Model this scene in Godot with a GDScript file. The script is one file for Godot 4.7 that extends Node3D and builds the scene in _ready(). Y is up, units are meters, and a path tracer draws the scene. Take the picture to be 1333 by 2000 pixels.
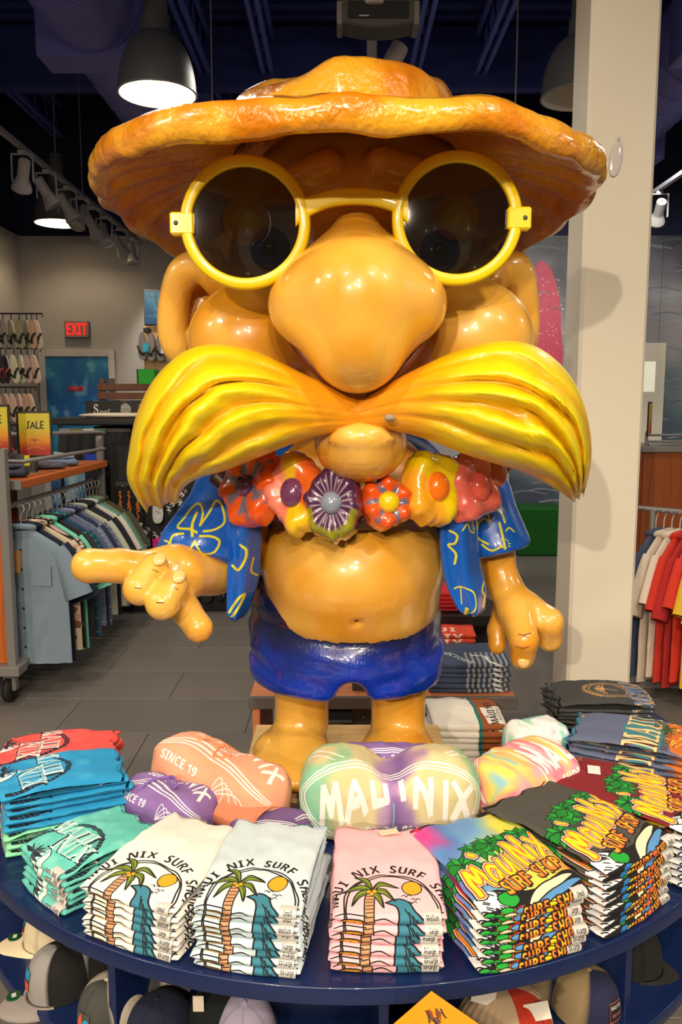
extends Node3D
# A surf shop: a giant cartoon beach-man sculpture on a round table of folded shirts.
const FOC := 1600.0
const TILT := 0.1309
const EYE := 1.55
var names := {}
var mats := {}
var rng := RandomNumberGenerator.new()
var nz := FastNoiseLite.new()

# ---------- places ----------
func ray(px: float, py: float) -> Vector3:
	var x := (px - 666.5) / FOC
	var y := (1000.0 - py) / FOC
	var f := cos(TILT) + y * sin(TILT)
	return Vector3(x / f, (y * cos(TILT) - sin(TILT)) / f, -1.0)
func P(px: float, py: float, d: float) -> Vector3:
	return Vector3(0, EYE, 0) + ray(px, py) * d
func G(px: float, py: float, h: float) -> Vector3:
	var r := ray(px, py)
	return Vector3(0, EYE, 0) + r * ((h - EYE) / r.y)
func C8(r: float, g: float, b: float) -> Color:
	return Color(r / 255.0, g / 255.0, b / 255.0)
func L8(r: float, g: float, b: float) -> Color:
	return Color(r / 255.0, g / 255.0, b / 255.0).srgb_to_linear()

# ---------- nodes ----------
func numbered(called: String) -> String:
	var n: int = names.get(called, 0)
	names[called] = n + 1
	return called if n == 0 else "%s_%03d" % [called, n]
func thing(called: String, label: String, category: String, at := Vector3.ZERO, group := "") -> Node3D:
	var o := Node3D.new()
	o.name = numbered(called)
	add_child(o)
	o.position = at
	tag(o, label, category, group)
	return o
func tag(o: Node, label: String, category: String, group := "") -> void:
	o.set_meta("label", label)
	o.set_meta("category", category)
	if group != "":
		o.set_meta("group", group)
func obj(called: String, mesh: Mesh, m: Material, parent: Node = null, at := Vector3.ZERO) -> MeshInstance3D:
	var o := MeshInstance3D.new()
	o.mesh = mesh
	o.material_override = m
	o.position = at
	if parent == null or parent == self:
		o.name = numbered(called)
		add_child(o)
	else:
		o.name = called
		parent.add_child(o, true)
	return o
func wpart(called: String, mesh: Mesh, m: Material, root: Node3D) -> MeshInstance3D:   # mesh given in world coordinates, under a thing that is only moved
	return obj(called, mesh, m, root, -root.position)
func struct(called: String, mesh: Mesh, m: Material, parent: Node = null, at := Vector3.ZERO) -> MeshInstance3D:
	var o := obj(called, mesh, m, parent, at)
	if parent == null:
		o.set_meta("kind", "structure")
	return o

# ---------- materials ----------
func mat(c: Color, rough := 0.7, metal := 0.0, coat := 0.0) -> StandardMaterial3D:
	var key := "%s %s %s %s" % [c.to_html(), rough, metal, coat]
	if not mats.has(key):
		var m := StandardMaterial3D.new()
		m.albedo_color = c
		m.roughness = rough
		m.metallic = metal
		if coat > 0.0:
			m.clearcoat_enabled = true
			m.clearcoat = coat
			m.clearcoat_roughness = 0.06
		mats[key] = m
	return mats[key]
func vmat(rough := 0.6, coat := 0.0, key2 := "") -> StandardMaterial3D:
	var key := "v %s %s %s" % [rough, coat, key2]
	if not mats.has(key):
		var m := StandardMaterial3D.new()
		m.vertex_color_use_as_albedo = true
		m.roughness = rough
		if coat > 0.0:
			m.clearcoat_enabled = true
			m.clearcoat = coat
			m.clearcoat_roughness = 0.08
		mats[key] = m
	return mats[key]
func tmat(t: Texture2D, rough := 0.9) -> StandardMaterial3D:
	var m := StandardMaterial3D.new()
	m.albedo_texture = t
	m.roughness = rough
	return m
func glow(c: Color, e: float) -> StandardMaterial3D:
	var m := StandardMaterial3D.new()
	m.albedo_color = c
	m.emission_enabled = true
	m.emission = c
	m.emission_energy_multiplier = e
	return m
func bumpy(m: StandardMaterial3D, freq: float, cm: float, scale := 1.0) -> StandardMaterial3D:
	var key := "noise %s" % freq
	if not mats.has(key):
		var t := NoiseTexture2D.new()
		var n := FastNoiseLite.new()
		n.frequency = freq
		n.fractal_octaves = 3
		t.noise = n
		t.seamless = true
		t.width = 256
		t.height = 256
		mats[key] = t
	m.heightmap_enabled = true
	m.heightmap_texture = mats[key]
	m.heightmap_scale = cm
	m.uv1_triplanar = true
	m.uv1_scale = Vector3.ONE * scale
	return m

# ---------- meshes ----------
class M:
	var v := PackedVector3Array()
	var n := PackedVector3Array()
	var t := PackedVector2Array()
	var c := PackedColorArray()
	var i := PackedInt32Array()
	var tint := Color.WHITE
	func add(p: Vector3, nn: Vector3, uv := Vector2.ZERO) -> int:
		v.append(p)
		n.append(nn)
		t.append(uv)
		c.append(tint)
		return v.size() - 1
	func tri(a: int, b: int, d: int) -> void:      # wound so that the face shows on the side of its normals
		if (v[b] - v[a]).cross(v[d] - v[a]).dot(n[a] + n[b] + n[d]) > 0.0:
			i.append(a); i.append(d); i.append(b)
		else:
			i.append(a); i.append(b); i.append(d)
	func flat(ps: Array, uvs := []) -> void:        # one flat convex face
		var nn: Vector3 = (ps[1] - ps[0]).cross(ps[2] - ps[0]).normalized()
		var f := v.size()
		for k in ps.size():
			add(ps[k], nn, uvs[k] if uvs.size() else Vector2.ZERO)
		for k in range(1, ps.size() - 1):
			tri(f, f + k, f + k + 1)
	func box(at: Vector3, size: Vector3, bev := 0.0, bas := Basis()) -> void:
		var h := size / 2.0
		bev = minf(bev, minf(h.x, minf(h.y, h.z)) * 0.9)
		for ax in 3:
			for s in [-1.0, 1.0]:
				var u := (ax + 1) % 3
				var w := (ax + 2) % 3
				var q := []
				for k in [[-1, -1], [1, -1], [1, 1], [-1, 1]]:
					var p := Vector3.ZERO
					p[ax] = s * h[ax]
					p[u] = k[0] * (h[u] - bev)
					p[w] = k[1] * (h[w] - bev)
					q.append(at + bas * p)
				var nn := Vector3.ZERO
				nn[ax] = s
				quad(q, bas * nn)
				if bev > 0.0:
					for s2 in [-1.0, 1.0]:
						var q2 := []
						for k in [-1.0, 1.0]:
							var p := Vector3.ZERO
							p[ax] = s * h[ax]
							p[u] = s2 * (h[u] - bev)
							p[w] = k * (h[w] - bev)
							q2.append(at + bas * p)
						for k in [1.0, -1.0]:
							var p := Vector3.ZERO
							p[ax] = s * (h[ax] - bev)
							p[u] = s2 * h[u]
							p[w] = k * (h[w] - bev)
							q2.append(at + bas * p)
						var n2 := Vector3.ZERO
						n2[ax] = s
						n2[u] = s2
						quad(q2, bas * n2.normalized())
		if bev > 0.0:
			for sx in [-1.0, 1.0]:
				for sy in [-1.0, 1.0]:
					for sz in [-1.0, 1.0]:
						var sg := Vector3(sx, sy, sz)
						var f := v.size()
						for ax in 3:
							var p := h - Vector3.ONE * bev
							p[ax] = h[ax]
							add(at + bas * (p * sg), bas * sg.normalized())
						tri(f, f + 1, f + 2)
	func quad(q: Array, nn: Vector3) -> void:
		var f := v.size()
		for k in 4:
			add(q[k], nn, Vector2(float(k == 1 or k == 2), float(k < 2)))
		tri(f, f + 1, f + 2)
		tri(f, f + 2, f + 3)
	# a sheet of (nu+1) x (nv+1) points; wrapu/wrapv say that the last column/row meets the first
	func sheet(fn: Callable, nu: int, nv: int, wrapu := false, wrapv := false, closed := true, colour = null) -> void:
		var f := v.size()
		var pts := PackedVector3Array()
		pts.resize((nu + 1) * (nv + 1))
		var mid := Vector3.ZERO
		for b in nv + 1:
			for a in nu + 1:
				var p: Vector3 = fn.call(float(a) / nu, float(b) / nv)
				pts[b * (nu + 1) + a] = p
				mid += p
		mid /= pts.size()
		var ns := PackedVector3Array()
		ns.resize(pts.size())
		var out := 0.0
		for b in nv + 1:
			var row := Vector3.ZERO
			for a in nu + 1:
				row += pts[b * (nu + 1) + a]
			row /= nu + 1
			for a in nu + 1:
				var a0 := a - 1
				var a1 := a + 1
				if a0 < 0: a0 = nu - 1 if wrapu else 0
				if a1 > nu: a1 = 1 if wrapu else nu
				var b0 := b - 1
				var b1 := b + 1
				if b0 < 0: b0 = nv - 1 if wrapv else 0
				if b1 > nv: b1 = 1 if wrapv else nv
				var du := pts[b * (nu + 1) + a1] - pts[b * (nu + 1) + a0]
				var dv := pts[b1 * (nu + 1) + a] - pts[b0 * (nu + 1) + a]
				var nn := du.cross(dv)
				if du.length() < 1e-6 or nn.length() < 1e-12:
					if b == 0 or b == nv:
						var other := 1 if b == 0 else nv - 1
						var rm := Vector3.ZERO
						for k in nu + 1:
							rm += pts[other * (nu + 1) + k]
						nn = pts[b * (nu + 1) + a] - rm / (nu + 1)
						ns[b * (nu + 1) + a] = -nn.normalized()   # marked by hand below
						continue
				ns[b * (nu + 1) + a] = nn.normalized()
				out += (pts[b * (nu + 1) + a] - (mid if closed else row)).dot(nn)
		var sg := -1.0 if out < 0.0 else 1.0
		for b in nv + 1:
			for a in nu + 1:
				var k := b * (nu + 1) + a
				var deg := (b == 0 or b == nv) and nu > 0 and pts[b * (nu + 1)].distance_to(pts[b * (nu + 1) + 1]) < 1e-6
				if colour != null:
					tint = colour.call(float(a) / nu, float(b) / nv)
				add(pts[k], -ns[k] if deg else ns[k] * sg, Vector2(float(a) / nu, float(b) / nv))
		for b in nv:
			for a in nu:
				var k := f + b * (nu + 1) + a
				tri(k, k + 1, k + nu + 2)
				tri(k, k + nu + 2, k + nu + 1)
	func lathe(at: Vector3, prof: Array, seg := 24, bas := Basis()) -> void:    # prof of Vector2(radius, height)
		var k := prof.size() - 1
		sheet(func(u, w):
			var j := mini(int(w * k + 0.0001), k - 1)
			var q: Vector2 = prof[j].lerp(prof[j + 1], w * k - j)
			return at + bas * Vector3(q.x * sin(u * TAU), q.y, q.x * cos(u * TAU)), seg, k, true, false, false)
	func tube(path: Array, rad, seg := 10, wrap := false, caps := true) -> void:   # rad: number or array along the path
		var k := path.size() - 1
		var side := []
		var up := Vector3.UP
		for j in k + 1:
			var dir: Vector3 = (path[(j + 1) % k if wrap and j == k else mini(j + 1, k)] - path[(k - 1) if wrap and j == 0 else maxi(j - 1, 0)]).normalized()
			if absf(up.dot(dir)) > 0.95:
				up = Vector3.RIGHT if absf(dir.x) < 0.9 else Vector3.FORWARD
			up = (up - dir * up.dot(dir)).normalized()
			side.append([up, dir.cross(up)])
		var n2 := k + (2 if caps and not wrap else 0)
		sheet(func(u, w):
			var j := int(round(w * n2)) - (1 if caps and not wrap else 0)
			var r := 0.0
			if j >= 0 and j <= k:
				r = rad[j] if rad is Array else rad
			j = clampi(j, 0, k)
			return path[j] + (side[j][0] * cos(u * TAU) + side[j][1] * sin(u * TAU)) * r, seg, n2, true, wrap, false)
	func ball(at: Vector3, r: Vector3, seg := 16, rings := 10, bas := Basis()) -> void:
		sheet(func(u, w): return at + bas * (r * Vector3(sin(w * PI) * sin(u * TAU), cos(w * PI), sin(w * PI) * cos(u * TAU))), seg, rings, true)
	# a flat outline (x, y) pushed out along z by depth, with a small rounded edge; UVs span the outline's box
	func slab(outline: PackedVector2Array, depth: float, at: Vector3, bas := Basis(), bev := 0.0) -> void:
		var lo := outline[0]
		var hi := outline[0]
		for p in outline:
			lo = lo.min(p)
			hi = hi.max(p)
		var face := outline
		if bev > 0.0:
			var got := Geometry2D.offset_polygon(outline, -bev)
			if got.size() == 1:
				face = got[0]
		var idx := Geometry2D.triangulate_polygon(face)
		for s in [1.0, -1.0]:
			var f := v.size()
			for p in face:
				add(at + bas * Vector3(p.x, p.y, s * depth / 2.0), bas * Vector3(0, 0, s), Vector2((p.x - lo.x) / (hi.x - lo.x), 1.0 - (p.y - lo.y) / (hi.y - lo.y)))
			for k in range(0, idx.size(), 3):
				tri(f + idx[k], f + idx[k + 1], f + idx[k + 2])
		var cw := Geometry2D.is_polygon_clockwise(outline)
		for k in outline.size():
			var a := outline[k]
			var b := outline[(k + 1) % outline.size()]
			var e := (b - a).normalized()
			var o2 := Vector2(e.y, -e.x) * (-1.0 if cw else 1.0)
			var uva := Vector2((a.x - lo.x) / (hi.x - lo.x), 1.0 - (a.y - lo.y) / (hi.y - lo.y))
			var f := v.size()
			for w in [[a, -1.0], [b, -1.0], [b, 1.0], [a, 1.0]]:
				add(at + bas * Vector3(w[0].x, w[0].y, w[1] * (depth / 2.0 - bev)), bas * Vector3(o2.x, o2.y, 0), uva)
			tri(f, f + 1, f + 2)
			tri(f, f + 2, f + 3)
			if bev > 0.0:
				for s in [1.0, -1.0]:
					var f2 := v.size()
					var nn: Vector3 = bas * Vector3(o2.x, o2.y, s).normalized()
					for w in [[a, 0.0], [b, 0.0], [b, 1.0], [a, 1.0]]:
						var q: Vector2 = w[0] - o2 * bev * w[1]
						add(at + bas * Vector3(q.x, q.y, s * (depth / 2.0 - bev * (1.0 - w[1]))), nn, uva)
					tri(f2, f2 + 1, f2 + 2)
					tri(f2, f2 + 2, f2 + 3)
	func mesh() -> ArrayMesh:
		var arr := []
		arr.resize(Mesh.ARRAY_MAX)
		arr[Mesh.ARRAY_VERTEX] = v
		arr[Mesh.ARRAY_NORMAL] = n
		arr[Mesh.ARRAY_TEX_UV] = t
		arr[Mesh.ARRAY_COLOR] = c
		arr[Mesh.ARRAY_INDEX] = i
		var am := ArrayMesh.new()
		am.add_surface_from_arrays(Mesh.PRIMITIVE_TRIANGLES, arr)
		return am

func boxm(at: Vector3, size: Vector3, bev := 0.003, bas := Basis()) -> ArrayMesh:
	var m := M.new()
	m.box(at, size, bev, bas)
	return m.mesh()
func spline(pts: Array, n: int) -> Array:       # Catmull-Rom through the points
	var out := []
	var k := pts.size() - 1
	for j in n + 1:
		var x := float(j) / n * k
		var a := mini(int(x), k - 1)
		out.append(cm(pts[maxi(a - 1, 0)], pts[a], pts[a + 1], pts[mini(a + 2, k)], x - a))
	return out
func cm(p0, p1, p2, p3, x: float):
	return (p1 * 2.0 + (p2 - p0) * x + (p0 * 2.0 - p1 * 5.0 + p2 * 4.0 - p3) * x * x + (p1 * 3.0 - p0 - p2 * 3.0 + p3) * x * x * x) * 0.5
func pick(pts: Array, x: float):                 # a point of the list at x in 0..1, smoothly
	var k := pts.size() - 1
	x = clampf(x, 0.0, 1.0) * k
	var a := mini(int(x), k - 1)
	return cm(pts[maxi(a - 1, 0)], pts[a], pts[a + 1], pts[mini(a + 2, k)], x - a)

# ---------- bodies: distances to tapered capsules and ellipsoids, joined smoothly and meshed as surface nets ----------
func cap(a: Vector3, b: Vector3, ra: float, rb: float, k := 0.03) -> Array:
	return [0, a, b, ra, rb, k]
func ell(c: Vector3, r: Vector3, k := 0.03, bas := Basis()) -> Array:
	return [1, c, r, bas.inverse(), 0, k]
func field(prims: Array, p: Vector3) -> float:
	var d := 1e3
	for q in prims:
		var e: float
		if q[0] == 0:
			var ab: Vector3 = q[2] - q[1]
			var h := clampf((p - q[1]).dot(ab) / maxf(ab.length_squared(), 1e-9), 0.0, 1.0)
			e = (p - q[1] - ab * h).length() - lerpf(q[3], q[4], h)
		else:
			var r: Vector3 = q[2]
			var o: Vector3 = q[3] * (p - q[1])
			var k0 := (o / r).length()
			var k1 := (o / (r * r)).length()
			e = k0 * (k0 - 1.0) / maxf(k1, 1e-6)
		var k: float = q[5]
		if k < 0.0:                     # carve
			var h2 := maxf(-k - absf(d + e), 0.0) / -k
			d = maxf(d, -e) + h2 * h2 * -k * 0.25
		else:
			var h3 := maxf(k - absf(d - e), 0.0) / k
			d = minf(d, e) - h3 * h3 * k * 0.25
	return d
func nets(fn: Callable, lo: Vector3, hi: Vector3, cell: float, colour: Callable, uvfn = null) -> M:
	var m := M.new()
	var B := 4
	var nb := Vector3i(((hi - lo) / (cell * B)).ceil())
	var nx := nb.x * B + 1
	var ny := nb.y * B + 1
	var nzz := nb.z * B + 1
	var val := PackedFloat32Array()
	val.resize(nx * ny * nzz)
	val.fill(1e9)
	var blocks := []
	var reach := cell * B * 0.8661 * 1.35
	for z in nb.z:
		for y in nb.y:
			for x in nb.x:
				var e: float = fn.call(lo + (Vector3(x, y, z) + Vector3.ONE * 0.5) * cell * B)
				if absf(e) < reach:
					blocks.append(Vector3i(x, y, z) * B)
	for b in blocks:
		for z in range(b.z, b.z + B + 1):
			for y in range(b.y, b.y + B + 1):
				for x in range(b.x, b.x + B + 1):
					var k: int = x + nx * (y + ny * z)
					if val[k] > 1e8:
						val[k] = fn.call(lo + Vector3(x, y, z) * cell)
	var at := {}
	var off := []
	for k in 8:
		off.append((k & 1) + nx * (((k >> 1) & 1) + ny * ((k >> 2) & 1)))
	var edges := []
	for a in 8:
		for s in [1, 2, 4]:
			if not (a & s):
				edges.append([a, a | s])
	for b in blocks:
		for z in range(b.z, b.z + B):
			for y in range(b.y, b.y + B):
				for x in range(b.x, b.x + B):
					var k: int = x + nx * (y + ny * z)
					var neg := 0
					for o in 8:
						if val[k + off[o]] < 0.0:
							neg += 1
					if neg == 0 or neg == 8:
						continue
					var s := Vector3.ZERO
					var cnt := 0
					for e in edges:
						var va := val[k + off[e[0]]]
						var vb := val[k + off[e[1]]]
						if (va < 0.0) != (vb < 0.0):
							var f := va / (va - vb)
							var pa := Vector3(e[0] & 1, (e[0] >> 1) & 1, (e[0] >> 2) & 1)
							var pb := Vector3(e[1] & 1, (e[1] >> 1) & 1, (e[1] >> 2) & 1)
							s += pa.lerp(pb, f)
							cnt += 1
					s /= cnt
					var p := lo + (Vector3(x, y, z) + s) * cell
					var g := Vector3(
						val[k + off[1]] + val[k + off[3]] + val[k + off[5]] + val[k + off[7]] - val[k] - val[k + off[2]] - val[k + off[4]] - val[k + off[6]],
						val[k + off[2]] + val[k + off[3]] + val[k + off[6]] + val[k + off[7]] - val[k] - val[k + off[1]] - val[k + off[4]] - val[k + off[5]],
						val[k + off[4]] + val[k + off[5]] + val[k + off[6]] + val[k + off[7]] - val[k] - val[k + off[1]] - val[k + off[2]] - val[k + off[3]])
					m.tint = colour.call(p)
					at[k] = m.add(p, g.normalized(), uvfn.call(p) if uvfn != null else Vector2.ZERO)
	for k in at:
		for ax in 3:
			var st: int = [1, nx, nx * ny][ax]
			if (val[k] < 0.0) == (val[k + st] < 0.0):
				continue
			var s1: int = [nx, nx * ny, 1][ax]
			var s2: int = [nx * ny, 1, nx][ax]
			if at.has(k - s1) and at.has(k - s2) and at.has(k - s1 - s2):
				m.tri(at[k], at[k - s1], at[k - s1 - s2])
				m.tri(at[k], at[k - s1 - s2], at[k - s2])
	# smooth normals from the faces
	var acc := PackedVector3Array()
	acc.resize(m.v.size())
	for q in range(0, m.i.size(), 3):
		var a := m.i[q]
		var b := m.i[q + 1]
		var c := m.i[q + 2]
		var fnn := (m.v[c] - m.v[a]).cross(m.v[b] - m.v[a])
		acc[a] += fnn
		acc[b] += fnn
		acc[c] += fnn
	for q in acc.size():
		if acc[q].length_squared() > 1e-16:
			m.n[q] = acc[q].normalized()
	return m

# ---------- pictures: polygons, strokes and letters drawn into an Image at twice the size ----------
class Pic:
	var im: Image
	var w: int
	var h: int
	func _init(ww: int, hh: int, bg: Color) -> void:
		w = ww * 2
		h = hh * 2
		im = Image.create(w, h, false, Image.FORMAT_RGB8)
		im.fill(bg)
	func poly(ps: PackedVector2Array, col: Color) -> void:    # ps in 0..1, v down
		var lo := 1e9
		var hi := -1e9
		var q := PackedVector2Array()
		for p in ps:
			var s := Vector2(p.x * w, p.y * h)
			q.append(s)
			lo = minf(lo, s.y)
			hi = maxf(hi, s.y)
		var n := q.size()
		for y in range(maxi(int(lo), 0), mini(int(hi) + 1, h)):
			var yc := y + 0.5
			var xs := []
			var b := q[n - 1]
			for a in q:
				if (a.y <= yc) != (b.y <= yc):
					xs.append(a.x + (yc - a.y) / (b.y - a.y) * (b.x - a.x))
				b = a
			xs.sort()
			for k in range(0, xs.size() - 1, 2):
				var x0 := maxi(int(round(xs[k])), 0)
				var x1 := mini(int(round(xs[k + 1])), w)
				if x1 > x0:
					im.fill_rect(Rect2i(x0, y, x1 - x0, 1), col)
	func oval(c: Vector2, r: Vector2, col: Color, rot := 0.0) -> void:
		var ps := PackedVector2Array()
		for k in 28:
			ps.append(c + Vector2(cos(k * TAU / 28) * r.x, sin(k * TAU / 28) * r.y).rotated(rot))
		poly(ps, col)
	func line(ps: Array, wd: float, col: Color, shut := false) -> void:
		var asp := float(w) / h
		var n := ps.size()
		for k in (n if shut else n - 1):
			var a: Vector2 = ps[k]
			var b: Vector2 = ps[(k + 1) % n]
			var e := Vector2((b.x - a.x) * asp, b.y - a.y).normalized() * wd / 2.0
			var o := Vector2(-e.y / asp, e.x)
			var f := Vector2(e.x / asp, e.y) * 0.6
			poly(PackedVector2Array([a + o - f, b + o + f, b - o + f, a - o - f]), col)
	func shape(ps: PackedVector2Array, col: Color, edge: Color, wd: float) -> void:
		poly(ps, col)
		line(Array(ps), wd, edge, true)
	func soft(size: int) -> void:
		im.resize(maxi(size, 4), maxi(size * h / w, 4), Image.INTERPOLATE_BILINEAR)
		im.resize(w, h, Image.INTERPOLATE_CUBIC)
	func done() -> ImageTexture:
		im.resize(w / 2, h / 2, Image.INTERPOLATE_BILINEAR)
		im.generate_mipmaps()
		return ImageTexture.create_from_image(im)
var glyphs := {}
var fonts := {}
func glyph(ch: String, face: String) -> Array:      # triangles of a letter one unit high, and its advance
	var key := face + ch
	if not glyphs.has(key):
		if not fonts.has(face):
			var f := SystemFont.new()
			f.font_names = PackedStringArray([face.trim_suffix(" Bold")])
			f.font_weight = 700 if face.ends_with("Bold") else 400
			fonts[face] = f
		var tm := TextMesh.new()
		tm.font = fonts[face]
		tm.font_size = 64
		tm.pixel_size = 1.0 / 64.0
		tm.depth = 0.0
		tm.text = ch
		var tris := PackedVector2Array()
		if ch != " ":
			var arr := tm.surface_get_arrays(0)
			var vs: PackedVector3Array = arr[Mesh.ARRAY_VERTEX]
			var ix: PackedInt32Array = arr[Mesh.ARRAY_INDEX] if arr[Mesh.ARRAY_INDEX] != null else PackedInt32Array(range(vs.size()))
			for k in ix:
				tris.append(Vector2(vs[k].x, vs[k].y))
		var sz: Vector2 = fonts[face].get_string_size(ch, HORIZONTAL_ALIGNMENT_LEFT, -1, 64)
		glyphs[key] = [tris, sz.x / 64.0]
	return glyphs[key]
func letter(pic: Pic, ch: String, at: Vector2, size: float, rot: float, col: Color, face: String, stretch := 1.0) -> void:
	var g := glyph(ch, face)
	var asp := float(pic.w) / pic.h
	var tr: PackedVector2Array = g[0]
	for k in range(0, tr.size(), 3):
		var ps := PackedVector2Array()
		for j in 3:
			var q := Vector2(tr[k + j].x * stretch, -tr[k + j].y) * size
			q = q.rotated(rot)
			ps.append(at + Vector2(q.x / asp, q.y))
		pic.poly(ps, col)
func text(pic: Pic, s: String, at: Vector2, size: float, col: Color, rot := 0.0, face := "Droid Sans Bold", stretch := 1.0) -> void:   # centred; size in picture heights
	var asp := float(pic.w) / pic.h
	var total := 0.0
	for ch in s:
		total += glyph(ch, face)[1] * size * stretch
	var x := -total / 2.0
	for ch in s:
		var adv: float = glyph(ch, face)[1] * size * stretch
		var q := Vector2(x + adv / 2.0, 0).rotated(rot)
		letter(pic, ch, at + Vector2(q.x / asp, q.y), size, rot, col, face, stretch)
		x += adv
func arctext(pic: Pic, s: String, c: Vector2, r: float, a0: float, a1: float, size: float, col: Color, face := "Droid Sans Bold") -> void:   # along a circle of radius r heights, from angle a0 to a1 (0 = up)
	var asp := float(pic.w) / pic.h
	for k in s.length():
		var a := lerpf(a0, a1, (k + 0.5) / s.length())
		letter(pic, s[k], c + Vector2(sin(a) * r / asp, -cos(a) * r), size, a, col, face)
func strokes(pic: Pic, lines: Array, at: Vector2, sx: Vector2, sy: Vector2, wd: float, col: Color) -> void:   # strokes given in a letter's own square
	for l in lines:
		var q := []
		for p in l:
			q.append(at + sx * p.x + sy * p.y)
		pic.line(q, wd, col)

# ---------- the scene ----------
func _ready() -> void:
	rng.seed = 7
	nz.seed = 3
	nz.frequency = 1.0
	nz.fractal_octaves = 3
	# camera
	var cam := Camera3D.new()
	cam.name = "camera"
	cam.position = Vector3(0, EYE, 0)
	cam.rotation = Vector3(-TILT, 0, 0)
	cam.fov = rad_to_deg(2.0 * atan(1000.0 / FOC))
	cam.near = 0.05
	cam.far = 60.0
	add_child(cam)
	cam.current = true
	# surroundings: an enclosed shop, so the sky is a dim grey
	var we := WorldEnvironment.new()
	we.name = "surroundings"
	var env := Environment.new()
	env.background_mode = Environment.BG_COLOR
	env.background_color = C8(40, 42, 46)
	env.tonemap_mode = Environment.TONE_MAPPER_LINEAR
	env.tonemap_exposure = 0.8
	env.sdfgi_enabled = true
	env.ssao_enabled = true
	env.ssil_enabled = true
	we.environment = env
	add_child(we)
	# the shop's track spots beyond the frame, then unseen fill spots added for brightness
	var warm := C8(255, 236, 208)
	spot("track_spot_beam", Vector3(-1.8, 3.3, 4.2), Vector3(0.1, 1.3, -2.4), warm, 23.0, 22.0, 0.05)
	spot("track_spot_beam", Vector3(-0.35, 3.6, 3.4), Vector3(0.0, 1.2, -2.4), warm, 9.0, 24.0, 0.05)
	spot("track_spot_beam", Vector3(0.3, 3.6, 3.5), Vector3(0.0, 1.1, -2.4), warm, 8.0, 24.0, 0.05)
	spot("track_spot_beam", Vector3(-1.0, 3.7, 0.2), Vector3(-0.3, 0.5, -1.7), warm, 4.0, 34.0, 0.08)
	spot("track_spot_beam", Vector3(1.3, 3.7, 0.0), Vector3(0.4, 0.5, -1.8), warm, 4.6, 34.0, 0.08)
	for q in [[Vector3(-2.6, 3.6, -0.6), 5.0], [Vector3(2.6, 3.6, -0.4), 5.0], [Vector3(0.2, 3.7, 2.0), 8.0], [Vector3(-0.5, 3.6, -5.4), 2.0], [Vector3(2.6, 3.6, -5.2), 3.5], [Vector3(-1.2, 3.6, -3.6), 3.0]]:
		spot("added_fill_beam", q[0], q[0] + Vector3(0.0, -3.0, -0.01), warm if q[0].z > -1.0 else C8(255, 247, 234), q[1], 78.0, 0.15)  # unseen fill spots added to raise the room's ambient light
	spot("added_mural_wash", Vector3(2.3, 3.5, -6.0), Vector3(2.6, 1.5, -9.0), C8(255, 247, 234), 6.0, 42.0, 0.1)  # extra wall wash added to brighten the mural, without a fixture
	build_room()
	build_table()
	build_statue()
	build_stacks()
	build_hoodies()
	build_all()

func spot(called: String, at: Vector3, to: Vector3, c: Color, e: float, angle: float, size: float) -> void:
	var l := SpotLight3D.new()
	l.name = numbered(called)
	add_child(l)
	l.look_at_from_position(at, to)
	l.light_color = c
	l.light_energy = e
	l.spot_angle = angle
	l.spot_angle_attenuation = 0.6
	l.spot_range = 30.0
	l.spot_attenuation = 2.0
	l.light_size = size
	l.shadow_enabled = true
func omni(called: String, at: Vector3, c: Color, e: float, size: float) -> void:
	var l := OmniLight3D.new()
	l.name = numbered(called)
	add_child(l)
	l.position = at
	l.light_color = c
	l.light_energy = e
	l.omni_range = 30.0
	l.omni_attenuation = 2.0
	l.light_size = size
	l.shadow_enabled = true

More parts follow.
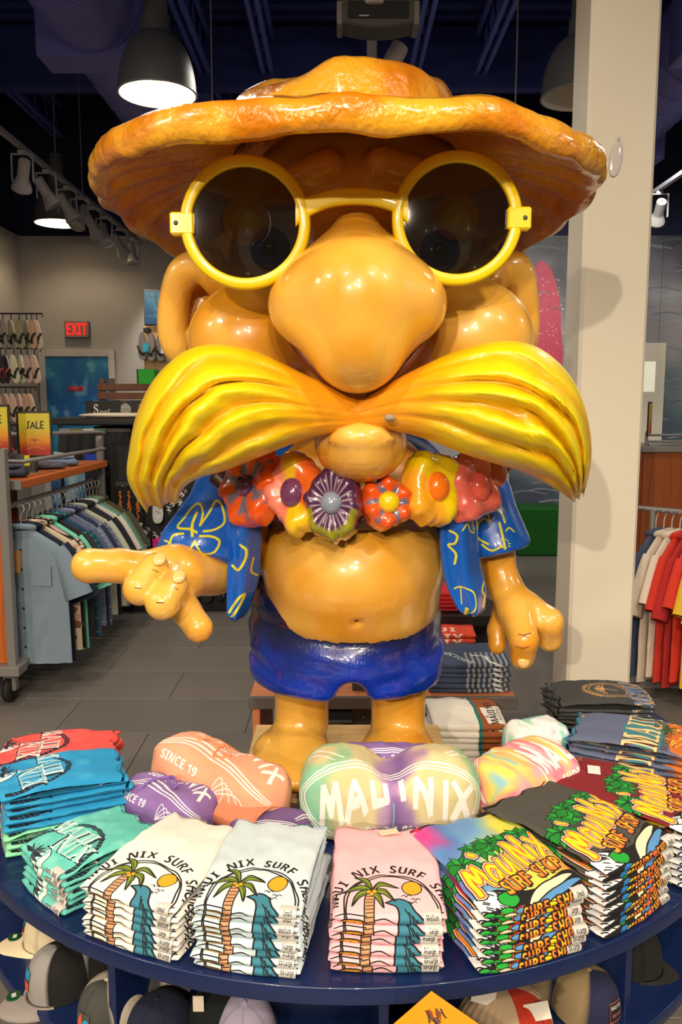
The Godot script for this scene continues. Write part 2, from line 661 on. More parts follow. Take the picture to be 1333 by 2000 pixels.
const BACK := -9.0
const SIDE_L := -3.42
const SIDE_R := 5.0
const REAR := 6.0
const DECK := 4.75
const WALL_H := 3.32
func build_room() -> void:
	var grey := mat(C8(164, 162, 160), 0.9)
	var navy := mat(C8(48, 62, 136), 0.75)
	var black := mat(C8(30, 34, 66), 0.9)
	var w := SIDE_R - SIDE_L
	var l := REAR - BACK
	var cx := (SIDE_L + SIDE_R) / 2.0
	var cz := (REAR + BACK) / 2.0
	struct("wall_back", boxm(Vector3(cx, WALL_H / 2, BACK - 0.1), Vector3(w + 0.4, WALL_H, 0.2), 0.0), grey)
	struct("wall_left", boxm(Vector3(SIDE_L - 0.1, WALL_H / 2, cz), Vector3(0.2, WALL_H, l), 0.0), grey)
	struct("wall_right", boxm(Vector3(SIDE_R + 0.1, WALL_H / 2, cz), Vector3(0.2, WALL_H, l), 0.0), grey)
	struct("wall_rear", boxm(Vector3(cx, DECK / 2, REAR + 0.1), Vector3(w + 0.4, DECK, 0.2), 0.0), grey)
	var up := M.new()      # the dark upper walls above the painted ones
	for b in [[Vector3(cx, 0, BACK - 0.13), Vector3(w + 0.4, 0, 0.14)], [Vector3(SIDE_L - 0.13, 0, cz), Vector3(0.14, 0, l)], [Vector3(SIDE_R + 0.13, 0, cz), Vector3(0.14, 0, l)]]:
		up.box(b[0] + Vector3(0, (WALL_H + DECK) / 2, 0), b[1] + Vector3(0, DECK - WALL_H, 0))
	struct("wall_upper", up.mesh(), black)
	# floor: a slab with tiles laid on it where they can be told apart
	omni("added_bounce_fill", Vector3(0.3, 3.0, 2.6), C8(255, 236, 208), 2.2, 0.08)  # unseen fill light added to lift the dark ceiling
	omni("added_aisle_fill", Vector3(3.9, 3.1, -3.0), C8(255, 236, 208), 0.9, 0.1)  # added fill on the column side, without a lamp
	omni("added_aisle_fill", Vector3(-3.0, 3.1, -1.5), C8(255, 236, 208), 0.9, 0.2)  # added fill on the rack side, without a lamp
	var floor_o := struct("floor", boxm(Vector3(cx, -0.107, cz), Vector3(w + 0.4, 0.2, l + 0.4), 0.0), mat(C8(70, 66, 62), 0.8))
	var tiles := []
	for k in 5:
		var c := [C8(112, 107, 102), C8(107, 103, 99), C8(115, 110, 104), C8(109, 106, 102), C8(113, 107, 101)][k] as Color
		tiles.append(bumpy(mat(c, 0.44 + 0.012 * k), 0.02, 0.05, 0.7))
	var tm := boxm(Vector3.ZERO, Vector3(0.911, 0.008, 0.454), 0.0015)
	for a in range(-5, 7):
		for b in range(0, 21):
			var x := a * 0.914 + (0.457 if b % 2 else 0.0)
			var z := -0.3 - b * 0.457
			if absf(x) > -z * 0.5 + 0.9 or x < SIDE_L + 0.46 or z < BACK + 0.25:
				continue
			obj("tile", tm, tiles[rng.randi() % 5], floor_o, Vector3(x, -0.004, z))
	# ceiling: ribbed steel deck, joists, beams
	var deck := M.new()
	deck.box(Vector3(cx, DECK + 0.1, cz), Vector3(w + 0.4, 0.2, l + 0.4))
	var ceil_o := struct("ceiling", deck.mesh(), navy)
	var rib := boxm(Vector3.ZERO, Vector3(w, 0.045, 0.09), 0.01)
	for k in 44:
		obj("deck_rib", rib, navy, ceil_o, Vector3(cx, DECK - 0.02, BACK + 0.15 + k * 0.2))
	for x in [-2.95, -1.15, -0.62, 0.62, 1.18, 2.9, 4.3]:
		var j := M.new()
		for s in [-1, 1]:
			j.box(Vector3(x + s * 0.035, DECK - 0.12, -4.2), Vector3(0.035, 0.05, 9.6), 0.004)
			j.box(Vector3(x + s * 0.035, DECK - 0.42, -4.2), Vector3(0.035, 0.05, 9.6), 0.004)
		for k in 32:
			var z := -9.0 + k * 0.3
			j.tube([Vector3(x, DECK - 0.42, z), Vector3(x, DECK - 0.12, z + 0.15), Vector3(x, DECK - 0.42, z + 0.3)], 0.011, 5)
		struct("ceiling_joist", j.mesh(), mat(C8(84, 98, 190), 0.6))
	for z in [-5.1, -7.4]:
		struct("ceiling_beam", boxm(Vector3(cx, DECK - 0.3, z), Vector3(w, 0.5, 0.12), 0.01), navy)
	# the white column beside the sculpture
	var col := M.new()
	col.box(Vector3(1.012, DECK / 2, -3.21), Vector3(0.25, DECK, 0.22), 0.012)
	var white := bumpy(mat(C8(222, 215, 198), 0.42), 0.05, 0.012, 2.0)
	struct("column", col.mesh(), white)

# ---------- the table ----------
const TC := Vector3(0.02, 0.5, -2.45)
const TR := 1.09
func ring(m: M, r0: float, r1: float, y0: float, y1: float, a0: float, a1: float, n: int, bev := 0.004, open := 0.0) -> void:   # a slab bent round the table's centre
	var prof := [Vector2(r0, y0), Vector2(r0, y1), Vector2(r0, y1), Vector2(r1 - bev, y1), Vector2(r1, y1 - bev), Vector2(r1, y0 + bev), Vector2(r1 - bev, y0), Vector2(r1 - bev, y0), Vector2(r0, y0)]
	m.sheet(func(u, w):
		var q: Vector2 = prof[int(round(w * 8))]
		var a := lerpf(a0, a1, u)
		if absf(q.x - r0) < 0.0005:
			q.x += open * smoothstep(0.6, 1.4, absf(a))
		return Vector3(TC.x + sin(a) * q.x, q.y, TC.z + cos(a) * q.x), n, 8, false, false, false)
	for a in [a0, a1]:
		var d := Vector3(sin(a), 0, cos(a))
		var c := Vector3(TC.x, 0, TC.z)
		m.flat([c + d * (r0 + open) + Vector3.UP * y0, c + d * r1 + Vector3.UP * y0, c + d * r1 + Vector3.UP * y1, c + d * (r0 + open) + Vector3.UP * y1])
func build_table() -> void:
	var blue := bumpy(mat(C8(18, 36, 82), 0.35, 0.0, 0.3), 0.06, 0.008, 2.0)
	var t := thing("display_table", "dark blue curved display table carrying folded shirts around the giant sculpture", "table", Vector3(TC.x, 0, TC.z))
	var a0 := -1.45
	var a1 := 1.8
	var m := M.new()
	ring(m, 0.42, TR, 0.462, 0.5, a0, a1, 72, 0.004, 0.30)
	wpart("tabletop", m.mesh(), blue, t)
	m = M.new()
	ring(m, 0.2, 1.07, 0.205, 0.237, a0, a1, 64)
	wpart("lower_shelf", m.mesh(), blue, t)
	m = M.new()
	ring(m, 0.72, 0.75, 0.237, 0.462, a0, a1, 48)
	wpart("back_panel", m.mesh(), blue, t)
	m = M.new()
	ring(m, 0.9, 0.93, 0.0, 0.205, a0, a1, 48)
	wpart("plinth", m.mesh(), blue, t)
	for a in [-1.12, -0.5, 0.06, 0.62, 1.2]:
		var d := Vector3(sin(a), 0, cos(a))
		wpart("divider", boxm(Vector3(TC.x, 0.3495, TC.z) + d * 0.89, Vector3(0.02, 0.225, 0.28), 0.002, Basis(Vector3.UP, a)), blue, t)
	# the pine box that the sculpture stands on
	var b := thing("pedestal", "pine plywood box under the sculpture's feet, showing between them", "pedestal", Vector3(0.02, 0, -2.42))
	var pine := tmat(wood_pic(C8(214, 176, 112), C8(186, 142, 80)), 0.6)
	wpart("box", boxm(Vector3(0.02, 0.235, -2.42), Vector3(0.62, 0.47, 0.5), 0.005), pine, b)
func wood_pic(a: Color, b: Color) -> ImageTexture:
	var pic := Pic.new(128, 128, a)
	for k in 46:
		var x := rng.randf()
		var pts := []
		for j in 9:
			pts.append(Vector2(x + 0.02 * sin(j * 0.9 + k), j / 8.0))
		pic.line(pts, 0.004 + rng.randf() * 0.01, a.lerp(b, rng.randf()))
	return pic.done()

# ---------- the sculpture ----------
func mm(px: float, d: float) -> float:     # metres that so many pixels span at that distance, about eye level
	return px * d / FOC / 1.01
func skin(p: Vector3) -> Color:
	var k := nz.get_noise_3d(p.x * 3.0, p.y * 3.0, p.z * 3.0) * 0.5 + 0.5
	return L8(218, 148, 32).lerp(L8(232, 180, 78), smoothstep(0.25, 0.75, k))
func skin_part(called: String, prims: Array, lo: Vector3, hi: Vector3, cell: float, root: Node3D, marks := []) -> MeshInstance3D:
	# marks: airbrushed paint, [centre, radius, colour, strength]
	var m := nets(func(p): return field(prims, p), lo, hi, cell, func(p):
		var c := skin(p)
		for k in marks:
			var f := clampf(1.0 - (p - k[0]).length() / k[1], 0.0, 1.0)
			c = c.lerp(k[2], f * k[3])
		return c)
	return wpart(called, m.mesh(), vmat(0.34, 0.75, "skin"), root)
func build_statue() -> void:
	var base := Vector3(0.03, 0.49, -2.42)
	var s := thing("sculpture", "giant glossy cartoon beach man sculpture with bushy yellow moustache, round sunglasses and orange hat", "sculpture", base)
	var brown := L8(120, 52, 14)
	# head
	var h := [ell(P(690, 480, 2.46), Vector3(0.42, 0.46, 0.36), 0.02),
		ell(P(487, 668, 2.26), Vector3(0.165, 0.155, 0.16), 0.05), ell(P(922, 662, 2.26), Vector3(0.165, 0.155, 0.16), 0.05),
		ell(P(705, 866, 2.09), Vector3(0.118, 0.1, 0.14), 0.05),
		ell(P(705, 858, 1.965), Vector3(0.08, 0.02, 0.03), 0.02), ell(P(705, 842, 1.97), Vector3(0.065, 0.016, 0.03), 0.015),
		cap(P(585, 345, 2.14), P(640, 322, 2.1), 0.035, 0.04, 0.03), cap(P(745, 318, 2.1), P(815, 335, 2.14), 0.04, 0.035, 0.03),
		cap(P(364, 690, 2.34), P(374, 655, 2.28), 0.012, 0.014, 0.02), cap(P(374, 655, 2.28), P(400, 634, 2.2), 0.014, 0.008, 0.02),
		cap(P(1040, 690, 2.34), P(1030, 655, 2.28), 0.012, 0.014, 0.02), cap(P(1030, 655, 2.28), P(1003, 630, 2.2), 0.014, 0.008, 0.02)]
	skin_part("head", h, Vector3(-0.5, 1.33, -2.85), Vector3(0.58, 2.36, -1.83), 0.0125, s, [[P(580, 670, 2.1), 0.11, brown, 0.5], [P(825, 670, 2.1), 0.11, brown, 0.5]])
	# eyes behind the dark lenses
	for e in [[540, 470, 528, 486], [848, 462, 860, 490]]:
		var c := P(e[0], e[1], 2.13)
		var eye := M.new()
		eye.ball(c, Vector3(0.1, 0.11, 0.075), 20, 12)
		var eo := wpart("eye", eye.mesh(), mat(C8(235, 232, 226), 0.2, 0.0, 0.6), s)
		var ir := M.new()
		var q := P(e[2], e[3], 2.062)
		ir.ball(q, Vector3(0.05, 0.052, 0.02), 20, 8)
		obj("iris", ir.mesh(), mat(C8(40, 92, 190), 0.2, 0.0, 0.6), eo)
		var pu := M.new()
		pu.ball(q + Vector3(0, 0, 0.012), Vector3(0.024, 0.026, 0.012), 16, 8)
		obj("pupil", pu.mesh(), mat(C8(8, 8, 10), 0.15), eo)
	# ears
	for side in [[[425, 556], [398, 520], [358, 532], [340, 590], [338, 650], [352, 690]], [[962, 556], [985, 522], [1012, 530], [1022, 585], [1024, 645], [1014, 690]]]:
		var pr := []
		var curve: Array = spline(side.map(func(q): return Vector2(q[0], q[1])), 12)
		for k in 12:
			pr.append(cap(P(curve[k].x, curve[k].y, 2.36 + 0.006 * k), P(curve[k + 1].x, curve[k + 1].y, 2.36 + 0.006 * (k + 1)), 0.035, 0.035, 0.03))
		var mid := P((side[2][0] + side[0][0]) / 2.0, 610, 2.5)
		pr.append(ell(mid, Vector3(0.09, 0.13, 0.05), 0.02))
		skin_part("ear", pr, mid - Vector3(0.2, 0.24, 0.15), mid + Vector3(0.2, 0.24, 0.3), 0.011, s)
	# nose
	var nose := [cap(P(697, 436, 2.05), P(697, 560, 1.98), 0.05, 0.12, 0.06), ell(P(697, 590, 1.98), Vector3(0.16, 0.16, 0.2), 0.06),
		ell(P(612, 596, 2.0), Vector3(0.108, 0.1, 0.12), 0.05), ell(P(785, 594, 2.0), Vector3(0.108, 0.1, 0.12), 0.05), ell(P(699, 684, 1.94), Vector3(0.098, 0.1, 0.13), 0.07)]
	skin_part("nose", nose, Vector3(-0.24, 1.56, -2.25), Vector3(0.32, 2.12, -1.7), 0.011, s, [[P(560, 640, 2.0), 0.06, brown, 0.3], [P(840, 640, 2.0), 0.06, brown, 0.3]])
	# belly and chest
	var torso := [ell(P(690, 1098, 2.42), Vector3(0.275, 0.23, 0.335), 0.05), ell(P(690, 1180, 2.43), Vector3(0.25, 0.13, 0.265), 0.06), ell(P(690, 950, 2.48), Vector3(0.27, 0.2, 0.2), 0.08)]
	torso.append(ell(P(697, 1212, 2.14), Vector3(0.011, 0.008, 0.02), -0.012))
	skin_part("torso", torso, Vector3(-0.32, 0.9, -2.8), Vector3(0.36, 1.55, -2.03), 0.0125, s)
	# legs, each with its big foot
	for e in [[590, 568, 1498, 1], [778, 782, 1488, -1]]:
		var x: float = P(e[0], 1400, 2.44).x
		var x2: float = P(e[1], 1480, 2.3).x
		var leg := [cap(Vector3(x, 0.95, -2.44), Vector3(x, 0.58, -2.44), 0.086, 0.084, 0.03), ell(Vector3(x2, 0.525, -2.34), Vector3(0.115, 0.055, 0.15), 0.03), ell(Vector3(x2 - 0.03 * e[3], 0.522, -2.2), Vector3(0.105, 0.045, 0.1), 0.03)]
		for k in 4:
			leg.append(ell(Vector3(x2 + (k - 1.5) * 0.048 - 0.035 * e[3], 0.518, -2.12 - 0.012 * absf(k - 1.5)), Vector3(0.028, 0.026, 0.04), 0.012))
		skin_part("leg", leg, Vector3(x - 0.19, 0.46, -2.62), Vector3(x + 0.19, 0.96, -2.04), 0.011, s)
	# the pointing arm, hand in a shaka: thumb and little finger out, two fingers curled
	var la := [cap(P(470, 1040, 2.42), P(415, 1098, 2.3), 0.11, 0.088, 0.03), cap(P(415, 1098, 2.3), P(352, 1118, 2.16), 0.088, 0.075, 0.03),
		ell(P(330, 1122, 2.14), Vector3(0.085, 0.075, 0.06), 0.03),
		cap(P(300, 1112, 2.14), P(235, 1105, 2.1), 0.05, 0.042, 0.02), cap(P(235, 1105, 2.1), P(174, 1105, 2.07), 0.042, 0.046, 0.02),
		cap(P(335, 1148, 2.13), P(362, 1190, 2.08), 0.045, 0.036, 0.02), cap(P(362, 1190, 2.08), P(388, 1226, 2.05), 0.036, 0.038, 0.02),
		cap(P(302, 1108, 2.02), P(273, 1150, 1.99), 0.037, 0.0415, 0.004), cap(P(273, 1150, 1.99), P(282, 1140, 2.1), 0.0415, 0.038, 0.004),
		cap(P(340, 1142, 2.0), P(317, 1178, 1.97), 0.037, 0.0415, 0.004), cap(P(317, 1178, 1.97), P(328, 1160, 2.08), 0.0415, 0.038, 0.004)]
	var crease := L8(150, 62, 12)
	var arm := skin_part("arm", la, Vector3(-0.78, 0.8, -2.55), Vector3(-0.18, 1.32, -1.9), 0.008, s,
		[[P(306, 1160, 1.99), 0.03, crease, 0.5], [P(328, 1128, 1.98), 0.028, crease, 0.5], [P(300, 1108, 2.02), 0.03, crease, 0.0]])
	for q in [[312, 1092, 1.994], [350, 1126, 1.974]]:
		var nail := M.new()
		var nz2 := Vector3(0.38, 0.58, 0.72).normalized()
		var fy := (Vector3(0.48, 0.75, 0.0) - nz2 * Vector3(0.48, 0.75, 0.0).dot(nz2)).normalized()
		var bb := Basis(fy.cross(nz2), fy, nz2)
		nail.ball(P(q[0], q[1], q[2]), Vector3(0.015, 0.019, 0.005), 14, 8, bb)
		obj("fingernail", nail.mesh(), mat(C8(236, 190, 120), 0.25, 0.0, 0.5), arm)
	for q in [[[252, 1142, 1.962], [264, 1148, 1.951], [276, 1149, 1.95]], [[296, 1172, 1.941], [308, 1177, 1.93], [320, 1177, 1.929]], [[286, 1104, 1.99], [298, 1113, 1.981], [310, 1117, 1.983]], [[325, 1138, 1.969], [337, 1147, 1.96], [349, 1151, 1.962]]]:
		var l := M.new()
		l.tube(q.map(func(o): return P(o[0], o[1], o[2])), [0.001, 0.0022, 0.001], 6)
		obj("knuckle_line", l.mesh(), mat(C8(150, 66, 14), 0.4), arm)
	# the hanging arm
	var ra := [cap(P(955, 1010, 2.45), P(972, 1085, 2.42), 0.075, 0.046, 0.03), cap(P(972, 1085, 2.42), P(985, 1140, 2.4), 0.046, 0.045, 0.03), cap(P(985, 1140, 2.4), P(1010, 1190, 2.36), 0.045, 0.062, 0.03),
		cap(P(985, 1180, 2.4), P(972, 1230, 2.4), 0.032, 0.029, 0.012), cap(P(972, 1230, 2.4), P(972, 1260, 2.38), 0.029, 0.028, 0.012),
		cap(P(1008, 1190, 2.34), P(1024, 1250, 2.26), 0.05, 0.042, 0.02), cap(P(1024, 1250, 2.26), P(1021, 1284, 2.28), 0.042, 0.035, 0.006),
		cap(P(1030, 1185, 2.36), P(1072, 1215, 2.32), 0.045, 0.04, 0.02), cap(P(1072, 1215, 2.32), P(1074, 1248, 2.34), 0.04, 0.038, 0.02)]
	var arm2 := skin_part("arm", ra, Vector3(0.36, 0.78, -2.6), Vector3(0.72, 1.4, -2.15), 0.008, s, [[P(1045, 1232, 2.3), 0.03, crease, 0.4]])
	for q in [[[1012, 1238, 2.214], [1024, 1241, 2.206], [1038, 1236, 2.214]], [[1006, 1262, 2.222], [1022, 1266, 2.214], [1042, 1260, 2.222]]]:
		var l := M.new()
		l.tube(q.map(func(o): return P(o[0], o[1], o[2])), [0.001, 0.0024, 0.001], 6)
		obj("knuckle_line", l.mesh(), mat(C8(150, 66, 14), 0.4), arm2)
	var nl := M.new()
	nl.ball(P(1023, 1293, 2.246), Vector3(0.018, 0.018, 0.01), 14, 8)
	obj("fingernail", nl.mesh(), mat(C8(236, 190, 120), 0.25, 0.0, 0.5), arm2)
	# dark line where nose meets cheeks and moustache: mostly painted-in shade, some airbrush
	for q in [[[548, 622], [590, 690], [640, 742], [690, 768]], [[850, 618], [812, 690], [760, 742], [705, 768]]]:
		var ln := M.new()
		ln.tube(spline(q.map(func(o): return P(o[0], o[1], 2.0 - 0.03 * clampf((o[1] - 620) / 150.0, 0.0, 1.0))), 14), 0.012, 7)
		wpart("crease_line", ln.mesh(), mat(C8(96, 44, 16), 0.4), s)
	build_moustache(s)
	build_hat(s)
	build_glasses(s)
	build_clothes(s)
	build_lei(s)

func build_moustache(s: Node3D) -> void:
	var sides := [
		[[[712, 782], [600, 733], [510, 690], [430, 673], [365, 684], [305, 735], [268, 805], [252, 880], [250, 940], [287, 1003]],
		[[712, 838], [640, 848], [575, 866], [520, 888], [470, 908], [432, 922], [400, 930], [376, 940], [358, 955], [345, 985]]],
		[[[690, 782], [800, 727], [880, 690], [955, 668], [1030, 670], [1088, 704], [1130, 760], [1152, 830], [1156, 900], [1140, 972]],
		[[690, 838], [770, 842], [845, 862], [905, 886], [965, 905], [1015, 920], [1055, 938], [1085, 955], [1105, 968], [1124, 982]]]]
	for k in 2:
		var top: Array = sides[k][0].map(func(q): return Vector2(q[0], q[1]))
		var bot: Array = sides[k][1].map(func(q): return Vector2(q[0], q[1]))
		var dir := -1.0 if k == 0 else 1.0
		var ridge := func(v: float, x: float) -> float:
			var w := v + 0.04 * sin(x * 7.0 + k * 2.0) + 0.05 * nz.get_noise_2d(x * 1.6, v * 3.0 + k * 9.0)
			w += 0.05 * nz.get_noise_2d(x * 3.0 + 7.0, v * 2.0)
			var a := 0.5 + 0.5 * sin(w * TAU * 4.6 + k * 1.5)
			var b := 0.5 + 0.5 * sin(w * TAU * 6.3 + 1.3 + x * 2.0 + k)
			return (1.0 - pow(1.0 - a, 2.2)) * (0.78 + 0.22 * b) * smoothstep(0.02, 0.4, x) + 0.2 * nz.get_noise_2d(x * 5.0, v * 8.0 + k * 5.0)
		var fn := func(u: float, w: float) -> Vector3:
			var x := w
			var v := (1.0 - cos(u * TAU)) / 2.0
			var front := sin(u * TAU)
			var tail := 1.0 - 0.03 * absf(sin(v * PI * 2.0)) * smoothstep(0.7, 1.0, x)
			var a: Vector2 = pick(top, x * tail)
			var b: Vector2 = pick(bot, x * tail)
			var q := a.lerp(b, v)
			var th := (0.03 + 0.16 * sin(minf(x * 1.25, 1.0) * PI * 0.62)) * sqrt(clampf((1.0 - x) * 11.0, 0.0, 1.0))
			if front > 0.0:
				th *= 1.0 + 0.27 * (ridge.call(v, x) - 0.6)
			else:
				th *= 0.55
			var d := 2.0 - 0.06 * sin(x * PI) + 0.16 * x * x
			return P(q.x, q.y, d - front * th)
		var m := M.new()
		m.sheet(fn, 96, 44, true, false, true, func(u, w):
			var v := (1.0 - cos(u * TAU)) / 2.0
			var r: float = ridge.call(v, w)
			var n := nz.get_noise_2d(w * 4.0, v * 6.0) * 0.5 + 0.5
			var c := L8(224, 164, 6).lerp(L8(232, 208, 6), clampf(r * 1.15 + n * 0.45 - 0.2, 0.0, 1.0))
			return c.lerp(L8(232, 150, 18), 1.0 - smoothstep(0.0, 0.3, w)))
		wpart("moustache", m.mesh(), bumpy2(vmat(0.46, 0.35, "hair")), s)
	var chips := M.new()
	chips.ball(P(762, 816, 1.905), Vector3(0.014, 0.009, 0.01), 10, 6)
	wpart("paint_chip", chips.mesh(), mat(C8(150, 132, 112), 0.8), s)
func bumpy2(m: StandardMaterial3D) -> StandardMaterial3D:
	return bumpy(m, 0.03, 0.12, 4.0)

func build_hat(s: Node3D) -> void:
	var c := Vector3(0.012, 0, -2.31)
	var edge := func(a: float) -> float:      # height of the brim's edge by the angle from the front
		return pick([2.075, 2.08, 2.095, 2.10, 2.07, 2.0, 1.945, 1.92], absf(a) / PI)
	var lump := func(p: Vector3) -> float: return nz.get_noise_3d(p.x * 2.6, p.y * 2.6, p.z * 2.6)
	var tone := func(p: Vector3) -> Color:
		var k := nz.get_noise_3d(p.x * 4.0 + 5.0, p.y * 4.0, p.z * 4.0) * 0.5 + 0.5
		return L8(204, 118, 12).lerp(L8(234, 168, 40), smoothstep(0.3, 0.62, k))
	var prof := func(u: float, w: float) -> Vector3:
		var a := (u - 0.5) * TAU
		var y: float = edge.call(a)
		var scal := 0.024 * absf(sin(a * 14.0 + 0.8 * sin(a * 5.0))) * smoothstep(1.0, 1.7, absf(a))
		var r := 0.0
		var yy := 0.0
		if w < 0.45:                      # top, from the crown out
			var x := w / 0.45
			r = lerpf(0.2, 0.645, x)
			yy = lerpf(2.25, y + 0.072, pow(x, 1.5))
		elif w < 0.6:                     # rolled edge
			var b := (w - 0.45) / 0.15 * PI
			r = 0.638 + 0.024 * sin(b) + scal
			yy = y + 0.036 + 0.036 * cos(b)
		else:                              # underside, back in to the head
			var x := (w - 0.6) / 0.4
			r = lerpf(0.638, 0.3, x)
			yy = lerpf(y, 2.2, pow(x, 0.55))
		var p := c + Vector3(sin(a) * r, yy, cos(a) * r)
		var wob: float = lump.call(p)
		if w > 0.05 and w < 0.62:
			p.y += 0.024 * wob
			p += Vector3(sin(a), 0, cos(a)) * 0.014 * wob
		elif w >= 0.62:
			p.y += 0.012 * sin(a * 34.0) * smoothstep(0.9, 1.5, absf(a)) * (1.0 - (w - 0.62) / 0.38)
		return p
	var m := M.new()
	m.sheet(prof, 160, 40, true, false, false, func(u, w): return tone.call(prof.call(u, w)))
	var straw := bumpy(vmat(0.3, 0.8, "straw"), 0.045, 0.5, 3.0)
	wpart("hat_brim", m.mesh(), straw, s)
	var crown := func(u: float, w: float) -> Vector3:
		var a := u * TAU
		var b := w * PI * 0.5
		var r := 0.305 * pow(sin(b), 0.24)
		var p := c + Vector3(sin(a) * r * 0.98 - 0.005, 2.2 + (0.155 + 0.03 * exp(-pow((sin(a) * r - 0.03) / 0.13, 4.0))) * pow(cos(b), 0.24), -0.05 + cos(a) * r)
		p.y += 0.065 * smoothstep(0.28, -0.02, cos(a) * r) * smoothstep(0.0, 0.15, p.y - 2.2)
		var d := (p - c - Vector3(0, 2.1, 0)).normalized()
		return p + d * 0.06 * lump.call(p * 0.9) + Vector3(0, 0.02 * sin(a * 2.0 + 0.6) * sin(b) - 0.025 * maxf(0.0, -sin(a)) * sin(b), 0)
	m = M.new()
	m.sheet(crown, 72, 22, true, false, true, func(u, w): return tone.call(crown.call(u, w) * 1.2))
	wpart("hat_crown", m.mesh(), straw, s)

func build_glasses(s: Node3D) -> void:
	var yel := mat(C8(238, 205, 8), 0.35, 0.0, 0.5)
	var D := 1.96
	var frame: MeshInstance3D
	for q in [[480, 436], [893, 428]]:
		var fr := M.new()
		var c := P(q[0], q[1], D)
		var prof := [Vector2(0.1235, -0.014), Vector2(0.1235, 0.008), Vector2(0.127, 0.014), Vector2(0.143, 0.014), Vector2(0.150, 0.007), Vector2(0.150, -0.008), Vector2(0.146, -0.014), Vector2(0.1235, -0.014)]
		fr.lathe(c, prof, 64, Basis(Vector3.RIGHT, PI / 2))
		if frame == null:
			frame = wpart("sunglasses_frame", fr.mesh(), yel, s)
		else:
			obj("rim", fr.mesh(), yel, frame)
	var br := M.new()
	br.sheet(func(u, w):
		var mid: Vector2 = pick([Vector2(578, 416), Vector2(602, 405), Vector2(645, 389), Vector2(690, 384), Vector2(735, 387), Vector2(775, 398), Vector2(797, 412)], w)
		var th: float = pick([28.0, 20.0, 17.0, 16.5, 17.0, 20.0, 28.0], w)
		var a: float = u * TAU
		var sq := Vector2(signf(cos(a)) * pow(absf(cos(a)), 0.5), signf(sin(a)) * pow(absf(sin(a)), 0.5))
		return P(mid.x, mid.y - sq.y * th, D) + Vector3(0, 0, sq.x * 0.012), 20, 30, true)
	obj("bridge", br.mesh(), yel, frame)
	for q in [[357, 438, -1], [1013, 428, 1]]:
		var hb := M.new()
		var c := P(q[0], q[1], D)
		hb.box(c, Vector3(0.055, 0.05, 0.03), 0.004)
		obj("hinge", hb.mesh(), yel, frame)
		var sc := M.new()
		sc.ball(c + Vector3(q[2] * 0.013, 0, 0.0145), Vector3(0.006, 0.006, 0.002), 12, 6)
		obj("screw", sc.mesh(), mat(C8(50, 46, 20), 0.5), frame)
		var ar := M.new()
		ar.box(c + Vector3(-q[2] * 0.008, -0.002, -0.16), Vector3(0.02, 0.035, 0.3), 0.004, Basis(Vector3.UP, q[2] * 0.06))
		obj("temple", ar.mesh(), yel, frame)
	var dark := StandardMaterial3D.new()
	dark.albedo_color = Color(0.045, 0.032, 0.022, 0.9)
	dark.transparency = BaseMaterial3D.TRANSPARENCY_ALPHA
	dark.roughness = 0.04
	for q in [[480, 436], [893, 428]]:
		var ln := M.new()
		ln.lathe(P(q[0], q[1], D) , [Vector2(0.0, 0.0012), Vector2(0.06, 0.001), Vector2(0.1245, 0.0)], 48, Basis(Vector3.RIGHT, PI / 2))
		wpart("sunglasses_lens", ln.mesh(), dark, s)

